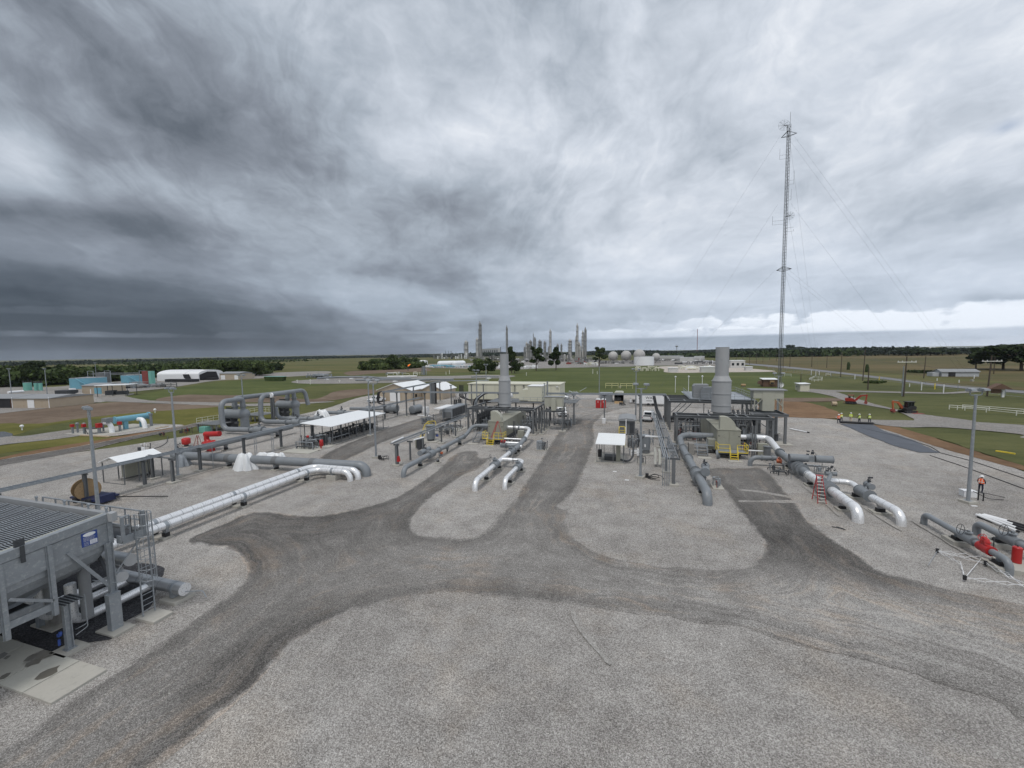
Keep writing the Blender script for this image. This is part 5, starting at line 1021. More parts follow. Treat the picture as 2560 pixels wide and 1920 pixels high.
pipe_run('discharge_pipe','large silver pipe bending out of the right side of the right compressor','pipe',[([(14.3,64.9,2.25),(16.2,64.9,2.25)],.36,.2),([(16.9,64.9,2.25),(18.4,64.9,2.25),(18.5,60.5,1.3)],.44,1.8)],(17,64,.1),'cladding',n=22)
pipe_run('discharge_pipe','grey cone and pipe sections of the right discharge line','pipe',[([(15.6,64.9,2.25),(16.9,64.9,2.25)],.47,.2),([(18.5,60.6,1.3),(18.55,57.2,1.15),(18.45,53.2,1.15),(18.4,50.6,1.15)],.43,.6)],(18.4,56,.1),'grey_paint',n=22,flg=[((16.2,64.9,2.25),(1,0,0),.46),((18.5,60.3,1.3),(0,1,.15),.43),((18.45,53.0,1.15),(0,1,0),.5),((18.45,52.5,1.15),(0,1,0),.5)])
actuated_valve('actuated_valve','valve with a long horizontal twin cylinder actuator on the right discharge line',(18.45,54.4,1.1),(0,1,0),.5,(1,.0,0),(1.4,0),alen=4.3,ar=.44,zoff=1.0)
pipe_run('discharge_pipe','left one of two silver pipes diving beside the red stepladder','pipe',[([(18.4,50.9,1.15),(18.45,47.9,1.15)],.43,.2),([(18.5,45.5,1.15),(18.45,40.6,1.15),(18.45,40.6,-.6)],.42,1.5)],(18.4,46,.1),'cladding',ins=True,n=22,group='silver pipes on the right',fmat='cladding_dull')
pipe_run('bypass_pipe','right one of two silver pipes, curving across from the stepladder','pipe',[([(18.9,48.2,1.35),(21.2,48.2,1.35),(21.2,46.9,1.1)],.28,1.0),([(21.2,44.4,1.1),(21.5,40.7,1.1),(21.5,40.7,-.6)],.34,1.3)],(21.2,45,.1),'cladding',ins=True,n=22,group='silver pipes on the right',fmat='cladding_dull')
t=actuated_valve('actuated_valve','clad ribbed valve behind the red stepladder with a dark gearbox',(18.5,46.6,1.15),(0,1,0),.46,(1,0,0),(.7,1.1),alen=.9,ar=.22,zoff=1.1,L=1.9)
m=MB(); [m.cyl((18.5,45.8+k*.28,1.15),(18.5,45.86+k*.28,1.15),.70,n=20) for k in range(6)]; t.part('valve_ribs',m,'galvanised')
t=actuated_valve('actuated_valve','valve with small round actuator on the right silver bypass pipe',(21.2,45.7,1.1),(0,1,0),.38,(0,1,0),(.35,.1),alen=.95,ar=.26,zoff=.75,L=1.6)
for i,(x,y,r) in enumerate(((18.45,43.3,.42),(18.4,50.3,.43),(21.3,43.3,.34),(21.2,47.2,.3),(18.5,57.2,.43))): support(x,y,1.15,('footing under the left silver pipe by the dive','footing left of the red stepladder','front footing of the right silver pipe','back footing of the right silver pipe','footing under the grey section by the twin actuator')[i],1.4 if i in(2,3) else 1.0,1.0,rp=r,mat='cladding_dull')
pipe_run('side_pipe','short grey pipe rising from the gravel with an orange valve','pipe',[([(14.3,57.2,-.4),(14.3,57.2,1.2),(17.2,57.4,1.2)],.28,1.0)],(15,57.3,.1),'grey_paint',flg=[((15.6,57.3,1.2),(1,0,0),.28),((16.8,57.35,1.2),(1,0,0),.28)])
hand_valve('orange_valve','small bright orange valve on the short grey side pipe',(17.1,55.8,1.25),(1,-.5,0),.2,(0,-1,0),L=.5,mat='orange_paint',wr=.2)
clutter('stand pipes beside the right discharge line',15.6,17.6,52.0,56.6,1.1,10,seed=51,base=False,boxes=1)
clutter('thin rails and gauges behind the twin cylinder actuator',19.2,22.5,55.4,57.5,1.2,9,seed=52,base=False,boxes=1)
t=T('drum_strainer','grey drum beside the right discharge bend','vessel',(16.9,60,.1)); t.part('shell',MB().cyl((17.0,60.2,.9),(17.0,60.2,2.0),.42,n=16).cyl((17.0,60.2,2.0),(17.0,60.2,2.08),.5,n=16),'grey_steel'); t.part('leg',MB().box((17.0,60.2,.5),(.2,.2,.8)),'grey_steel')
pipe_run('recycle_line','thin white pipe right of the yellow platform','pipe',[([(14.9,60.6,1.3),(17.4,60.6,1.3)],.09,.1)],(16,60.6,.1),'white_paint')
t=T('stepladder','red folding stepladder standing beside the right silver pipe','ladder',(17.2,45,.08))
A=(17.0,44.55,.1);B=(17.65,44.45,.1);C_=(16.95,45.75,.1);D=(17.6,45.9,.1);T1=(17.05,45.2,2.65);T2=(17.5,45.2,2.65)
for a,b in ((A,T1),(B,T2),(C_,T1),(D,T2)): t.part('leg',MB().bar(a,b,.05,.07),'red_paint')
for i in range(8):
    f=(i+.7)/8.5; t.part('step',MB().bar(V(*A).lerp(V(*T1),f),V(*B).lerp(V(*T2),f),.09,.03),'reflective')
for i in (1,4): f=i/6; t.part('spreader',MB().bar(V(*C_).lerp(V(*T1),f),V(*D).lerp(V(*T2),f),.03,.03),'red_paint')
t.part('top_cap',MB().box((17.28,45.2,2.68),(.62,.22,.05)),'red_paint')
# right corner pipes
pipe_run('grey_loop_pipe','left grey pipe rising from a concrete strip at the right edge','pipe',[([(23.4,41.4,-.5),(23.4,41.4,1.0),(23.4,37.4,1.0)],.22,.5),([(23.4,36.1,1.0),(23.4,35.6,1.0)],.2,.1),([(23.4,34.7,1.0),(23.45,33.4,1.0),(23.45,33.4,-.4)],.21,.5)],(23.4,37,.1),'grey_paint',group='grey loop pipes at the right edge')
pipe_run('grey_loop_pipe','right grey pipe rising near the white plastic pipes','pipe',[([(26.0,40.1,-.5),(26.0,40.1,1.05),(26.0,37.6,1.05)],.25,.5),([(26.0,36.5,1.05),(26.0,33,1.05)],.24,.3)],(26,37,.1),'grey_paint',group='grey loop pipes at the right edge')
hand_valve('ball_valve','grey valve with a big thin handwheel on the left loop pipe',(23.4,36.75,1.0),(0,1,0),.24,(-1,0,.2),L=1.2,wr=.36)
hand_valve('ball_valve','grey valve with a big thin handwheel on the right loop pipe',(26.0,37.0,1.05),(0,1,0),.27,(-1,0,.2),L=1.2,wr=.38)
t=hand_valve('red_check_valve','bright red flanged check valve on the left loop pipe',(23.4,35.2,1.0),(0,1,0),.24,(-.6,-.3,.5),L=.95,mat='red_paint',wr=.22); t.part('flapper',MB().prism([(35.0,1.3),(35.5,1.25),(35.4,1.75),(35.1,1.65)],'x',23.2,23.5),'red_paint')
for i,(x,y,w,d) in enumerate(((23.5,37.9,1.2,1.3),(23.5,34.2,1.1,1.6),(26.1,38.2,1.2,1.3))): t=support(x,y,1.0,('concrete footing of the left loop pipe behind the handwheel','concrete footing of the left loop pipe by the red valve','concrete footing of the right loop pipe')[i],w,d,ph=.35,rp=.22)
t=T('fire_extinguisher','red upright tank standing on concrete at the right edge','tank',(24.9,35.0,.2)); t.part('slab',MB().b2(24.0,27.5,33.6,35.6,.08,.3),'concrete'); t.part('tank',MB().cyl((24.9,35.0,.32),(24.9,35.0,1.35),.24,n=18).sphere((24.9,35.0,1.35),.24,16,8,sq=(1,1,.35)),'red_paint'); t.part('neck',MB().cyl((24.9,35,1.4),(24.9,35,1.52),.05),'dark_steel')
single('gauge_post',MB().cyl((24.6,36.4,.1),(24.6,36.4,1.3),.03,n=6).box((24.6,36.4,1.35),(.1,.08,.14)),'dark_steel','thin gauge post beside the red upright tank','post',(24.6,36.4,.1))
for i,(a,b) in enumerate((((28.7,44.4),(29.2,41.1)),((28.95,44.5),(29.8,41.4)),((29.2,44.5),(30.4,41.8)),((29.35,44.6),(30.9,42.2)))):
    a=V(*a,.28);b=V(*b,.28); t=T('plastic_pipe','white plastic pipe with black end, %s of the pile at the right edge'%('nearest','second','third','farthest')[i],'pipe',(a.x,a.y,.1),group='white plastic pipes at the right edge')
    t.part('pipe',MB().cyl(a,b,.10,n=12),'white_paint'); e=(b-a).normalized(); t.part('coating',MB().cyl(b-e*(.1+.45*i),b+e*.03,.103,n=12,caps=True),'black_rubber')
single('plastic_pipe',MB().cyl((28.7,44.2,.16),(29.0,43.2,.16),.12,n=12),'black_rubber','short black pipe piece under the white pile','pipe',(28.7,44.2,.1))
# tent frame lying on the gravel
tf=T('canopy_frame','collapsed white folding canopy frame lying on the gravel at the right edge','canopy frame',(21.5,34,.1))
P=[RR(*c,.35) for c in ((1170,950),(1500,1275),(1700,1040),(1060,1120),(1750,1100),(2212,1360),(2300,1380),(1450,1100))]
def strut(a,b,l=.05):
    a=Vector(a);b=Vector(b);o=V(0,0,l); k=3
    for i in range(k):
        p=a.lerp(b,i/k); q=a.lerp(b,(i+1)/k); tf.part('strut',MB().bar(p+o,q-o,.022,.022),'white_paint'); tf.part('strut',MB().bar(p-o*.5,q+o*1.5,.022,.022),'white_paint')
strut(P[0],P[2],.12);strut(P[0],P[7],.08);strut(P[7],P[1],.1);strut(P[1],P[2],.02);strut(P[0],P[4],.06);strut(P[1],P[6],.1);strut(P[4],P[5],.1);strut(P[2],P[5],.1)
tf.part('leg',MB().bar(P[0],P[3],.025,.025),'galvanised')
for q in (P[0],P[1],P[4]): tf.part('corner_joint',MB().box(q+V(0,0,.03),(.14,.12,.3)),'black_rubber')

for i,(lb,x0,x1,y0,y1,h,n,sd) in enumerate((('pipes and actuators between the left compressor frame columns',-29.2,-25,70,78,2.6,26,101),('small bore pipes right of the left compressor enclosure',-20.2,-17.6,66,77,3.0,22,102),('pipe bundle under the filter deck',-28,-18,80.5,85.5,3.6,26,103),('valves and rails behind the small instrument skid',-15.6,-11,79,82,2.2,12,104),('pipes between the two right steel frames',6.8,10.8,70.5,77.5,4.0,20,105),('pipes under the rear right deck',12,20,80,86,4.6,24,106),('tall thin pipes right of the right stack',15.2,18.2,70,76,4.2,16,107),('small pipes left of the right suction pipe',4.9,6.1,58,66,1.8,12,108),('row of valves beyond the right rack posts',-.5,3.4,66,72,1.8,16,109),('scattered valves and tubing left of the overhead tray',-45,-41,88,93,1.8,12,110),('pipes beside the radiator unit',-43.5,-40.5,74,79,1.8,12,111))):
    clutter(lb,x0,x1,y0,y1,h,n,seed=sd,base=False,boxes=4,mats=('grey_steel','galvanised','dark_steel','grey_paint'),r=.06)
# ------------------------------------------------------------------ twin separators and their loops
def separator(k,x,y,nm):
    t=T('separator_vessel','grey horizontal separator vessel with two top nozzles, the %s of the pair'%nm,'vessel',(x,y,.1))
    a=V(x-3.2,y-.4,3.15); b=V(x+1.1,y+.2,3.15)
    t.part('shell',MB().tube([a,b],.98,24),'grey_paint'); t.part('head',MB().sphere(b,1.12,24,14),'grey_paint'); t.part('rear_head',MB().sphere(a,.98,20,10,sq=(.5,1,1)),'grey_paint')
    for q in (b+V(-.15,0,0),b+V(-2.0,-.15,0)): t.part('nozzle',MB().cyl(q+V(0,0,.9),q+V(0,0,1.75),.46,n=18).flange(q+V(0,0,1.5),(0,0,1),.66,.1,20).flange(q+V(0,0,1.65),(0,0,1),.66,.1,20),'grey_paint')
    t.part('skirt',MB().cyl((b.x+.1,b.y,.2),(b.x+.1,b.y,2.6),.82,n=20),'grey_paint'); t.part('lower_drum',MB().tube([(x-3.0,y-.3,1.3),(x-.4,y,1.3)],.3,14),'grey_steel')
    for q in (x-2.6,x-1.2): t.part('leg',MB().b2(q-.08,q+.08,y-.9,y+.6,.3,2.4),'dark_steel')
    t.part('slab',MB().b2(x-4.2,x+2.2,y-1.6,y+1.6,.08,.25),'concrete')
    m=MB(); q_=random.Random(k)
    for i in range(9): px_=x+q_.uniform(-2.6,2.3); m.tube([(px_,y-1.3,.25),(px_,y-1.3,q_.uniform(.6,1.6)),(px_+q_.uniform(-.8,.8),y-1.1,q_.uniform(.6,1.6))],.05,6)
    for i in range(6): m.box((x-3.0+i*.35,y-.2,4.25+.1*q_.random()),(.16,.2,.3))
    t.part('instrument_pipework',m,'dark_steel',kind='stuff'); return b
bA=separator(1,-77.6,62.9,'near left one'); bB=separator(2,-79.2,77.6,'far right one')
G_='grey_paint'
pipe_run('loop_pipe','grey loop pipe rising left of the near separator and turning down into it','pipe',[([(bA.x-.15,bA.y,4.9),(bA.x-.15,bA.y,6.25),(-76.0,58.0,6.3),(-75.7,57.9,1.0),(-64.5,58.9,1.0)],.48,1.3)],(-76,58,.1),G_,n=20,flg=[((-69.5,58.5,1.0),(1,.08,0),.5)])
pipe_run('loop_pipe','long high grey pipe from the near separator across to the far standpipe','pipe',[([(bA.x-2.1,bA.y-.2,4.9),(bA.x-2.1,bA.y-.2,6.35),(-78.2,72.0,6.35),(-78.4,81.3,6.35),(-77.7,81.5,2.6)],.48,1.3)],(-78,70,.1),G_,n=20)
pipe_run('loop_pipe','grey loop pipe rising between the separators and turning down into the far one','pipe',[([(bB.x-.15,bB.y,4.9),(bB.x-.15,bB.y,6.3),(-76.3,67.0,6.35),(-76.1,66.6,1.0),(-63.5,67.8,1.0)],.48,1.3)],(-76,67,.1),G_,n=20,flg=[((-69.8,67.2,1.0),(1,.08,0),.5)])
pipe_run('loop_pipe','grey pipe bending up behind the mid support post','pipe',[([(bB.x-2.1,bB.y,4.9),(bB.x-2.1,bB.y,6.4)],.48,.3),([(-76.6,71.0,3.5),(-76.4,71,1.0),(-63,72.2,1.0)],.42,1.3)],(-76,71,.1),G_,n=20,flg=[((-68.5,71.7,1.0),(1,.08,0),.44)])
t=T('pipe_stand','tall grey post holding the two high loop pipes','post',(-75.7,69.1,.1)); t.part('column',MB().ibeam((-75.7,69.1,.2),(-75.7,69.1,5.75),.35,.35,.04).ibeam((-74.7,68.7,.2),(-74.7,68.7,5.75),.3,.3,.04),'grey_steel'); t.part('arm',MB().b2(-78.9,-74.3,68.8,69.2,5.76,5.86),'grey_steel'); t.part('pipe_clamp',MB().cyl((-75.9,69.2,6.35),(-75.85,69.5,6.35),.53,n=18),'white_paint')
for i,(x,y,lb) in enumerate(((-67.5,58.6,'grey valve on the line from the near separator'),(-67.4,67.4,'grey valve on the middle separator line'),(-66.0,71.9,'grey valve on the far separator line'),(-67.0,80.5,'grey valve with lever beside the white wrapped pipe'),(-64.5,88,'grey valve behind the cable tray'))):
    t=actuated_valve('line_valve',lb,(x,y,1.05),(1,.08,0),.5,(0,1,0),(0,0),L=1.6,alen=.7,ar=.12,group='valves on the separator lines')
pipe_run('yard_pipe','low grey pipe beyond the far separator','pipe',[([(-72,80,1.1),(-57,81.5,1.1)],.42,.2),([(-70,87.4,1.1),(-58,88.6,1.1)],.38,.2)],(-64,80.5,.1),G_)
drape('plastic_sheet','white plastic sheet hanging over a pipe right of the far separator',(-71.5,79.0,.08),2.2,1.2,1.7,21)
for x,y,k in ((-77.6,60.2,0),(-79.6,71.5,1)):
    t=T('access_platform','grey steel access platform with %s'%('white handrails left of the near separator','handrails between the two separators')[k],'platform',(x-5,y,.1))
    x0,x1=x-6.2,x-.9
    t.part('deck',MB().b2(x0,x1,y-1.5,y+3.2,1.5,1.58),'grey_steel'); rail(t,[(x1,y+3.1,1.58),(x0,y+3.1,1.58),(x0,y-1.4,1.58)],1.1,'reflective',1.1,.03); 
    for i in range(5):
        q=x0+.2+i*(x1-x0-.4)/4; t.part('leg',MB().box((q,y-1.3,.8),(.2,.2,1.4)),'grey_steel'); t.part('brace',MB().bar((q+.1,y-1.3,.7),(q+.6,y-1.3,1.48),.1,.1).bar((q-.1,y-1.3,.7),(q-.6,y-1.3,1.48),.1,.1),'grey_steel')
clutter('generator set with teal box under the near access platform',-84.5,-82,55.2,57.6,1.3,5,seed=61,cat='generator',mats=('rust_red','dark_steel'),boxes=4,base=False)
single('teal_box',MB().b2(-81.9,-80.3,57.8,59.0,.1,1.2),'sea_green','teal box under the near access platform','box',(-81,58,.1))
t=T('red_vessel','bright red horizontal drum on a stand beside the cable tray','vessel',(-64.5,47,.1)); t.part('drum',MB().tube([(-65.6,47.2,2.6),(-62.9,47.5,2.75)],.42,18),'red_paint'); t.part('elbow',MB().tube([(-65.3,47.2,2.6),(-65.4,47.2,1.6),(-64.5,47.2,1.2)],.38,14,bend=.3),'red_paint'); t.part('lower_valve',valve_body(MB(),(-64.0,46.5,1.2),(.4,1,0),.42,1.6).box((-63.8,46.6,.55),(.9,.7,.8)),'red_paint')
t=T('fire_extinguisher','round red wheeled extinguisher left of the red drum','fire extinguisher',(-71.6,48.3,.1),group='red fire extinguishers'); t.part('tank',MB().drum((-71.6,48.3,.95),.62,.75,'z',18,.35),'red_paint'); t.part('stand',MB().cyl((-71.6,48.3,.1),(-71.6,48.3,.5),.3,n=12),'dark_steel')
t=T('fire_extinguisher','red upright wheeled extinguisher at the corner of the open manifold','fire extinguisher',(-47.4,52.0,.1),group='red fire extinguishers'); t.part('tank',MB().drum((-47.4,52.0,1.05),.28,.85,'z',16,.4),'red_paint'); t.part('stand',MB().box((-47.5,51.9,.35),(.08,.08,.55)).box((-47.3,51.9,.35),(.08,.08,.55)),'red_paint')
t=T('fire_extinguisher','small red extinguisher hung on the near post of the left compressor tray','fire extinguisher',(-29.85,46.3,.9),group='red fire extinguishers'); t.part('cover',MB().prism([(-30.0,.75),(-29.75,.7),(-29.55,.75),(-29.7,1.45),(-29.9,1.45)],'y',46.1,46.35),'red_paint')
t=T('stepladder','small brown stepladder left of the red drum','ladder',(-68,47.5,.1))
for a,b in (((-68.3,47,.1),(-67.9,47.5,2.3)),((-67.4,47,.1),(-67.6,47.5,2.3)),((-68.3,48,.1),(-67.9,47.5,2.3)),((-67.4,48,.1),(-67.6,47.5,2.3))): t.part('leg',MB().bar(a,b,.05,.05),'rust_red')
for i in range(6): t.part('step',MB().box((-67.8,47.08+.07*i,.4+i*.32),(.75-.08*i,.06,.04)),'rust_red')
clutter('small pump and white engine on the gravel above the shelter roof',-75.4,-73.6,43.2,44.6,1.3,6,seed=63,cat='pump',mats=('white_paint','dark_steel'),base=False,boxes=2)
clutter('dark portable pump by a floodlight pole near the pipeline skid',-85.6,-84.7,53.0,53.9,1.1,3,seed=64,cat='pump',mats=('rust_red','dark_steel'),base=False,boxes=2)
single('hose',MB().tube([(-74.2,44.1,.2),(-75.5,47,.15),(-78,49.5,.15),(-83.5,53.2,.2)],.05,6,bend=1),'dark_steel','dark hose winding across the gravel between the two pumps','hose',(-76,47,.1))
# open manifold skid and long roofed analyser skid
t=clutter('dense open manifold of small pipes beside the long white roof',-51.6,-47.9,50.8,55.0,2.4,34,seed=71,base=False,boxes=6,mats=('galvanised','grey_steel','dark_steel','dark_steel'),r=.05)
t.part('red_valve',MB().sphere((-50.2,52.2,1.9),.22,10,7),'red_paint'); t.part('slab',MB().b2(-52.0,-46.9,48.7,55,.08,.18),'wet_slab'); t.part('header',MB().cyl((-51,53,1.5),(-48.5,53.4,2.0),.14,n=12).cyl((-51,51.8,1.2),(-48.5,52.2,1.5),.12,n=12),'galvanised')
t=T('roofed_skid','long low-pitched white roof on thin posts over a row of dark regulators','shelter',(-50,61,.1))
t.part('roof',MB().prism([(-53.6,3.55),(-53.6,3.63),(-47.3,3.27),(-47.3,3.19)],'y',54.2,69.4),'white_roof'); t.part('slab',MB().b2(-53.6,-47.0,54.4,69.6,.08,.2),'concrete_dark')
for i in range(8):
    y=54.8+i*2.02; t.part('post',MB().box((-47.6,y,1.72),(.10,.10,3.05)),'grey_steel'); t.part('post',MB().box((-53.3,y,1.85),(.10,.10,3.35)),'grey_steel')
    t.part('kerb_rail',MB().b2(-47.55,-47.5,y,y+1.9,.22,.30),'grey_steel')
for i in range(15):
    y=55.2+i*.95; m=MB(); h=rnd.uniform(1.0,1.9); m.cyl((-50.5+rnd.uniform(-.8,.8),y,.2),(-50.5,y,h),.10,n=8); m.sphere((-50.5,y,h),.24,8,6); m.box((-49.6+rnd.uniform(-.3,.3),y,.75),(.35,.3,1.0)); m.cyl((-51.6,y,1.1),(-48.6,y+.1,1.1),.07,n=8); t.part('regulator',m,'dark_steel')
t.part('header',MB().cyl((-50.0,55,1.0),(-50.0,69,1.0),.16,n=12).cyl((-51.5,55,1.4),(-51.5,69,1.4),.14,n=12),'grey_steel'); t.part('handrail',MB().cyl((-47.9,55,1.2),(-47.9,59,1.2),.05,n=6),'galvanised')
# little shelter with white gable roof, far left
t=T('roof_shelter','small shelter with white pitched roof beside the long left tray','shelter',(-58.5,33,.1))
t.part('roof',MB().prism([(-61.1,2.55),(-61.1,2.62),(-59.0,3.35),(-56.9,2.62),(-56.9,2.55),(-59.0,3.27)],'y',31.2,35.8),'white_roof')
for x in (-60.9,-57.2):
    for y in (31.5,33.0,34.0,35.5): t.part('post',MB().box((x,y,1.3),(.09,.09,2.5)),'grey_steel')
t.part('base_frame',MB().b2(-60.9,-57.2,31.45,31.52,.1,.16),'grey_steel')
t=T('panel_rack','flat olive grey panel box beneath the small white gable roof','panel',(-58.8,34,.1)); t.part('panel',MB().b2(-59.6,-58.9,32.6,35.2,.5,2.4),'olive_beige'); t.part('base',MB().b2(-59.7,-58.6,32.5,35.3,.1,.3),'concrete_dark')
t=T('cable_ladder','loops of black conduit curving down beside the olive panel','conduit',(-58,35,.1))
for i in range(3): t.part('conduit',MB().tube([(-57.2+i*.22,34.2,3.0),(-57.2+i*.22,34.2,.8),(-58.2,34.4,.3),(-59.0,34.6,.3)],.06,8,bend=.5),'black_rubber')
for i in range(7): t.part('rung',MB().b2(-57.3,-56.6,34.28,34.32,.7+i*.32,.75+i*.32),'reflective')
# cable reel on its blue trailer
t=T('cable_reel','large brown wooden cable reel behind the near cooler','cable reel',(-55.0,27.0,.1))
c=V(-55.0,26.95,1.3)
for s in (-.5,.5): 
    a=V(-.26,-.96,0).normalized()*s; t.part('flange_disc',MB().cyl(c+V(s*1.1,-s*.25,0)-V(.05,0,0),c+V(s*1.1,-s*.25,0)+V(.05,-.01,0),1.05,n=32),'plywood')
t.part('core',MB().cyl(c-V(.5,-.12,0),c+V(.5,-.12,0),.7,n=20),'black_rubber')
c2=V(-54.3,26.3,1.4)
t=T('reel_trailer','low dark blue trailer under the wooden cable reel','trailer',(-54.5,27,.1)); t.part('deck',MB().b2(-56.3,-52.2,26.2,28.2,.42,.62),'navy_paint'); t.part('end_box',MB().b2(-52.2,-51.7,26.4,27.6,.3,1.0),'navy_paint'); t.part('drawbar',MB().bar((-52,27.4,.6),(-47.5,29.8,.2),.08,.08),'black_rubber')
for x in (-55.2,-53.2): t.part('wheel',MB().cyl((x,26.0,.38),(x,26.3,.38),.34,n=14),'black_rubber')
# ------------------------------------------------------------------ small roof shed and panels before the right compressor
t=T('roof_shelter','small shelter with ribbed white roof on thin posts left of the right pipe rack','shelter',(-2.8,56,.1))
t.part('roof',MB().prism([(53.4,2.75),(53.4,2.83),(58.6,3.25),(58.6,3.17)],'x',-4.75,-1.0),'ribbed_white'); t.part('slab',MB().b2(-4.95,-1.1,54.0,58.8,.08,.22),'concrete')
for x in (-4.6,-3.95,-2.5,-1.2):
    for y in ((54.1,58.2) if x!=-3.95 else (54.1,58.2)): t.part('post',MB().box((x,y,1.5),(.08,.08,2.55)),'grey_steel')
t.part('base_rail',MB().b2(-4.7,-1.1,54.02,54.08,.3,.36),'grey_steel'); t.part('switch_box',MB().b2(-4.6,-4.1,55.5,56.2,.5,1.5),'black_rubber'); t.part('sump_box',MB().b2(-3.7,-2.2,55.0,56.4,.22,.8),'dark_steel'); t.part('cabinet',MB().b2(-2.15,-1.6,54.8,55.9,.22,2.6),'olive_beige')
single('buried_cable_duct',MB().tube([(-1.6,54.9,.5),(-.6,54.7,.3),(.0,55.4,.8),(.1,56.8,2.6),(1.4,58.2,3.0)],.13,8,bend=.9),'dark_steel','dark flexible duct curling out of the ribbed-roof shelter','duct',(0,55,.1))
t=T('vertical_vessel','upright grey-green vessel behind the floodlight pole of the right rack','vessel',(1.7,60.6,.1)); t.part('shell',MB().drum((1.7,60.6,1.75),.66,2.0,'z',22,.25),'grey_paint'); t.part('skirt',MB().cyl((1.7,60.6,.2),(1.7,60.6,.8),.6,n=18),'grey_steel'); t.part('slab',MB().b2(.6,2.9,59.5,61.6,.08,.2),'concrete'); t.part('nameplate',MB().b2(1.55,1.75,59.9,59.93,1.2,1.6),'white_paint')
t=T('access_ladder','yellow ladder with hooped top behind the ribbed white roof','ladder',(-1.6,64.4,.1))
for x in (-2.1,-1.2): t.part('side_rail',MB().cyl((x,64.3,.1),(x,64.3,2.9),.05,n=8),'yellow_paint')
for i in range(8): t.part('rung',MB().cyl((-2.1,64.3,.4+i*.32),(-1.2,64.3,.4+i*.32),.03,n=6),'yellow_paint')
t.part('hoop',MB().tube([(-2.1,64.3,2.9),(-2.1,64.9,3.1),(-1.2,64.9,3.1),(-1.2,64.3,2.9)],.05,6,bend=.2),'yellow_paint'); t.part('pad',MB().b2(-2.3,-.8,63.2,65,.08,.18),'concrete')
clutter('dark cluster of valves right of the yellow ladder',-.9,1.0,62.8,65.8,2.1,16,seed=81,boxes=4,base=False)
clutter('low pipes and a small white box beside the upright grey-green vessel',-.6,1.4,58.2,60,1.1,8,seed=82,boxes=2,base=False,mats=('white_paint','galvanised'))
clutter('red based valve stand in front of the upright vessel',.6,1.6,54.6,55.6,1.5,3,seed=83,boxes=1,mats=('rust_red','grey_steel'))
t=T('ribbed_cabinet','grey cabinet with ribbed curved roof behind the yellow ladder','cabinet',(-1.1,77,.1)); t.part('body',MB().b2(-2.4,.3,73.5,78.8,.3,2.6),'grey_steel'); t.part('roof',MB().prism([(-2.6,2.6)]+[(-1.05+1.6*math.cos(a),2.6+.5*math.sin(a)) for a in [2.7,2.2,1.57,.95,.4]]+[(.5,2.6)],'y',73.2,79.1),'roof_grey'); t.part('vent_pipe',MB().cyl((-1.2,73.2,.3),(-1.2,73.2,2.9),.1,n=8),'white_paint'); t.part('door',MB().b2(-.6,.1,73.44,73.49,.5,2.2),'dark_steel')
for i,x in enumerate((2.75,3.25)): 
    single('arched_panel',MB().prism([(x-.12,.5),(x+.12,.5),(x+.12,2.1),(x,2.35),(x-.12,2.1)],'y',53.6,55.4 if i==0 else 54.9),'reflective','%s of two slim grey arched panels beside the right pipe rack'%('left','right')[i],'panel',(x,54,.4),group='slim arched panels')
t=T('white_bucket','white drum on a tall post footing left of the right compressor yard','drum',(-5.5,84.0,.1)); t.part('drum',MB().cyl((-5.8,84.3,.1),(-5.8,84.3,1.15),.38,n=18),'white_paint')
for i,(x,y) in enumerate(((.3-2.6+2,50.8),(1.3-2,49.2))): 
    p=R4(505,1183) if i==0 else R4(617,1262); single('marker_tile',MB().b2(p.x-.22,p.x+.22,p.y-.12,p.y+.12,.08,.13),'white_paint','small white tile lying on the gravel, %s one'%('far','near')[i],'tile',(p.x,p.y,.1),group='white tiles on the gravel')
def cables(p,label,seed):
    q=random.Random(seed); t=T('cable_coil',label,'cable',(p[0],p[1],.1))
    t.part('coupling',MB().box((p[0],p[1],.35),(.35,.3,.5)).box((p[0]+.25,p[1]-.1,.2),(.3,.25,.2)),'black_rubber')
    for i in range(3):
        r=q.uniform(.35,.75); c=V(p[0]+.6+q.uniform(-.2,.4),p[1]+q.uniform(-.3,.3),.12); pts=[c+V(r*math.cos(a)*1.2,r*math.sin(a)*.7,max(0,.35*math.sin(a)) if i<2 else .02) for a in [k*math.pi/6 for k in range(11)]]; t.part('cable',MB().tube(pts,.035,6,False),'black_rubber')
cables((-34.6,48.9),'black cable coil at the foot of the floodlight pole by the left drive',1); cables((1.6,49.0),'black cable loops at the foot of the floodlight pole by the right rack',2)
t=T('white_crate','white box behind the floodlight pole near the lone worker','box',(31.3,50.3,.1)); p=R5(1725,1392); t.part('box',MB().box((p.x,p.y,.38),(1.0,.7,.56)),'white_paint'); t.part('lid',MB().box((p.x,p.y,.69),(1.06,.76,.05)),'white_paint')
t=T('valve_stand','black hose stand beside the lone worker at the right','stand',(32.4,49.9,.1)); t.part('post',MB().cyl((31.9,49.3,.1),(31.9,49.3,1.0),.05,n=6).cyl((32.15,49.1,.1),(32.15,49.1,.9),.05,n=6),'black_rubber'); t.part('hose',MB().tube([(31.9,49.3,.9),(33.0,50.0,.6),(34.8,50.7,.14)],.03,6,bend=.4).tube([(31.6,49.5,.9),(32.6,49.3,.3),(34.2,49.9,.12)],.03,6,bend=.4),'black_rubber')
p=R5(1780,1478); single('marker_tile',MB().b2(p.x-.2,p.x+.2,p.y-.1,p.y+.1,.08,.13),'white_paint','small white tile in front of the right floodlight pole','tile',(p.x,p.y,.1),group='white tiles on the gravel')
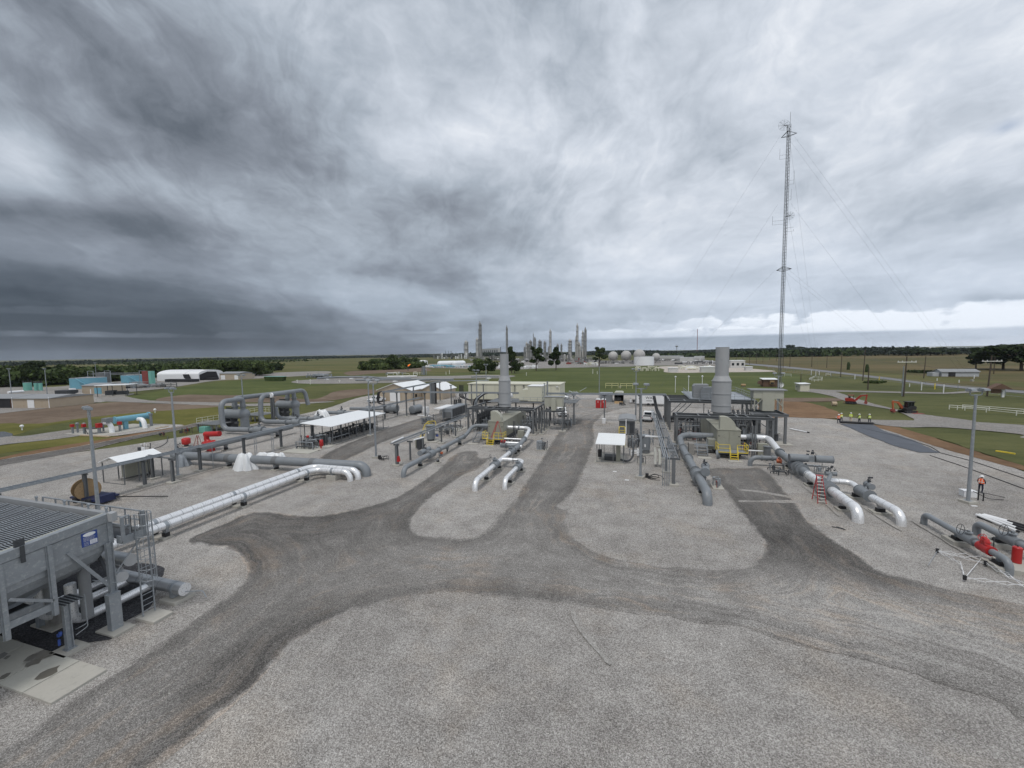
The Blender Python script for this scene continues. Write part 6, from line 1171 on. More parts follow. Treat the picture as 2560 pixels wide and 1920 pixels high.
p=R5(1,1); a=RR(0,695); single('scrap_bar',MB().tube([(a.x-.5,a.y+.2,.13),(a.x,a.y,.16),(a.x+.3,a.y-.2,.13)],.035,6).tube([(a.x-.1,a.y+.3,.13),(a.x+.15,a.y-.2,.2)],.03,6),'dark_steel','bent black scrap bar lying on gravel right of the right lane','scrap',(a.x,a.y,.1))
# tanks by the overhead tray
for i,(x,y) in enumerate(((-58.3,88.0),(-51.6,88.5))):
    t=T('horizontal_tank','grey horizontal tank on saddles, the %s of two under the overhead tray'%('left','right')[i],'tank',(x,y,.1),group='horizontal tanks'); t.part('shell',MB().drum((x,y,1.35),.95,3.6,'x' if i==0 else 'y',20,.15),'grey_paint')
    for s in (-1,1): t.part('saddle',MB().b2(x+(s*1.2 if i==0 else -.8)-.12,x+(s*1.2 if i==0 else .8)+.12,y+(-.8 if i==0 else s*1.2-.1),y+(.8 if i==0 else s*1.2+.1),.1,.7),'dark_steel')
    t.part('fill_pipe',MB().tube([(x+.3,y-1,1.2),(x+.3,y-1,2.8),(x-.2,y,2.8)],.06,6,bend=.2),'galvanised')
single('water_tote',MB().b2(-48.9,-47.7,87,88.1,.6,2.0).b2(-48.8,-47.8,87.1,88,.1,.59),'white_paint','white tote tank right of the right grey tank','tote',(-48.3,87.5,.1))
single('standpipe_white',MB().b2(-46.0,-45.2,84.8,84.95,.12,.3).cyl((-49.2,85.2,.3),(-45.6,84.6,.3),.12,n=8),'white_paint','white pipe lying at the foot of a tall tray post','pipe',(-46,85,.1))
# upright bundled duct behind the tan building roof
t=T('duct_tower','tall upright grey duct bundle at the end of the raised tray','duct',(-52.5,106,.1))
for i in range(3): t.part('duct',MB().cyl((-57.2+i*.75,107,.2),(-57.2+i*.75,107,6.3),.33,n=12),('grey_paint','grey_steel','black_rubber')[i])
t=T('cable_drop','thick black cables bending down from the overhead tray at its left end','cable',(-57.4,83,.1))
for i in range(4): t.part('cable',MB().tube([(-57.6-i*.18,84.2,6.0),(-58.4-i*.18,83.6,5.9),(-58.6-i*.18,83.4,3.2),(-56.0,82.8,2.9)],.10,8,bend=.8),'black_rubber')
t=T('cable_drop','thick black cables rising from the cable trench to the beige building','cable',(-36,95,.1))
for i in range(4): t.part('cable',MB().tube([(-47.5+i*.35,106,5.8),(-47.5+i*.35,105.8,2.4),(-44.5+i*.2,105.6,1.6)],.13,8,bend=.8),'black_rubber')
t=T('cable_drop','black cable elbow rising behind the left compressor frame','cable',(-35,93,.1))
for i in range(3): t.part('cable',MB().tube([(-37.8+i*.4,92,.4),(-37.6+i*.4,92,3.4),(-35.6+i*.3,93,4.9),(-34.2,93.4,5.0)],.2,8,bend=1.1),('black_rubber','galvanised','black_rubber')[i])
clutter('grey switchgear rack between the raised tray and the beige building',-49.5,-46.9,104,107,3.2,12,seed=91,boxes=5,mats=('dark_steel','grey_steel'))
# buildings of the yard
def gable(name,label,x0,x1,y0,y1,h,hr,wall,roof,axis='x',over=.3,cat='building',doors=(),parts=()):
    """ridge along the given axis"""
    t=T(name,label,cat,((x0+x1)/2,(y0+y1)/2,.08))
    if axis=='y':
        xm=(x0+x1)/2; t.part('wall',MB().prism([(x0,.1),(x0,h),(xm,hr),(x1,h),(x1,.1)],'y',y0,y1),wall)
        for s,(xa) in ((-1,x0-over),(1,x1+over)): 
            k=(hr-h)/abs(xm-x0); t.part('roof_panel',MB().prism([(xa,h-k*over+.03),(xm,hr+.03),(xm,hr+.15),(xa,h-k*over+.15)],'y',y0-over,y1+over),roof)
    else:
        ym=(y0+y1)/2; t.part('wall',MB().prism([(y0,.1),(y0,h),(ym,hr),(y1,h),(y1,.1)],'x',x0,x1),wall)
        for ya in (y0-over,y1+over):
            k=(hr-h)/abs(ym-y0); t.part('roof_panel',MB().prism([(ya,h-k*over+.03),(ym,hr+.03),(ym,hr+.15),(ya,h-k*over+.15)],'x',x0-over,x1+over),roof)
    for (nm,a,b,c,d,e,f,mt) in doors: t.part(nm,MB().b2(a,b,c,d,e,f),mt)
    return t
gable('tan_building','tan metal building with white pitched roof and white roller door',-78.0,-66.0,110.8,125,3.6,5.6,'ribbed_tan_y','ribbed_white_y','y',.4,doors=(('roller_door',-73.6,-70.0,110.72,110.79,.1,3.0,'white_paint'),('door',-69.2,-68.2,110.72,110.79,.1,2.2,'tan_panel'),('window',-66.0+.01,-65.94,113,114.2,1.2,2.2,'dark_glass'),('door',-65.99,-65.93,117,118,.1,2.2,'brown_wall')))
gable('roof_annex','smaller white-roofed annex behind the tan building',-66.0+.1,-58.5,117,127,3.2,5.0,'ribbed_tan_y','ribbed_white_y','y',.4)
t=T('control_building','long flat-roofed cream control building behind the left compressor','building',(-30,115,.1))
t.part('wall',MB().b2(-46.9,-19.5,110.9,119.0,1.3,5.7),'cream_paint'); t.part('roof',MB().b2(-47.1,-19.3,110.7,119.2,5.72,5.95),'cream_paint'); t.part('base',MB().b2(-46.7,-19.7,111.1,118.8,.1,1.29),'concrete_dark')
for i in range(9): t.part('wall_seam',MB().b2(-44.1+i*2.75,-44.02+i*2.75,110.86,110.899,1.35,5.65),'beige_paint')
t.part('air_unit',MB().b2(-37.2,-35.2,110.2,110.85,3.0,5.2),'beige_paint'); t.part('air_unit',MB().b2(-25.0,-23.6,110.2,110.85,3.0,5.0),'beige_paint'); t.part('wall_lamp',MB().b2(-20.6,-20.0,110.5,110.85,5.1,5.3),'white_paint')
for x in (-32.5,-29.8): t.part('vent',MB().cyl((x,110.6,3.4),(x,110.6,5.3),.08,n=6).sphere((x,110.6,5.35),.22,8,5),'dark_steel')
t.part('louver',MB().b2(-43.6,-40,111.0,111.09,.25,1.15),'black_rubber')
# ------------------------------------------------------------------ vehicles
def pickup(label,x,y,rz,col='white_paint',group='white pickups in the yard',z=.1):
    t=T('pickup_truck',label,'pickup truck',(x,y,z),rz,group,world=False)
    side=[(-2.85,.55),(-2.85,1.15),(-1.0,1.18),(-.98,1.2),(-.85,1.85),(.75,1.9),(1.35,1.28),(2.7,1.12),(2.88,.95),(2.88,.5),(2.35,.48),(2.2,.82),(1.95,.95),(1.65,.95),(1.4,.82),(1.25,.45),(-1.3,.45),(-1.45,.82),(-1.7,.95),(-2.0,.95),(-2.25,.82),(-2.4,.5)]
    t.part('body',MB().prism([(a,b) for a,b in side],'y',-.95,.95),col)
    t.part('cargo_bed',MB().b2(-2.75,-1.08,-.82,.82,1.16,1.185),'black_rubber')
    for s in (-1,1): t.part('side_window',MB().prism([(-.80,1.25),(-.72,1.78),(.68,1.82),(1.12,1.3)],'y',s*.953,s*.957),'dark_glass')
    t.part('windscreen',MB().quad((1.32,-.8,1.33),(1.32,.8,1.33),(.80,.72,1.87),(.80,-.72,1.87)),'dark_glass'); t.part('rear_window',MB().quad((-1.0,-.72,1.3),(-1.0,.72,1.3),(-.88,.68,1.78),(-.88,-.68,1.78)),'dark_glass')
    for a in (1.8,-1.85):
        for s in (-1,1):
            w=t.part('wheel',MB().cyl((a,s*.72,.38),(a,s*.97,.38),.38,n=18),'black_rubber'); t.part('rim',MB().cyl((a,s*.971,.38),(a,s*.985,.38),.22,n=14),'galvanised',under=w)
    t.part('grille',MB().b2(2.88,2.90,-.55,.55,.7,1.0),'black_rubber'); t.part('bumper',MB().b2(2.86,2.98,-.9,.9,.45,.62),'galvanised'); t.part('rear_bumper',MB().b2(-2.98,-2.86,-.9,.9,.45,.62),'galvanised')
    for s in (-1,1): t.part('headlight',MB().b2(2.87,2.895,s*.75-.15,s*.75+.15,.82,1.0),'lens_glass'); t.part('tail_light',MB().b2(-2.87,-2.852,s*.86-.06,s*.86+.06,.8,1.1),'red_paint'); t.part('mirror',MB().box((1.0,s*1.07,1.32),(.12,.18,.18)),'black_rubber')
    return t
pickup('white pickup facing the camera left of the tan building',R3(125,665).x,R3(125,665).y+2,math.radians(-105)); pickup('white pickup half hidden behind black cables by the tan building',R3(200,650).x,R3(200,650).y+3,math.radians(-105))
p=R4(45,515); pickup('white pickup at the back edge of the gravel',p.x,p.y+1,math.radians(-85)); p=R3(1950,800); pickup('white pickup beside the stand of the left oil cooler',p.x+.6,p.y+2,math.radians(-75))
p=R4(830,725); pickup('white pickup with dark window seen from behind by the right rack',p.x-.2,p.y+2.6,math.radians(80)); p=R4(1120,770); pickup('dark pickup beneath the right steel frame',p.x,p.y+6,math.radians(10),col='dark_steel',group=None)
def trailer(label,x0,x1,y0,y1,h,mat,text=None,open_=False,zb=.6):
    t=T('box_trailer',label,'trailer',((x0+x1)/2,(y0+y1)/2,.1))
    if open_:
        t.part('side_wall',MB().b2(x0,x0+.08,y0,y1,zb,h),mat); t.part('side_wall',MB().b2(x1-.08,x1,y0,y1,zb,h),mat); t.part('back_wall',MB().b2(x0+.081,x1-.081,y1-.08,y1,zb,h),mat); t.part('roof',MB().prism([(x0,h),(x0+.4,h+.22),(x1-.4,h+.22),(x1,h)],'y',y0,y1),'beige_paint'); t.part('floor',MB().b2(x0+.081,x1-.081,y0,y1-.09,zb,zb+.08),'black_rubber'); t.part('ramp',MB().add([(x0+.1,y0,zb),(x1-.1,y0,zb),(x1-.1,y0-1.8,.1),(x0+.1,y0-1.8,.1)],[(0,1,2,3)]).b2(x0+.1,x1-.1,y0-.02,y0,zb-.2,zb),'plywood')
        m=MB(); [m.box((x0+.3+k*.35,y0+.6+.3*(k%2),zb+.5),(.28,.4,.8)) for k in range(5)]; t.part('load',m,'dark_steel')
    else: t.part('body',MB().b2(x0,x1,y0,y1,zb,h),mat)
    for s in (y0-.05,y1-.2):
        for k in (.42,.58): 
            xx=x0+(x1-x0)*k; t.part('wheel',MB().cyl((xx,s,.42),(xx,s+.25,.42),.36,n=14),'black_rubber')
    return t
p=R4(500,545); trailer('black enclosed trailer with its rear open',p.x,p.x+2.5,p.y,p.y+5,2.9,'black_rubber',open_=True)
p=R4(705,570); t=trailer('long white enclosed trailer with black lettering',p.x,p.x+7.3,p.y,p.y+2.3,3.0,'white_paint',zb=.7)
def glyphs(t,word,x,y,z,h,mat,parent=None,adv=.72):
    cu=bpy.data.curves.new('lettering','FONT'); cu.body=word; cu.size=h*1.35; cu.extrude=.01; o=bpy.data.objects.new('tmp',cu); COL.objects.link(o)
    dg=bpy.context.evaluated_depsgraph_get(); me=bpy.data.meshes.new_from_object(o.evaluated_get(dg)); bpy.data.objects.remove(o)
    me.transform(Matrix.Rotation(math.pi/2,4,'X')); me.materials.clear(); me.materials.append(MT[mat]); q=bpy.data.objects.new('lettering',me); COL.objects.link(q); q.parent=t.e; q.location=(x-t.loc.x,y-t.loc.y,z-t.loc.z); return q
glyphs(t,'WAR',p.x+2.3,p.y-.02,1.9,.75,'black_rubber'); t.part('emblem',MB().cyl((p.x+.9,p.y-.03,2.0),(p.x+.9,p.y-.005,2.0),.3,n=14).cyl((p.x+.9,p.y-.03,2.35),(p.x+.9,p.y-.005,2.35),.14,n=12),'black_rubber'); t.part('lettering_line',MB().b2(p.x+2.5,p.x+4.0,p.y-.02,p.y-.004,1.35,1.5),'dark_steel'); t.part('tongue',MB().b2(p.x-2,p.x,p.y+1,p.y+1.2,.5,.65),'dark_steel')
p=R4(790,540); clutter('pickup bed load and generator left of the white trailer',R4(640,550).x,R4(700,550).x,R4(640,550).y,R4(640,550).y+2,1.8,5,seed=95,cat='equipment',mats=('white_paint','dark_steel','black_rubber'),base=False)
clutter('dark work gear and hoses in front of the open black trailer',R4(545,575).x,R4(610,575).x,R4(560,575).y,R4(560,575).y+2,1.5,6,seed=96,cat='equipment',mats=('dark_steel','black_rubber'),base=False)
for i,xx in enumerate((350,400)):
    p=R4(xx,596); t=T('portable_toilet','%s bright red portable toilet with white roof'%('left','right')[i],'portable toilet',(p.x,p.y+.6,.1),group='red portable toilets',world=False)
    t.part('cabin',MB().box((0,0,1.1),(1.15,1.15,2.1)),'red_paint'); t.part('roof',MB().prism([(-.6,2.16),(-.45,2.4),(0,2.5),(.45,2.4),(.6,2.16)],'y',-.6,.6),'white_paint'); t.part('door',MB().box((0,-.59,1.08),(.8,.03,1.85)),'red_paint'); t.part('door_sign',MB().box((0,-.61,1.65),(.2,.01,.2)),'white_paint')
p=R4(345,575); single('grey_shed',MB().b2(p.x,p.x+3.4,p.y+9,p.y+12,.1,2.6).b2(p.x-.15,p.x+3.55,p.y+8.8,p.y+12.2,2.61,2.72),'grey_paint','small grey shed standing behind the red toilets','shed',(p.x+1.7,p.y+10,.1))
for i,xx in enumerate((10,75,115)):
    p=R4(xx,585); t=T('pipe_rack_stand','low rusty-grey pipe stand %s near the back pickup'%('first','second','third')[i],'stand',(p.x,p.y+2,.1),group='low pipe stands at the back')
    for k in range(3): t.part('trestle',MB().bar((p.x,p.y+k*2.2,.1),(p.x+.3,p.y+k*2.2,1.0),.07,.07).bar((p.x+1.1,p.y+k*2.2,.1),(p.x+.8,p.y+k*2.2,1.0),.07,.07).bar((p.x+.2,p.y+k*2.2,1.0),(p.x+.9,p.y+k*2.2,1.0),.07,.07),'grey_steel')
    t.part('pipe',MB().cyl((p.x+.5,p.y-1,1.1),(p.x+.55,p.y+6,1.1),.07,n=8),'galvanised')
# ------------------------------------------------------------------ people
def person(label,x,y,rz,vest='vest_yellow',legs='navy_cloth',pose=0,group='workers in high visibility vests',hat='white_paint',z=.1,sleeve='navy_cloth'):
    t=T('person',label,'person',(x,y,z),rz,group,world=False)
    me=bpy.data.meshes.new('body'); b=MB()
    sp=.13; st=.16 if pose==1 else .03
    J={'pel':(0,0,.95),'ch':(0,.02 if pose<2 else .06,1.3),'nk':(0,.02,1.50),'hd':(0,.04,1.66),'hipL':(-.1,0,.90),'knL':(-sp,st,.50),'anL':(-sp,-.02+st*.6,.09),'toL':(-sp-.02,.16+st*.6,.04),'hipR':(.1,0,.90),'knR':(sp,-.02,.50),'anR':(sp,-.08-st,.09),'toR':(sp+.02,.10-st,.04),
       'shL':(-.19,0,1.42),'elL':(-.27,.03,1.15),'haL':(-.22,.22,.98),'shR':(.19,0,1.42),'elR':(.27,.03 if pose!=3 else .18,1.15 if pose!=3 else 1.35),'haR':(.22,.22,.98) if pose!=3 else (.18,.28,1.55)}
    if pose==2: J['elL']=(-.3,.1,1.2); J['haL']=(-.1,.28,1.2); J['haR']=(.1,.28,1.2)
    ks=list(J); E=[('pel','ch'),('ch','nk'),('nk','hd'),('pel','hipL'),('hipL','knL'),('knL','anL'),('anL','toL'),('pel','hipR'),('hipR','knR'),('knR','anR'),('anR','toR'),('ch','shL'),('shL','elL'),('elL','haL'),('ch','shR'),('shR','elR'),('elR','haR')]
    R_={'pel':.155,'ch':.175,'nk':.07,'hd':.10,'hipL':.10,'hipR':.10,'knL':.075,'knR':.075,'anL':.05,'anR':.05,'toL':.045,'toR':.045,'shL':.08,'shR':.08,'elL':.055,'elR':.055,'haL':.042,'haR':.042}
    me.from_pydata([J[k] for k in ks],[(ks.index(a),ks.index(c)) for a,c in E],[]); o=bpy.data.objects.new('tmp',me); COL.objects.link(o)
    md=o.modifiers.new('s','SKIN'); md2=o.modifiers.new('u','SUBSURF'); md2.levels=1
    for i,k in enumerate(ks): me.skin_vertices[0].data[i].radius=(R_[k],R_[k]*(.75 if k in('pel','ch') else 1)); me.skin_vertices[0].data[i].use_root=(k=='pel')
    bm_=bpy.data.meshes.new_from_object(o.evaluated_get(bpy.context.evaluated_depsgraph_get())); bpy.data.objects.remove(o)
    bm_.materials.clear()
    for mt in (legs,sleeve,'skin'): bm_.materials.append(MT[mt])
    for pl_ in bm_.polygons:
        c=pl_.center; pl_.use_smooth=True; hand=(Vector(J['haL'])-c).length<.085 or (Vector(J['haR'])-c).length<.085
        pl_.material_index=2 if (c.z>1.50 or hand) else (1 if c.z>1.0 else 0)
    q=bpy.data.objects.new('body',bm_); COL.objects.link(q); q.parent=t.e
    # vest wraps the trunk
    prof=[(.225,1.0),(.235,1.12),(.24,1.3),(.215,1.42),(.13,1.5)]; m=MB(); m.lathe((0,.01,0),prof,18); m.v=[(a,b_*.72+.01,c) for a,b_,c in m.v]
    vv=t.part('vest',m,vest); m=MB().lathe((0,.01,0),[(.243,1.14),(.243,1.19)],18); m.v=[(a,b_*.74+.01,c) for a,b_,c in m.v]; t.part('reflective_band',m,'reflective',under=vv)
    for s in (-.1,.1): t.part('reflective_strap',MB().bar((s,.19,1.05),(s,.15,1.44),.05,.01).bar((s,-.17,1.05),(s,-.13,1.44),.05,.01),'reflective',under=vv)
    h=t.part('hard_hat',MB().lathe((0,.04,1.70),[(.19,-.01),(.135,.0),(.13,.06),(.10,.12),(.0,.145)],18),hat)
    t.part('hair',MB().sphere((0,.02,1.665),.108,12,8),'black_rubber')
    return t
wk_=[((610,760),0.3,'vest_yellow','orange_cloth','leftmost worker with orange vest over dark clothes beside the black roll',1,'orange_cloth'),((632,748),.1,'vest_yellow','orange_cloth','worker in yellow vest with orange sleeves standing behind the leftmost one',3,'vest_yellow'),((713,745),-.6,'vest_yellow','vest_yellow','middle worker striding with dusty legs and yellow vest',1,'vest_yellow'),((788,757),.4,'vest_yellow','navy_cloth','fourth worker from the left with yellow vest and black trousers',2,'vest_yellow'),((875,758),-.2,'vest_yellow','navy_cloth','rightmost worker of the group raising one arm',3,'vest_yellow')]
for (xy,rz,vs,sl,lb,po,vm) in wk_:
    p=R5(*xy); person(lb,p.x,p.y,rz+math.pi*.0,vest=vm,pose=po,sleeve=sl,legs='tan_wood' if 'dusty' in lb else 'navy_cloth')
p=R5(1835,1365); person('lone worker in white hard hat, navy clothes and orange yellow vest looking away',p.x,p.y,-.9,vest='orange_cloth',pose=0,sleeve='navy_cloth')
a=R5(622,757);b=R5(908,770); t=T('geotextile_roll','long black roll of ground fabric lying at the workers feet','fabric roll',(a.x,a.y,.1)); t.part('roll',MB().cyl(pt(a,.33),pt(b,.33),.22,n=14),'black_rubber'); t.part('core_tube',MB().cyl(pt(a,.33)-(b-a).normalized()*.3,pt(b,.33)+(b-a).normalized()*.3,.05,n=8),'dark_steel')
def strip(name,label,pts,r=.05,mat='black_rubber'): 
    single(name,MB().tube([pt(q,.13) for q in pts],r,6,bend=1.5),mat,label,'hose',pt(pts[0],.1))
strip('ground_hose','black line running from the fabric sheet to the right edge',[R5(1480,1015),R5(1750,1085),R5(2212,1240),R5(2500,1330)]); strip('ground_hose','second black line on the gravel below the first, right side',[R5(1400,1040),R5(1700,1140),R5(2100,1290),R5(2212,1330)])
single('fabric_fold',MB().tube([pt(R5(800,800),.12),pt(R5(1100,870),.14),pt(R5(1400,960),.12),pt(R5(1480,1010),.12)],.06,6,bend=1),'black_rubber','dark fold running along the ground fabric sheet','fabric fold',pt(R5(800,800),.1))
a=R5(190,812);b=R5(320,838)
for i in range(3): single('plastic_pipe',MB().cyl((a.x+i*.25,a.y,.22),(b.x+i*.2,b.y-.3*i,.22),.11,n=10),'white_paint' if i<2 else 'black_rubber','%s of the plastic pipes lying behind the right oil cooler'%('first white one','second white one','black one')[i],'pipe',(a.x,a.y,.1),group='plastic pipes behind the right oil cooler')
# ------------------------------------------------------------------ excavators
def excavator(label,c,rz,col,cabcol,s=1.0,cab=True):
    t=T('mini_excavator',label,'excavator',c,rz,world=False); k=s
    for y in (-.8,.8):
        m=MB().prism([(-1.15*k,.12*k),(-1.3*k,.35*k),(-1.1*k,.58*k),(1.1*k,.58*k),(1.3*k,.35*k),(1.15*k,.12*k),(1.0*k,.05*k),(-1.0*k,.05*k)],'y',(y-.2)*k,(y+.2)*k); tr_=t.part('track',m,'black_rubber')
        for x in (-.9,-.3,.3,.9): t.part('roller',MB().cyl((x*k,(y-.22)*k,.3*k),(x*k,(y+.22)*k,.3*k),.17*k,n=10),'dark_steel',under=tr_)
    t.part('chassis',MB().box((0,0,.55*k),(1.2*k,1.3*k,.35*k)),'dark_steel')
    t.part('upper_body',MB().prism([(-1.3*k,.75*k),(-1.35*k,1.5*k),(-.9*k,1.65*k),(.2*k,1.6*k),(1.0*k,1.1*k),(1.05*k,.75*k)],'y',-.85*k,.85*k),cabcol if cab else col)
    if cab:
        t.part('cab_frame',MB().b2(-.75*k,.75*k,-.02*k,.82*k,1.2*k,1.3*k),cabcol); t.part('cab_roof',MB().b2(-1.05*k,.80*k,-.25*k,.90*k,2.5*k,2.64*k),cabcol)
        for x in (-.72,.72,0): 
            for y in (.0,.8): t.part('cab_post',MB().box((x*k,y*k,1.9*k),(.08*k,.08*k,1.2*k)),cabcol)
        t.part('cab_glass',MB().b2(-.70*k,.70*k,.03*k,.77*k,1.3*k,2.49*k),'dark_glass')
    else:
        for x in (-.6,.5):
            for y in (-.5,.5): t.part('canopy_post',MB().box((x*k,y*k,1.9*k),(.06*k,.06*k,1.1*k)),cabcol)
        t.part('canopy',MB().b2(-.75*k,.65*k,-.65*k,.65*k,2.42*k,2.5*k),'rust_red'); t.part('seat',MB().b2(-.5*k,-.1*k,-.25*k,.25*k,1.6*k,2.1*k),'black_rubber')
    t.part('boom',MB().prism([(.95*k,1.0*k),(.85*k,1.35*k),(1.9*k,2.55*k),(3.3*k,2.75*k),(3.4*k,2.5*k),(2.2*k,2.2*k),(1.25*k,.95*k)],'y',-.35*k,-.1*k),col)
    t.part('dipper',MB().prism([(3.2*k,2.85*k),(3.55*k,2.75*k),(3.3*k,.95*k),(3.05*k,.95*k)],'y',-.32*k,-.13*k),col)
    bk=t.part('bucket',MB().prism([(3.0*k,1.0*k),(3.45*k,.95*k),(3.6*k,.45*k),(3.3*k,.12*k),(2.75*k,.35*k),(2.9*k,.55*k)],'y',-.55*k,.1*k),'rust_red')
    t.part('cylinder',MB().cyl((1.2*k,-.22*k,1.3*k),(2.0*k,-.22*k,2.15*k),.06*k,n=8).cyl((2.0*k,-.22*k,2.8*k),(3.15*k,-.22*k,2.95*k),.05*k,n=8),'galvanised')
    t.part('blade',MB().box((-1.55*k,0,.3*k),(.08*k,1.9*k,.4*k)),'rust_red'); return t
p=R5(1200,668); excavator('orange excavator with dark cab reaching left over the grass',(p.x,p.y,.12),math.pi+.35,'orange_paint','black_rubber',.98)
p=R5(715,588); excavator('small red open-cab excavator behind the workers',(p.x,p.y,.12),-.35,'dull_red','dark_steel',.92,False)
single('spoil_plate',MB().b2(R5(1245,675).x,R5(1245,675).x+2,R5(1245,675).y-.5,R5(1245,675).y+.6,.12,.2),'rust_red','brown plate on the ground right of the orange excavator','plate',pt(R5(1245,675),.1))
p=R5(570,605); t=T('hose_reel','grey barrel-shaped object on the grass left of the red excavator','barrel',(p.x,p.y,.1)); t.part('drum',MB().cyl((p.x-.5,p.y,.6),(p.x+.5,p.y,.6),.55,n=16),'tan_wood'); t.part('foot',MB().box((p.x,p.y,.2),(.5,.5,.25)),'grey_steel')
# ------------------------------------------------------------------ teal pipeline skid, far left
t=T('teal_filter_skid','pale blue horizontal filter vessel between red valves on the left meter pad','filter skid',(-100,56,.1))
a=R1(1010,690,2.4);b=R1(1205,640,2.4); a=V(-101.5,55.3,2.3); b=V(-101.8,61.3,2.3)
t.part('vessel',MB().tube([a,b],.62,18),'pale_blue'); t.part('vessel_end',MB().cyl(b,b+V(0,.25,0),.78,n=18).cyl(a-V(0,.2,0),a,.74,n=18),'pale_blue'); t.part('leg',MB().box((-101.6,57,.95),(.5,.7,1.7)).box((-101.7,60,.95),(.5,.7,1.7)),'pale_blue')
for (x,y) in ((-99.6,53.6),(-98.6,58.7)): t.part('pipe',MB().tube([(x-2.6,y+.4,1.9),(x-.4,y,2.0),(x,y,-.2)],.42,14,bend=1.0),'white_roof')
for (x,y,s) in ((-101.2,52.4,.55),(-104.2,51.6,.4),(-106.5,51.0,.35),(-100.2,55.2,.4)): t.part('red_valve',MB().box((x,y,1.75),(s*1.5,s*1.3,s*1.5)),'red_paint'); t.part('valve_leg',MB().cyl((x,y,.1),(x,y,1.5),s*.5,n=10),'grey_paint')
t.part('grey_actuator',MB().b2(-100.9,-99.6,52.7,53.9,2.3,3.1),'grey_paint'); t.part('black_frame',MB().b2(-103.2,-101.4,51.2,53.2,1.2,1.3).bar((-103.2,51.2,.1),(-103.0,51.2,1.2),.1,.1).bar((-101.5,51.2,.1),(-101.6,51.2,1.2),.1,.1).bar((-102.3,51.2,.1),(-103,51.2,1.0),.08,.08),'dark_steel')
for (x,y) in ((-107,52),(-105.3,52.2),(-103,54)): t.part('valve_post',MB().cyl((x,y,.1),(x,y,1.8),.16,n=10).sphere((x,y,1.9),.3,10,6),'grey_paint')
t.part('slab',MB().b2(-108,-97.5,50.4,62,.09,.16),'concrete')
p=R1(1310,715); t=T('vent_post','grey fluted vent post right of the pale blue vessel','post',(p.x,p.y,.1)); t.part('post',MB().cyl((p.x,p.y,.1),(p.x,p.y,2.6),.25,n=10),'grey_paint'); t.part('cap',MB().cyl((p.x,p.y,2.6),(p.x,p.y,2.95),.36,n=10),'grey_paint')
for i,(x,y) in enumerate(((192,740),(1340,590))): p=R1(x,y+6); t=T('marker_light','white marker cap on the grass, %s of the teal skid'%('left','right')[i],'marker',(p.x,p.y,.1),group='white markers on the grass'); t.part('post',MB().cyl((p.x,p.y,.05),(p.x,p.y,.8),.1,n=8),'white_paint'); t.part('cap',MB().sphere((p.x,p.y,.9),.32,10,6),'white_paint')
for i,(x0,y0,x1,y1) in enumerate(((700,788,945,800),(1345,730,1450,712))): a=R1(x0,y0,.2);b=R1(x1,y1,.2); single('plank',MB().bar(a,b,.35,.2),'tan_wood','%s long timber on the edge of the left meter pad'%('near','far')[i],'timber',pt(a,.1),group='timbers on the left meter pad')
# ------------------------------------------------------------------ tower with guys
tx,ty=46.5,154.6; TH=TW.top((tx,ty),118)
t=T('radio_mast','very tall thin guyed lattice mast beside the brown equipment hut','radio mast',(tx,ty,.05))
r_=.62; A3=[(tx+r_*math.cos(a),ty+r_*math.sin(a)) for a in (math.pi/2,math.pi*7/6,math.pi*11/6)]
for i in range(3): t.part('mast_leg',MB().cyl((*A3[i],.1),(*A3[i],TH),.055,n=6),'grey_steel')
m=MB(); nb_=int(TH/.95)
for k in range(nb_):
    z=.3+k*.95
    for i in range(3):
        a=A3[i];b=A3[(i+1)%3]; m.cyl((*a,z),(*b,z),.026,n=4); m.cyl((*a,z) if k%2 else (*b,z),(*b,z+.95) if k%2 else (*a,z+.95),.02,n=4)
t.part('lattice',m,'grey_steel',kind='stuff'); t.part('cable_run',MB().cyl((tx+.1,ty-.3,1),(tx+.1,ty-.3,TH-1),.10,n=6),'dark_steel')
zl=[TW.top((tx,ty),y) for y in (168,555,925)]
for z in (zl[0],zl[2]):
    m=MB(); P=[V(tx+2.4*math.cos(a),ty+2.4*math.sin(a),z) for a in (.1,2.2,4.3)]
    for i in range(3): m.cyl(P[i],P[(i+1)%3],.07,n=5); m.cyl(P[i],(tx,ty,z+.9),.06,n=5); m.cyl(P[i],(tx,ty,z-.9),.06,n=5)
    t.part('star_mount',m,'dark_steel')
for (z,dx_,rr) in ((TH-.3,-1.6,1.6),(TW.top((tx,ty),633),1.0,1.2)):
    m=MB(); c=V(tx+dx_,ty-1,z)
    for q in (1,.72,.45,.2): m.tube([c+V(rr*q*math.cos(a),.25*(1-q),rr*q*math.sin(a)) for a in [k*math.pi/8 for k in range(17)]],.022,4,False)
    for k in range(8): a=k*math.pi/4; m.cyl(c,c+V(rr*math.cos(a),0,rr*math.sin(a)),.03,n=4)
    m.cyl(c,c+V(-dx_,1,0),.08,n=6); t.part('grid_dish',m,'dark_steel')
for (y0,y1,dx_) in ((245,305,-2.2),(378,452,2.0),(480,540,1.4),(622,672,-3.6),(705,716,2.4)):
    z0,z1=TW.top((tx,ty),y0),TW.top((tx,ty),y1); t.part('antenna',MB().cyl((tx+dx_,ty,z1),(tx+dx_,ty,z0),.035,n=5).cyl((tx+dx_,ty,z1),(tx,ty,z1),.03,n=5).cyl((tx+dx_,ty,z1+1.2),(tx,ty,z1+1.2),.03,n=5),'grey_steel')
t.part('whip_antenna',MB().cyl((tx+.4,ty,TH-1),(tx+.4,ty,TW.top((tx,ty),45)),.05,n=5),'grey_steel')
AN=[DI(1340,838),DI(2100,824),DI(1768,806)]
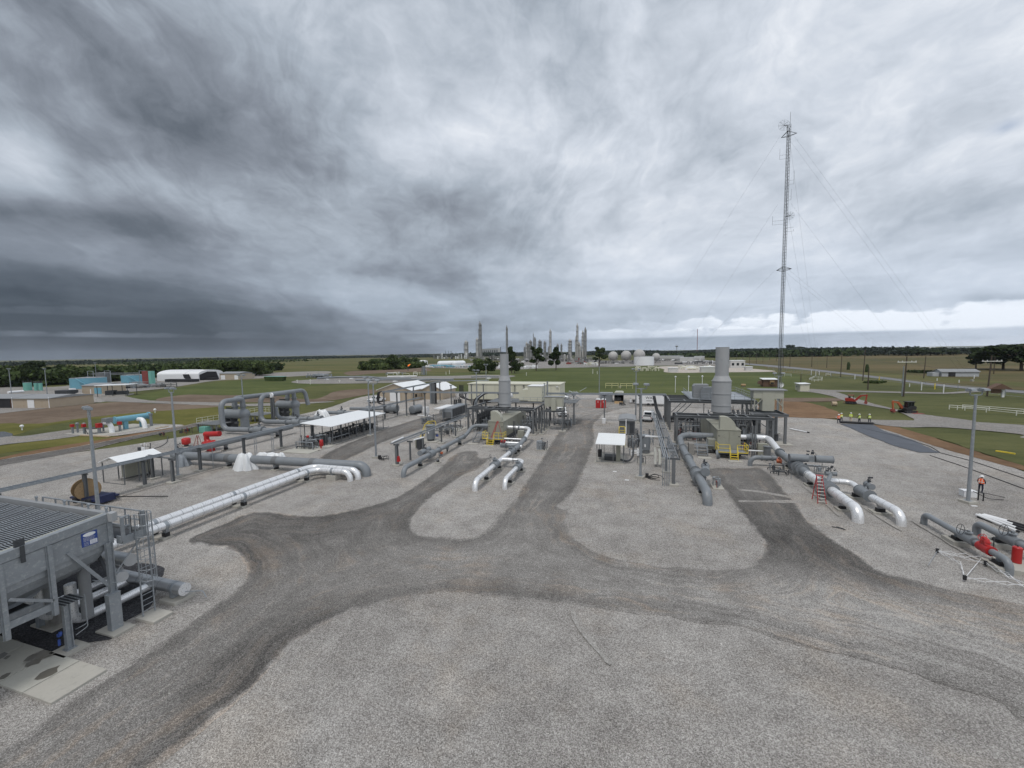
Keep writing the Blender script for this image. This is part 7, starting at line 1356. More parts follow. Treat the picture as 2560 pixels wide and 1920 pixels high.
for i,an in enumerate(AN):
    for j,z in enumerate(zl):
        lv=('top','middle','lower')[j]; q=V(tx,ty,z)+(an-V(tx,ty,0)).normalized()*2.2
        f=1-.28*(j>0)*(1 if i!=2 else .5)
        e=V(tx,ty,0).lerp(an,f); m=MB().cyl(q,pt(e,.3),.016,n=4)
        if i==1 and j!=1: m.cyl(q+V(-.5,2.5,0),pt(e,.3)+V(1.5,6,0),.016,n=4)
        t.part('guy_wire',m,'grey_steel')
    tag(MB().b2(-.3,.3,-.5,.5,0,.8).build('guy_anchor','concrete'),'small concrete guy anchor of the mast, on the %s side'%('left','right','back')[i],'anchor').location=pt(an,.03)
for yy in (0,): 
    p=R4(2035,300,0) if 0 else None
pole_light(R5(92,330,10.5),10.5,'grey pole with lamps beside the brown equipment hut')
# equipment hut, shed, dish
p=R4(1872,396); q=R4(2008,400)
t=T('equipment_hut','brown equipment hut with white flat roof at the foot of the mast','hut',(p.x+2.5,p.y+2,.05)); w=(q-p).length
t.part('wall',MB().b2(p.x,p.x+w,p.y,p.y+3.6,.1,2.85),'brown_wall'); t.part('roof',MB().prism([(p.y-.5,2.88),(p.y-.5,3.0),(p.y+4,3.3),(p.y+4,3.18)],'x',p.x-.4,p.x+w+.3),'white_roof'); t.part('air_unit',MB().b2(p.x+w*.45,p.x+w*.75,p.y-.7,p.y-.02,1.1,2.5),'plywood'); t.part('air_unit_grille',MB().b2(p.x+w*.48,p.x+w*.72,p.y-.73,p.y-.705,1.2,1.9),'black_rubber'); t.part('duct',MB().prism([(p.x-1.6,1.2),(p.x-1.3,2.2),(p.x-.02,2.5),(p.x-.02,.6)],'y',p.y+.5,p.y+2),'brown_wall')
p=R4(2033,412); t=T('satellite_dish','white satellite dish right of the brown hut','dish',(p.x,p.y,.05)); t.part('dish',MB().lathe((p.x,p.y,1.5),[(1.0,-.3),(.9,-.12),(.6,-.02),(.01,.0),(.01,.03),(.6,.02),(.95,-.08)],20,'y'),'white_paint'); t.part('mount',MB().cyl((p.x,p.y+.15,.1),(p.x,p.y+.15,1.4),.08,n=8),'galvanised')
p=R4(1690,398); t=T('propane_tank','small tan horizontal tank on the lawn left of the brown hut','tank',(p.x,p.y,.05)); t.part('shell',MB().drum((p.x,p.y,.8),.5,1.2,'x',14,.6),'plywood'); t.part('saddle',MB().b2(p.x-.5,p.x+.5,p.y-.2,p.y+.2,.05,.4),'concrete')
p=R5(222,468); q=R5(357,480)
t=T('cream_shed','ribbed cream metal shed with white roof right of the dish','shed',(p.x+2,p.y+2,.05)); t.part('wall',MB().b2(p.x+.4,q.x,q.y,q.y+4.6,.1,2.5),'ribbed_cream'); t.part('roof',MB().prism([(p.x+.1,2.52),(p.x+.1,2.6),(q.x+.3,2.75),(q.x+.3,2.67)],'y',q.y-.3,q.y+4.9),'white_roof'); t.part('door',MB().b2(p.x+.37,p.x+.395,q.y+1.5,q.y+2.4,.1,2.0),'beige_paint'); t.part('vent',MB().b2(p.x+.30,p.x+.39,q.y+3.0,q.y+3.6,1.2,1.7),'grey_paint')
# ------------------------------------------------------------------ fences
def rail_fence(name,label,pts,h,mat,rails=2,step=3.5,r=.06,post=.07,cat='fence',group=None):
    t=T(name,label,cat,pt(pts[0],.05),group=group)
    for a,b in zip(pts[:-1],pts[1:]):
        for k in range(rails): z=h*(1-k*.42); t.part('rail',MB().cyl(pt(a,z),pt(b,z),r,n=6),mat)
        n=max(1,round((b-a).length/step))
        for i in range(n): q=a.lerp(b,i/n); t.part('post',MB().cyl(pt(q,.05),pt(q,h+.05),post,n=6),mat)
    t.part('post',MB().cyl(pt(pts[-1],.05),pt(pts[-1],h+.05),post,n=6),mat); return t
for i,(c,lb,mt) in enumerate((((1565,635,1635,640,1700,645,1885,662,2145,690,2260,700),'pale pipe guard rail on the grass right of the orange excavator','reflective'),((1680,633,1910,650,2212,675,2300,683),'second pale pipe rail behind the first, right edge','reflective'),((355,385,400,365,468,372,465,390,400,396,355,385),'small round pale pipe pen on the far lawn','reflective'),((500,345,540,342),'short white goal-like rail on far lawn','white_paint'),((140,350,200,350),'short pale rail on the lawn behind the hut','reflective'),((1540,352,1620,350,1700,350),'pale rail in front of the grey barn','reflective'))):
    rail_fence('pipe_fence',lb,[R5(c[k],c[k+1]) for k in range(0,len(c),2)],1.05 if i<3 else 1.3,mt,rails=2)
for i,(c,lb) in enumerate((((420,408,536,410),'left one of two tan pipe barriers on the lawn'),((555,412,670,412),'right one of two tan pipe barriers on the lawn'))): rail_fence('pipe_barrier',lb,[R4(c[0],c[1]),R4(c[2],c[3])],2.0,'yellow_pipe',2,2.5,.09,.09,group='pipe barriers on the lawn')
t=rail_fence('yellow_pipe_stack','yellow hose bundle lying on the grass at the right edge',[R5(1970,1005),R5(2060,1018),R5(2130,1030)],.25,'yellow_paint',2,4,.06)
fp=[R5(*c) for c in ((0,285),(370,340),(750,372),(1000,392),(1320,430),(1640,470),(2050,520),(2400,560))]
t=rail_fence('wire_fence','long thin wire fence along the near side of the country road',fp,1.9,'galvanised',3,14,.035,.07)
for i,(x,y,y0) in enumerate(((374,340,295),(412,345,302),(442,340,303),(750,375,335),(1325,470,403),(1440,462,410),(1515,500,420),(1460,388,370),(960,385,352),(1650,405,385),(1222,440,420),(1780,370,340) )):
    p=R5(x,y); single('marker_post',MB().cyl((p.x,p.y,.05),(p.x,p.y,max(1.2,R5.top(p,y0))),.13,n=8),'white_paint' if i not in (5,8) else 'yellow_paint','%s marker post near the country road, number %s along it from the mast'%('white' if i not in(5,8) else 'yellow',('one','two','three','four','five','six','seven','eight','nine','ten','eleven','twelve')[i]),'post',(p.x,p.y,.05),group='marker posts by the road')
p=R5(1985,530); t=T('birdhouse_kiosk','small brown-roofed kiosk on posts by the country road','kiosk',(p.x,p.y,.05)); t.part('roof',MB().prism([(p.x-2.6,2.4),(p.x,4.0),(p.x+2.6,2.4)],'y',p.y-1,p.y+1),'brown_wall'); t.part('post',MB().b2(p.x+.8,p.x+1.3,p.y-.2,p.y+.2,.05,2.5),'white_paint'); t.part('panel',MB().b2(p.x-1.6,p.x+.6,p.y-.1,p.y+.1,1.2,2.6),'brown_wall')
# ------------------------------------------------------------------ utility poles
def upole(x,y,ytop,label,arm=False,lean=0,mat='wood_pole',tall=None,v=R5):
    p=v(x,y); h=tall or v.top(p,ytop); t=T('utility_pole',label,'utility pole',(p.x,p.y,.04),group='utility poles along the road',world=False)
    t.part('pole',MB().tube([(0,0,0),(lean*.25,0,h)],.2,8,radii=[.21,.14]),mat)
    if arm: 
        t.part('crossarm',MB().b2(-2.3+lean*.25,2.3+lean*.25,-.3,-.16,h-1.75,h-1.55),'reflective')
        for q in (-2.1,-1.1,1.1,2.1): t.part('insulator',MB().cyl((q+lean*.25,-.23,h-1.55),(q+lean*.25,-.23,h-1.25),.09,n=8),'white_paint')
    return t,p,h
U=[upole(1170,525,178,'tall dark utility pole with pale crossarm in the middle of the right field',True,1.0),upole(1892,520,170,'utility pole with long crossarm by the kiosk at the right',True,1.6),upole(818,388,115,'leaning bare utility pole, second left of the big crossarm pole',lean=1.6),upole(862,465,280,'short bare pole just left of the big crossarm pole'),upole(627,355,140,'bare pole beyond the road left of the leaning one',lean=.6),upole(1345,366,178,'bare pole leaning right of the big crossarm pole',lean=1.2),upole(377,270,155,'thin far pole in the brown field'),upole(507,275,170,'thin far pole right of the mast in the brown field'),upole(283,400,330,'short dark pole on the lawn behind the cream shed'),upole(1158,520,260,'grey steel pole standing beside the big crossarm pole',mat='galvanised')]
for i,(a,b) in enumerate(((U[0],U[1]),(U[2],U[0]),(U[4],U[2]))):
    z1=a[2]-1.3;z2=b[2]-1.3
    for k in (-1.5,1.5): 
        P=[pt(a[1],0).lerp(pt(b[1],0),f)+V(0,k,z1+(z2-z1)*f-2.2*4*f*(1-f)) for f in [j/8 for j in range(9)]]; single('power_line',MB().tube(P,.018,4,False),'dark_steel','%s wire hanging between utility poles, span %s'%('near' if k<0 else 'far',('right','middle','left')[i]),'wire',P[0],group='wires between utility poles')
for i in range(10):
    x=(230,300,380,440,520,640,690,780,1440,1530)[i]; y=(1+i)*0+ (150 if i<8 else 170); p=R4(1560+i*62,(205,210,200,190,185,170,150,160,220,215)[i]) ; single('far_pole',MB().cyl((p.x,p.y,0),(p.x,p.y,10),.18,n=6),'wood_pole','thin dark pole beyond the white station, %s from the left'%('first','second','third','fourth','fifth','sixth','seventh','eighth','ninth','tenth')[i],'pole',(p.x,p.y,0),group='thin far poles')
for i,(x,y,y0) in enumerate(((692,292,225),(852,312,245))): p=R5(x,y); single('dark_stump',MB().tube([(p.x,p.y,0),(p.x+.2,p.y,R5.top(p,y0)*.6),(p.x,p.y,R5.top(p,y0))],.9,8,radii=[.9,1.0,.6]),'leaves_dark','%s dark ivy-covered stump by the road'%('left','right')[i],'stump',(p.x,p.y,0),group='ivy-covered stumps')
p=R5(1500,352); q=R5(1708,356)
t=gable('field_barn','weathered grey barn with tin roof in the field beyond the road',p.x,p.x+14,p.y,p.y+6,2.4,3.5,'ribbed_grey','roof_grey','x',.4,doors=(('door_opening',p.x+2.5,p.x+5.2,p.y-.06,p.y-.01,.1,2.1,'black_rubber'),('lean_to',p.x-3,p.x-.45,p.y+1,p.y+5,.1,2.0,'ribbed_grey')))
# ------------------------------------------------------------------ trees
def crown_mesh(name,blobs,n,leaf,seed,mat):
    r=np.random.RandomState(seed); vs=[];fs=[]
    for i in range(n):
        b=blobs[r.randint(len(blobs))]; d=r.normal(size=3); d/=np.linalg.norm(d); rad=b[3]*(r.rand()**.35)
        c=np.array(b[:3])+d*rad*np.array([1,1,.75]); a=r.normal(size=3); a/=np.linalg.norm(a); u=np.cross(a,d+.3*r.normal(size=3)); u/=max(np.linalg.norm(u),1e-6); w=np.cross(a,u)
        s=leaf*(.5+r.rand()); k=len(vs); vs+=[c+u*s,c+w*s*.7,c-u*s*.8,c-w*s*.8]; fs.append((k,k+1,k+2,k+3))
    me=bpy.data.meshes.new(name); me.from_pydata([tuple(v) for v in vs],[],fs); me.materials.append(MT[mat]); return me
def tree_proto(kind,seed):
    r=random.Random(seed); bl=[]
    if kind=='broad':
        for i in range(13): a=r.uniform(0,6.28); rr=r.uniform(0,.36); bl.append((rr*math.cos(a),rr*math.sin(a),r.uniform(.38,.82)-rr*.25,r.uniform(.12,.2)))
        n,lf=3200,.032; tr_=.30
    elif kind=='open':
        for i in range(15): a=r.uniform(0,6.28); z=r.uniform(.30,.92); rr=r.uniform(.05,.34)*(1.15-z*.7); bl.append((rr*math.cos(a),rr*math.sin(a),z,r.uniform(.07,.13)))
        n,lf=3600,.036; tr_=.5
    else:
        for i in range(10): a=r.uniform(0,6.28); rr=r.uniform(0,.42); bl.append((rr*math.cos(a),rr*math.sin(a),r.uniform(.18,.72)-rr*.2,r.uniform(.14,.24)))
        n,lf=1800,.04; tr_=.2
    me=crown_mesh('crown',bl,n,lf,seed,'leaves_dark' if kind!='bushy' else 'leaves')
    tm=MB().tube([(0,0,-.02),(.01,0,.25),(0,.01,.6),(0,0,.8)],.02,7,radii=[.024,.018,.012,.004])
    for b in bl[:9]: tm.tube([(0,0,max(.15,b[2]-.25)),(b[0]*.5,b[1]*.5,b[2]-.08),(b[0],b[1],b[2])],.008,5,radii=[.010,.007,.003])
    return me,tm
TP={}
for k,kd in enumerate(('broad','open','bushy','open','broad','bushy')):
    me,tm=tree_proto(kd,k+11); o=tm.build('trunk','bark'); tmm=o.data; bpy.data.objects.remove(o); TP.setdefault(kd,[]).append((me,tmm))
def tree(label,p,h,w,kind='broad',group=None,name='tree',cat='tree',v=0):
    e=bpy.data.objects.new(name,None); COL.objects.link(e); e.location=(p[0],p[1],0); e.rotation_euler=(0,0,rnd.uniform(0,6.28)); s=w/.62; e.scale=(s,s,h/.93); tag(e,label,cat,group)
    me,tm=TP[kind][v%len(TP[kind])]
    for nm,d in (('crown',me),('trunk',tm)): o=bpy.data.objects.new(nm,d); COL.objects.link(o); o.parent=e
    return e
def ptree(v,x,yb,yt,wpx,label,kind='broad',group=None,k=0,cat='tree'):
    p=v(x,yb); h=v.top(p,yt); dist=(Vector(p)-V(0,0,H)).dot(CF); return tree(label,p,h,wpx/v.o[2]/F*dist,kind,group,v=k,cat=cat)
g_='big trees before the far plant'
ptree(FP,405,630,445,150,'round dark tree in front of the far plant, leftmost of a pair','bushy',g_); ptree(FP,490,628,462,130,'round dark tree just left of the slim exhaust stack','bushy',g_,1)
ptree(FP,735,480+148,362,130,'tall dark tree right behind the slim exhaust stack','open',g_); ptree(FP,765,626,480,110,'low bushy tree right of the slim exhaust stack','bushy',g_,1)
ptree(FP,985,602,345,170,'tallest open-crowned dark tree in the middle before the plant','open',g_,1); ptree(FP,1188,597,365,150,'dark open tree standing alone beside the middle one','open',g_); ptree(FP,1630,560,352,165,'dark tree behind the thin mast at the storage spheres','open',g_,1)
ptree(R5,1795,285,105,150,'thin pale bare-stemmed tree left of the big dark one','open',None,0)
ptree(R5,2030,290,60,260,'huge dark oak, left half, at the right edge','broad','dark oaks at the right edge',1); ptree(R5,2190,300,40,300,'huge dark oak at the very right edge','broad','dark oaks at the right edge',0); ptree(R5,2330,300,60,260,'dark oak just outside the right edge','broad','dark oaks at the right edge',1)
for i,(x,yb,yt,w) in enumerate(((1190,170,105,150),(1290,172,102,110),(1405,170,108,130),(1505,168,108,100),(1600,168,118,90),(785,172,152,45),(870,172,142,40),(190,150,72,130),(110,170,110,110),(300,178,118,150),(400,178,138,110),(470,175,140,90),(20,175,120,100))): ptree(R5,x,yb,yt,w,'dark round field tree, far right, %s from the left'%('fifth','sixth','seventh','eighth','ninth','third small','fourth small','tall one by the mast, first','first','second','farmhouse tree, third','farmhouse, fourth','mast-side, lowest')[i],'broad','field trees on the far right',i)
for i,(x,yb,yt,w) in enumerate(((310,360,125,160),(190,365,170,110),(620,345,150,140),(730,340,200,160),(530,345,160,100),(440,345,185,120),(880,325,165,150),(980,320,185,130),(1060,300,200,120),(40,370,170,200),(100,365,160,120),(560,330,200,160),(1290,285,160,130),(1380,280,170,120),(1200,280,175,110),(1480,275,165,130),(1580,270,160,120),(1680,270,145,130),(1820,300,92,110),(1930,285,130,130),(2040,280,125,120),(2130,280,130,120),(2240,275,125,130),(-60,375,180,200))): 
    ptree(R1,x,yb,yt,w,'%s tree of the belt behind the blue tanks, %s'%('dark' if i%3 else 'tall',('behind the left lamp poles','at the left edge','behind the first blue tank','small, above the blue tank','dark, left of the grey silo','above the green tanks','left of the silo top','right of the silo','between silo and second blue tank','far left corner','next to the far left corner','low, behind the blue tank','behind the white tent, left','behind the white tent, middle','left of the tent','behind the tent ridge','behind the tent, right','right of the tent ridge','tallest, beside the small shed','just right of the tallest','above the small white shed','right of the small shed','farthest right of the belt','outside the left edge')[i]),'bushy' if i%4 else 'broad','trees behind the blue tanks',i)
for i,(x,yb,yt,w) in enumerate(((90,330,230,110),(140,335,215,130),(230,325,195,150),(330,330,170,130),(380,320,200,120),(440,318,190,120),(500,310,200,110),(550,300,205,80),(190,330,210,120),(290,330,205,120))): ptree(R3,x,yb,yt,w,'green tree of the dense clump left of the flare, number %s from the left'%('one','two','four','six','seven','eight','nine','ten','three','five')[i],'bushy','dense clump left of the flare',i)
# far-off woods read as one mass
def wood(name,label,pts,width,h,n,size,seed,mat='leaves_hazed'):
    r=np.random.RandomState(seed); pts=[np.array(p[:2]) for p in pts]; L=[np.linalg.norm(b-a) for a,b in zip(pts[:-1],pts[1:])]; T_=sum(L); vs=[];fs=[]
    for i in range(n):
        d=r.rand()*T_; k=0
        while d>L[k] and k<len(L)-1: d-=L[k]; k+=1
        a,b=pts[k],pts[k+1]; q=a+(b-a)*(d/L[k]); nrm=np.array([-(b-a)[1],(b-a)[0]])/L[k]; q=q+nrm*r.uniform(-.5,.5)*width
        hh=h*(.62+.25*math.sin(q[0]*.013+seed)+.30*r.rand()**2); s=size*(.6+.8*r.rand())
        z=hh*r.rand()**.6; c=np.array([q[0],q[1],z]); u=r.normal(size=3);u/=np.linalg.norm(u);w=np.cross(u,r.normal(size=3));w/=np.linalg.norm(w); k=len(vs)
        vs+=[c+u*s,c+w*s*.8,c-u*s,c-w*s*.8]; fs.append((k,k+1,k+2,k+3))
    vs=[(v[0],v[1],max(v[2],.02)) for v in vs]; me=bpy.data.meshes.new(name); me.from_pydata(vs,[],fs); me.materials.append(MT[mat]); o=bpy.data.objects.new(name,me); COL.objects.link(o); o['kind']='stuff'; tag(o,label,'wood')
def far(px,dist): 
    d=ray(px,870); d.z=0; d.normalize(); return (d*dist)
wood('far_wood','dark far-off wood along the left horizon',[far(-500,1500),far(300,1700),far(900,2000),far(1300,2400)],500,9,40000,2.3,1)
wood('far_wood','hazy wood along the middle horizon behind the plant',[far(1000,1700),far(1500,1500),far(1700,1500)],400,13,24000,2.8,2)
wood('far_wood','dark wood along the right horizon',[far(1450,2100),far(1750,1700),far(2100,1300),far(2560,1000),far(3100,1000)],400,13,80000,2.1,3)
wood('far_wood','low band of trees around the brown field on the right',[far(1640,900),far(1850,820),far(2100,900)],120,10,4500,3,4,'leaves_dark')
wood('hedge_belt','continuous dark green undergrowth under the tree belt on the left',[R1(-300,375),R1(300,352),R1(700,335),R1(1050,290),R1(1300,272),R1(1900,272),R1(2300,262)],45,9,16000,1.4,5,'leaves')
wood('hedge_belt','dark low woodland left of the plant',[R1(1150,245),R1(1700,235),R1(2212,240)],60,7,6000,2.0,6,'leaves_dark')
wood('hedge_belt','undergrowth of the clump left of the flare',[R3(40,335),R3(300,332),R3(560,308)],25,9,6000,1.3,7,'leaves')
wood('grass_tufts','taller weeds along the country road',[R5(880,410),R5(960,400)],5,.8,900,.35,8,'leaves')
wood('grass_tufts','weeds by the barn',[R5(1250,315),R5(1350,320),R5(1470,325)],8,2.2,1200,.5,9,'leaves_dark')
wood('scattered_brush','scattered brush in the far left fields',[R1(900,165),R1(1500,160),R1(2212,165)],300,5,2500,2.5,10,'leaves_dark')
# ------------------------------------------------------------------ far plant
def column(label,x,yb,yt,wpx,mat='plant_white',plats=3,stack=False):
    p=FP(x,yb); h=FP.top(p,yt); d=(Vector(p)-V(0,0,H)).dot(CF); w=wpx/FP.o[2]/F*d/2
    t=T('process_column',label,'column',(p.x,p.y,0),group='columns of the far plant',world=False)
    t.part('shell',MB().lathe((0,0,0),[(w*1.0,0),(w,h*.3),(w*.95,h*.31),(w*.92,h*.93),(w*.5,h*.97),(.05,h*.98)],12),mat)
    for i in range(plats): z=h*(.35+.6*(i+.5)/plats); t.part('platform',MB().cyl((0,0,z),(0,0,z+.5),w*1.45,n=10),'plant_grey')
    t.part('side_pipe',MB().cyl((w*1.25,0,0),(w*1.25,0,h*.92),w*.22,n=6).cyl((-w*1.2,-w*.3,0),(-w*1.2,-w*.3,h*.8),w*.16,n=6),'plant_grey'); t.part('top_pipe',MB().cyl((0,0,h*.95),(0,0,h),w*.3,n=6),mat); return t
cols=[(270,475,290,34,'stubby pale column at the left of the far plant',2,0),(383,470,262,22,'thin column beside the tall left stack',3,0),(416,490,92,26,'tallest left stack of the far plant, thick at its base',5,1),(688,480,135,17,'slim grey stack rising behind the round trees',4,1),(866,480,352,14,'short column first of the middle cluster',2,1),(888,480,305,18,'second column of the middle cluster',3,0),(906,480,318,14,'third column of the middle cluster',2,1),(928,490,285,26,'wide frame-like column of the middle cluster',4,1),(958,480,210,7,'needle-thin vent of the middle cluster',1,1),(973,480,252,18,'column just right of the thin vent',3,1),(1023,485,282,30,'broad twin column above the tallest tree',4,1),(1074,485,293,22,'column with pointed top right of the tallest tree',3,1),(1113,485,350,16,'short column left of the tall central stack',2,1),(1131,490,170,19,'tall central column with a tiered head',4,0),(1205,480,322,20,'crowned column above the lone tree',3,1),(1243,485,322,16,'slim column right of the lone tree',3,1),(1331,485,275,30,'stout pale column before the four tall ones',4,0),(1393,490,245,16,'left shoulder of the tallest right column',2,0),(1406,490,112,18,'tallest right column of the far plant',5,0),(1425,490,305,16,'short column between the tall right ones',2,0),(1463,490,185,20,'white column with crown in the right group',5,0),(1488,490,152,20,'last tall grey column of the right group',4,1),(1438,490,340,14,'small column in the right group',1,0)]
for (x,yb,yt,w,lb,pl_,g) in cols: column(lb,x,yb,yt,w,'plant_grey' if g else 'plant_white',pl_)
for i,x in enumerate((1772,1905,2040,2212)):
    p=FP(x,505); d=(Vector(p)-V(0,0,H)).dot(CF); r=(48,52,58,40)[i]/FP.o[2]/F*d; t=T('storage_sphere','white storage sphere of the far plant, %s from the left'%('first','second','third','fourth')[i],'sphere tank',(p.x,p.y,0),group='storage spheres',world=False)
    t.part('sphere',MB().sphere((0,0,r*1.12),r,20,12),'plant_white')
    for k in range(8): a=k*math.pi/4; t.part('leg',MB().cyl((r*.9*math.cos(a),r*.9*math.sin(a),0),(r*.92*math.cos(a),r*.92*math.sin(a),r*1.1),r*.05,n=6),'plant_grey')
p=FP(2090,548); d=(Vector(p)-V(0,0,H)).dot(CF); r=100/FP.o[2]/F*d; hh=FP.top(p,455); t=T('storage_tank','wide white open-topped tank right of the spheres','tank',(p.x,p.y+r,0),world=False); t.part('shell',MB().cyl((0,0,0),(0,0,hh),r,n=40),'white_roof'); t.part('rim',MB().cyl((0,0,hh-.2),(0,0,hh+.1),r*1.01,n=40,caps=False),'plant_grey')
def block(name,label,v,x0,x1,yb,yt,dep,mat,roof=None,cat='building',win=0,group=None):
    p=v(x0,yb);q=v(x1,yb); h=v.top(p,yt); w=(q-p).length; ang=math.atan2(q.y-p.y,q.x-p.x); t=T(name,label,cat,(p.x,p.y,.02),ang,group,world=False)
    t.part('wall',MB().b2(0,w,0,dep,0,h*(.8 if roof=='gable' else 1)),mat)
    if roof=='gable': 
        t.part('roof',MB().prism([(-.3,h*.8),(dep/2,h),(dep+.3,h*.8),(dep+.3,h*.8-.1),(-.3,h*.8-.1)],'x',-.3,w+.3),'roof_grey' if mat!='white_paint' else 'white_roof')
    elif roof: t.part('roof',MB().b2(-.25,w+.25,-.25,dep+.25,h+.01,h+.2),roof)
    for i in range(win): a=w*(i+.5)/win; t.part('window',MB().b2(a-w*.25/win,a+w*.25/win,-.06,-.01,h*.35,h*.7),'dark_glass')
    return t
block('plant_building','pale process building right of the tallest left stack',FP,432,595,432,378,18,'plant_white','roof_grey',win=8); block('plant_building','small white office left of the horizontal tank',R3,572,632,285,240,8,'white_paint','gable')
for i,(x0,x1,y) in enumerate(((0,150,530),(150,235,528))): 
    a=FP(x0,y,3.5);b=FP(x1,y-4,3.5); t=T('bullet_tank','long white horizontal bullet tank, %s, left of the plant'%('left','right')[i],'tank',pt(a,0),group='bullet tanks'); t.part('shell',MB().tube([a,b],3.0,16),'white_roof'); t.part('head',MB().sphere(b,3.0,14,8),'white_roof'); t.part('head',MB().sphere(a,3.0,14,8),'white_roof')
    for f in (.2,.8): q=a.lerp(b,f); t.part('saddle',MB().box((q.x,q.y,.8),(1,4,1.6)),'plant_grey')
def unit(label,x0,x1,yb,yt,n,seed,v=FP,mats=('plant_white','plant_grey','plant_grey','dark_steel','white_paint'),cat='process unit',dep=25):
    q=random.Random(seed); a=v(x0,yb);b=v(x1,yb); h=v.top(a,yt); w=(b-a).length; ang=math.atan2(b.y-a.y,b.x-a.x); t=T('process_unit',label,cat,(a.x,a.y,.02),ang,world=False)
    for i in range(n):
        x=q.uniform(0,w);y=q.uniform(0,dep);k=q.random();mt=q.choice(mats)
        if k<.3: t.part('vessel',MB().cyl((x,y,0),(x,y,h*q.uniform(.3,1)),w*.006+q.uniform(.3,1.1),n=8),mt)
        elif k<.5: t.part('drum',MB().tube([(x,y,h*.3),(x+q.uniform(3,8),y,h*.3)],q.uniform(.5,1.3),8),mt)
        elif k<.75: m=MB(); ww=q.uniform(3,9); hh=h*q.uniform(.35,.9); [m.box((x+c*ww,y+d*3,hh/2),(.3,.3,hh)) for c in (0,1) for d in (0,1)]; [m.box((x+ww/2,y+1.5,hh*f),(ww,3.2,.25)) for f in (.5,1)]; t.part('steel_rack',m,'plant_grey')
        else: t.part('shelter_box',MB().box((x,y,h*.15),(q.uniform(2,6),q.uniform(2,5),h*q.uniform(.2,.35))),mt)
    for i in range(max(2,n//10)): z=h*q.uniform(.3,.7); t.part('pipeway',MB().b2(0,w,dep*i/4,dep*i/4+.8,z,z+.4),'plant_grey')
    return t
unit('jumble of low pipework at the far left of the plant',-100,260,480,420,45,1); unit('dark pipe racks under the tall left stack',290,620,500,440,50,2); unit('dense middle unit of the plant behind the trees',820,1280,510,430,80,3); unit('process unit at the foot of the right columns',1290,1560,520,450,55,4); unit('rusty reddish unit beside the stout pale column',1300,1460,535,470,25,5,mats=('rust_red','plant_grey','plant_white')); unit('low plant equipment behind the slim stack',600,840,515,470,30,6); unit('base equipment under the spheres',1580,2212,530,500,30,7)
unit('scattered plant beyond the storage tank',2200,2700,505,470,30,8,mats=('white_paint','plant_white','plant_grey'))
for i,x in enumerate((58,88,116)): p=FP(x,450); single('thin_chimney',MB().cyl((p.x,p.y,0),(p.x,p.y,FP.top(p,395)),1.0,n=8),'dark_steel','%s of three short black chimneys at the left of the plant'%('left','middle','right')[i],'chimney',(p.x,p.y,0),group='three black chimneys')
p=FP(623,470); single('thin_chimney',MB().cyl((p.x,p.y,0),(p.x,p.y,FP.top(p,358)),.8,n=8),'dark_steel','black chimney just above the slim exhaust stack','chimney',(p.x,p.y,0))
# white pipe yards in front of the plant
def pyard(label,v,x0,x1,yb,n,seed,mats,dep=12,h=1.6,sc_=1.0):
    q=random.Random(seed); a=v(x0,yb);b=v(x1,yb); w=(b-a).length; ang=math.atan2(b.y-a.y,b.x-a.x); t=T('pipe_yard',label,'pipework',(a.x,a.y,.07),ang,world=False)
    for i in range(n):
        x=q.uniform(0,w);y=q.uniform(0,dep);L=q.uniform(2,w*.28); z=h*q.uniform(.4,1); t.part('pipe',MB().tube([(x,y,0),(x,y,z),(min(w,x+L),y,z),(min(w,x+L),y,0)],q.uniform(.12,.3)*sc_,7,bend=.6),q.choice(mats))
        if i%3==0: t.part('valve',MB().box((x,y,z),(.7*sc_,.7*sc_,1.0*sc_)),q.choice(mats))
    return t
pyard('white pipework rows at the plant fence left of the trees',FP,-200,330,572,26,1,('white_paint','pale_blue','white_roof'),20,2.5,1.6); pyard('white valves behind the slim exhaust stack',FP,560,960,580,24,2,('white_paint',),12,2.2,1.6); pyard('cream valves by the plant road',FP,1460,1600,548,16,3,('cream_paint','white_paint'),12,2.5,1.8)
pyard('white and cream pipework on the pale stone pad',R4,1090,1430,240,36,4,('cream_paint','white_paint','reflective'),22,2.2,1.4); pyard('cream pipe loops on the lawn edge before the storage tank',R4,665,910,250,10,5,('cream_paint',),5,2.8,1.6); pyard('dark and white equipment behind the pale stone pad',R4,1100,1560,190,24,6,('white_paint','dark_steel','plant_grey'),40,3,1.5)
for i,(x0,x1,yb,yt,dp,lb,ct) in enumerate(((1000,1088,262,223,5,'white flat box container left of the pale stone pad','container'),(1302,1432,264,215,7,'long low white container left of the big stack','container'),(1572,1705,222,155,12,'large white raised equipment building right of the big stack','building'),(1712,1775,247,212,5,'row of small white cabinets right of the raised building','cabinet'),(1235,1318,158,115,12,'white boxy building in the far station','building'),(1105,1230,165,125,12,'row of pale sheds left of the far white building','building'),(870,1100,135,112,20,'long low white warehouse behind the storage tank','building'),(1055,1130,186,172,4,'dark flatbed by the far station','trailer'))): block('station_box' if ct!='building' else 'station_building',lb,R4,x0,x1,yb,yt,dp,'far_white' if i<7 else 'dark_steel','white_roof' if i<7 else None,ct,win=0 if i!=2 else 3)
p=FP(1,1); t=T('water_tower','tiny water tower on the horizon','water tower',far(1692,2300)); q=far(1692,2300); t.part('tank',MB().sphere((q.x,q.y,32),7,12,8,sq=(1,1,.6)),'plant_grey'); t.part('leg',MB().cyl((q.x,q.y,0),(q.x,q.y,30),1.5,n=6),'plant_grey')
q=far(1743,1500); single('far_mast',MB().cyl((q.x,q.y,0),(q.x,q.y,82),.9,n=5),'rust_red','thin far mast on the horizon left of the big stack','mast',(q.x,q.y,0))
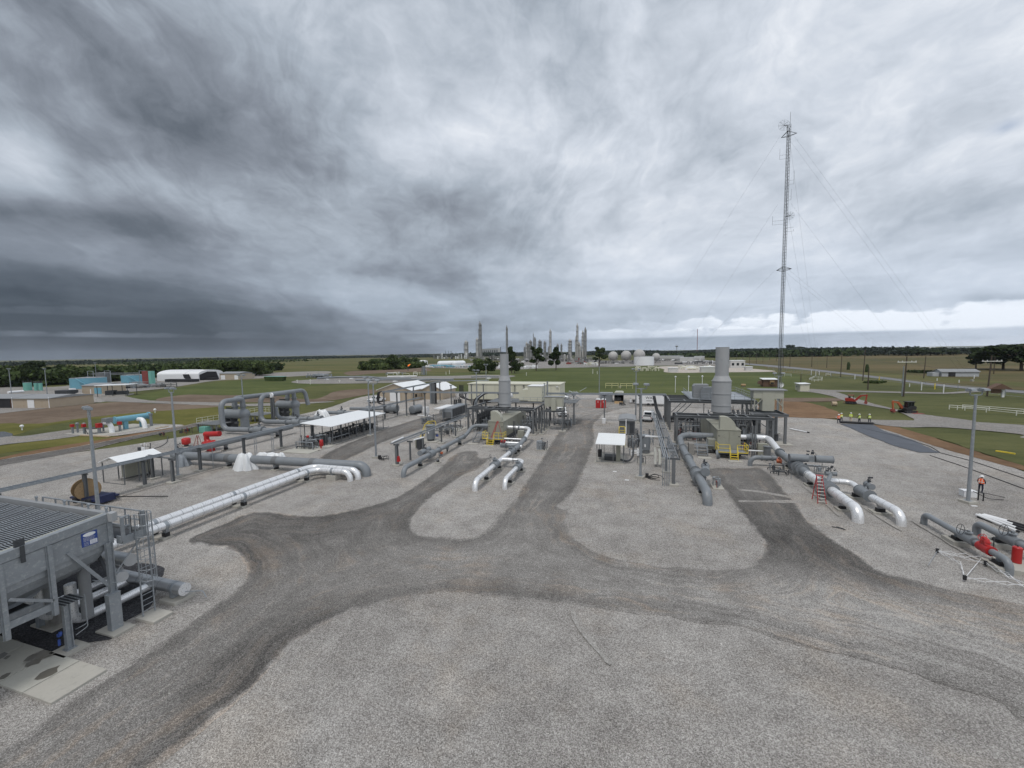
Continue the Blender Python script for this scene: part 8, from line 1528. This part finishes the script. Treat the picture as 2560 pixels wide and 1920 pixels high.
# flare and mid pipe runs
p=R3(475,345); t=T('flare','small ground flare with an orange flame left of the plant','flare',(p.x,p.y,0)); h=R3.top(p,300); t.part('stack',MB().cyl((p.x,p.y,0),(p.x,p.y,h),.35,n=8),'dark_steel')
m_,nt_,bs_=newmat('flame'); bs_.inputs['Base Color'].default_value=(.9,.2,.02,1); bs_.inputs['Emission Color'].default_value=(1,.22,.04,1); bs_.inputs['Emission Strength'].default_value=.7
t.part('flame',MB().tube([(p.x,p.y,h),(p.x+.6,p.y,h+.8),(p.x+1.5,p.y,h+1.2),(p.x+2.6,p.y,h+2)],1,8,radii=[.2,.55,.4,.1]),'flame')
def runpipe(label,v,c,z,r,mat='grey_paint',blocks=True):
    P=[v(c[k],c[k+1],z) for k in range(0,len(c),2)]; t=T('pipeline',label,'pipeline',pt(P[0],.05)); t.part('pipe',MB().tube(P,r,10,bend=2),mat)
    if blocks:
        for a,b in zip(P[:-1],P[1:]):
            n=int((b-a).length/12)
            for i in range(n): q=a.lerp(b,(i+.5)/max(n,1)); t.part('sleeper',MB().box((q.x,q.y,.35),(2.2,1.6,.7)),'white_paint')
runpipe('upper long pale blue-grey pipeline beyond the lawn',R2,(1500,25,1700,12,2040,8,2200,25,2500,22),1.3,.55); runpipe('lower long pale blue-grey pipeline beyond the lawn',R2,(1910,42,2212,38,2700,36,2950,38),1.3,.5)
runpipe('third pale pipeline behind the tan building',R3,(560,440,640,430,700,432),1.5,.5); runpipe('short white pipeline near the flare',R3,(270,400,560,396),1.2,.4,'white_paint'); runpipe('low pipe rack on the grey pad right of the flare',R3,(1100,405,1180,400,1370,403),1.2,.35)
p=R3(632,385); t=T('flare_knockout','upright pale blue-grey tower vessel right of the flare','vessel',(p.x,p.y,0)); h=R3.top(p,298); t.part('shell',MB().cyl((p.x,p.y,0),(p.x,p.y,h),1.1,n=14),'grey_paint'); t.part('pipe_loop',MB().tube([(p.x-1.8,p.y,0),(p.x-1.8,p.y,h*.8),(p.x,p.y,h*.95)],.2,7,bend=.5).tube([(p.x+2,p.y,0),(p.x+2,p.y,h*.6),(p.x,p.y,h*.7)],.2,7,bend=.5),'galvanised')
clutter('pig launcher and grey filters at the left end of the long pipelines',R2(1340,20).x,R2(1340,20).x+18,R2(1340,20).y,R2(1340,20).y+8,3.2,10,seed=7,mats=('grey_paint','galvanised'),base=False,boxes=5,r=.3)
pyard('cream and white stubs on the grey pad near the flare',R3,180,560,392,12,9,('cream_paint','white_paint','galvanised'),12,2,1)
for i,(x,y,y0) in enumerate(((1290,75,40),(1430,90,35),(1740,70,42))): p=R2(x,y); single('vent_pole',MB().cyl((p.x,p.y,0),(p.x,p.y,R2.top(p,y0)),.14,n=6).cyl((p.x-.6,p.y,R2.top(p,y0)*.8),(p.x+.6,p.y,R2.top(p,y0)*.8),.1,n=6),'reflective','thin pale vent pole on the lawn before the pipelines, %s'%('left','middle','right')[i],'post',(p.x,p.y,0),group='thin vent poles on the lawn')
p=R2(945,55); t=T('green_bin','long dark green roll-off bin at the lawn edge','bin',(p.x,p.y,.05)); t.part('body',MB().prism([(p.x,.3),(p.x-.6,2.6),(p.x+13.5,2.6),(p.x+12.8,.3)],'y',p.y,p.y+2.6),'leaves_dark'); t.part('rim',MB().b2(p.x-.7,p.x+13.6,p.y-.1,p.y+2.7,2.61,2.75),'sea_green')
for i,(x,y) in enumerate(((62,630),(1565,620),(97,625),(885,640),(1610,625))): p=FP(x,y+12); single('lawn_marker',MB().cyl((p.x,p.y,0),(p.x,p.y,3 if i in(2,1) else 2),.16,n=6),'reflective','small pale marker post on the far lawn, %s'%('leftmost','right of the lone mast','second from the left','by the grey pad','last on the right')[i],'post',(p.x,p.y,0),group='markers on the far lawn')
# ------------------------------------------------------------------ left storage yard
def tankv(label,v,x,yb,yt,wpx,mat,stair=False,name='storage_tank'):
    p=v(x,yb); h=v.top(p,yt); d=(Vector(p)-V(0,0,H)).dot(CF); r=wpx/2/v.o[2]/F*d; t=T(name,label,'tank',(p.x,p.y+r,0),world=False); t.part('shell',MB().cyl((0,0,0),(0,0,h),r,n=36),mat); t.part('roof',MB().cyl((0,0,h),(0,0,h+r*.06),r*1.01,r*.1,n=36),'roof_grey')
    m=MB()
    for k in range(10): a=k*.628; m.cyl((r*math.cos(a),r*math.sin(a),h),(r*math.cos(a),r*math.sin(a),h+1.0),.06,n=5)
    t.part('rail_posts',m,'dark_steel',kind='stuff')
    if stair: t.part('stair',MB().bar((r*.55,-r*1.02,h),(r*1.05,-r*.55,h*.25),.9,.25),'pale_blue')
    return t
tankv('large pale blue tank, left of the grey silo',R1,620,390,298,235,'pale_blue',True); tankv('smaller pale blue tank, right of the grey silo',R1,1065,345,272,205,'pale_blue',True); tankv('grey flat-topped silo between the two blue tanks',R1,838,345,250,95,'grey_steel',name='silo')
for i,(x,w_,yt) in enumerate(((205,52,335),(297,26,338),(338,24,338))): tankv('sea-green upright vessel, %s of three by the tan shed'%('widest, left','middle','right')[i],R1,x,405,yt,w_,'sea_green',name='vessel')
p=R1(835,245,0); a=R1(838,345); pole_light((a.x,a.y),R1.top(a,165),'lamp mast standing on the grey silo',small=True)
for k,(x,h_) in enumerate(((765,235),(912,232),(1212,232))): p=R1(x,345); t=T('pipe_gantry','tall thin pipe gantry %s'%('left of the grey silo','right of the grey silo','left of the red and green panels')[k],'gantry',(p.x,p.y,0)); h=R1.top(p,h_); t.part('frame',MB().tube([(p.x,p.y,0),(p.x,p.y,h),(p.x+5,p.y,h),(p.x+5,p.y,0)],.18,7),'galvanised')
t=T('pipe_bridge','thin pipes linking the silo and the blue tanks','pipework',R1(740,340)); a=R1(760,340);b=R1(1210,340); t.part('pipe',MB().cyl(pt(a,6),pt(b,6),.2,n=6).cyl(pt(a,5.2),pt(b,5.2),.14,n=6),'galvanised')
unit('tangle of pipes between the blue tanks',880,1230,385,340,26,21,v=R1,mats=('galvanised','dark_steel','grey_paint'),dep=14)
for i,(x0,x1,mt,lb) in enumerate(((1232,1285,'rust_red','tall dull red panel beside the blue tank'),(1287,1312,'sea_green','tall pale green panel beside the dull red one'))): block('tall_panel',lb,R1,x0,x1,348,235,2,mt,None,'panel')
t=block('tan_shed','long tan shed with grey roof and white door at the left edge',R1,110,430,555,450,12,'ribbed_tan','gable'); w=(R1(430,555)-R1(110,555)).length; t.part('door',MB().b2(w*.42,w*.6,-.08,-.02,.1,2.6),'white_paint'); t.part('corner_trim',MB().b2(-.05,.15,-.07,-.02,0,3.4).b2(w-.15,w+.05,-.07,-.02,0,3.4),'white_paint')
t=block('open_shed','open-fronted end of the tan shed at the left edge',R1,-330,105,555,450,12,'brown_wall','gable'); w=(R1(105,555)-R1(-330,555)).length; t.part('opening',MB().b2(w*.3,w*.98,-.08,-.02,.1,2.9),'black_rubber')
t=block('tan_hut','tan building with white door behind the gravel heap',R1,712,890,432,342,9,'ribbed_tan','gable'); w=(R1(890,432)-R1(712,432)).length; t.part('door',MB().b2(w*.6,w*.95,-.08,-.02,.1,2.6),'pale_blue'); t.part('door',MB().b2(w*.40,w*.44,-.08,-.02,.1,2.0),'white_paint')
p=R1(845,458); q=R1(1105,448); t=T('carport','white flat-roofed carport over parked machinery','carport',(p.x,p.y,0)); w=(q-p).length; ang=math.atan2(q.y-p.y,q.x-p.x); t.e.rotation_euler=(0,0,ang); t.w=False
t.part('roof',MB().b2(-.6,w+.6,-.5,7,4.3,4.5),'white_roof'); [t.part('post',MB().b2(x-.08,x+.08,y-.08,y+.08,0,4.29),'dark_steel') for x in (0,w/2,w) for y in (0,6.4)]; t.part('slab',MB().b2(1,w-1,.3,6.6,.02,.5),'concrete'); t.part('machinery',MB().b2(1.8,w*.45,1,4,.51,2.2).b2(w*.5,w*.8,2,5,.51,1.8).cyl((w*.9,1.2,.5),(w*.9,1.2,1.7),.4,n=10),'dark_steel')
t=T('gravel_heap','grey conical gravel heap beside the tan shed','gravel heap',pt(R1(560,515),0)); c=R1(560,512); m=MB(); n=20; vs=[(c.x,c.y+4,3.4)]
for k in range(n): a=2*math.pi*k/n; r=7.5+1.6*math.sin(3*a+1); vs.append((c.x+r*math.cos(a)*1.15,c.y+4+r*math.sin(a)*.7,.03))
m.add(vs,[(0,1+k,1+(k+1)%n) for k in range(n)],True); t.part('heap',m,'gravel_far')
for i,(x0,x1,yb,yt,mt,lb) in enumerate(((475,592,445,402,'dark_steel','dark dump trailer in front of the blue tank'),(1425,1675,330,305,'black_rubber','row of black tarped material before the white tent'),(1775,1845,313,293,'black_rubber','dark flatbed load right of the white tent'))): t=block('flatbed',lb,R1,x0,x1,yb,yt,3.5,mt,None,'trailer'); w=(R1(x1,yb)-R1(x0,yb)).length; [t.part('wheel',MB().cyl((w*f,-.25,.5),(w*f,-.02,.5),.5,n=10),'black_rubber') for f in (.15,.3,.7,.85)]
p=R1(1770,278); pickup('white pickup parked between the tent and the small shed',p.x+2,p.y,.3,z=.06); p=R1(595,412); single('small_white_box',MB().b2(p.x,p.x+2,p.y,p.y+1.5,.05,1.5),'white_paint','small white box behind the dump trailer','box',(p.x,p.y,.05)); a=R1(70,418,.6);b=R1(200,408,.6); single('white_pipe_bundle',MB().cyl(a,b,.55,n=10),'white_paint','white pipe bundle behind the tan shed roof','pipe',pt(a,.1))
# fabric tent with arched roof, open torn end
p=R1(1360,320); q=R1(1600,318); t=T('fabric_tent','big white arched fabric tent with a dark torn opening','tent',(p.x,p.y,0)); w=(q-p).length; ang=math.atan2(q.y-p.y,q.x-p.x); t.e.rotation_euler=(0,0,ang); t.w=False; h=R1.top(p,228); D=20
arc=[(0,0),(0,h*.62)]+[(D/2-D/2*math.cos(a),h*.62+h*.38*math.sin(a)) for a in [k*math.pi/10 for k in range(1,10)]]+[(D,h*.62),(D,0)]
t.part('canvas',MB().prism(arc,'x',0,w),'white_paint'); t.part('far_bay',MB().prism([(a*.96+.4,b*.97) for a,b in arc],'x',w+.01,w+9),'white_paint')
t.part('opening',MB().prism([(1.0,.02),(1.0,h*.55),(D*.35,h*.8),(D*.7,h*.75),(D*.8,.02)],'x',w+9.02,w+9.06),'black_rubber')
t.part('torn_flap',MB().add([(w*.93,-.10,h*.6),(w*1.15,-.15,h*.62),(w*1.22,-.3,h*.2),(w*1.1,-.6,h*.08),(w*.98,-.3,h*.28)],[(0,1,2,3,4)]).add([(w*.93,-.05,h*.6),(w*1.15,-.05,h*.62),(w*1.22,-.1,h*.2),(w*1.1,-.1,h*.08),(w*.98,-.1,h*.28)],[(4,3,2,1,0)]),'black_rubber')
t=block('small_shed','small tan shed with white doors and pale roof right of the tent',R1,1900,2068,308,242,10,'tan_panel','gable'); w=(R1(2068,308)-R1(1900,308)).length; t.part('door',MB().b2(w*.06,w*.28,-.08,-.02,.1,2.8),'white_paint'); t.part('door',MB().b2(w*.76,w*.95,-.08,-.02,.1,2.8),'white_paint')
block('small_shed','low tan block behind the small shed',R1,2085,2138,295,255,6,'tan_panel','gable'); block('long_warehouse','distant long pale warehouse row on the far right horizon',R5,1200,1350,112,96,40,'white_roof',None); block('long_warehouse','second distant pale warehouse row by the dark oak',R5,1540,1920,110,95,40,'white_roof',None); block('farmhouse','white-roofed farmhouse among dark trees right of the mast',R5,348,455,160,118,20,'white_roof','gable'); block('road_shed','small white shed right of the plant trees',R1,2085,2200,262,245,8,'white_roof','gable')
p=R5(1845,290); 
for i in range(2): t=upole(1925+i*25,305 if i==0 else 330,160,'far dark pole near the oaks, %s'%('left','right')[i],tall=9)

hz_=MB().b2(-6000,6000,-260,6000,-1.2,95); m_,nt_,bs_=newmat('haze'); nt_.nodes.remove(bs_); pv_=nt_.nodes.new('ShaderNodeVolumePrincipled'); pv_.inputs['Density'].default_value=.00005; pv_.inputs['Color'].default_value=(.80,.88,1,1); pv_.inputs['Anisotropy'].default_value=.2
nt_.links.new(pv_.outputs[0],nt_.nodes['Material Output'].inputs['Volume']); o=hz_.build('haze','haze'); o['kind']='stuff'; o['label']='thin pale haze over the whole plain'; o['category']='haze'
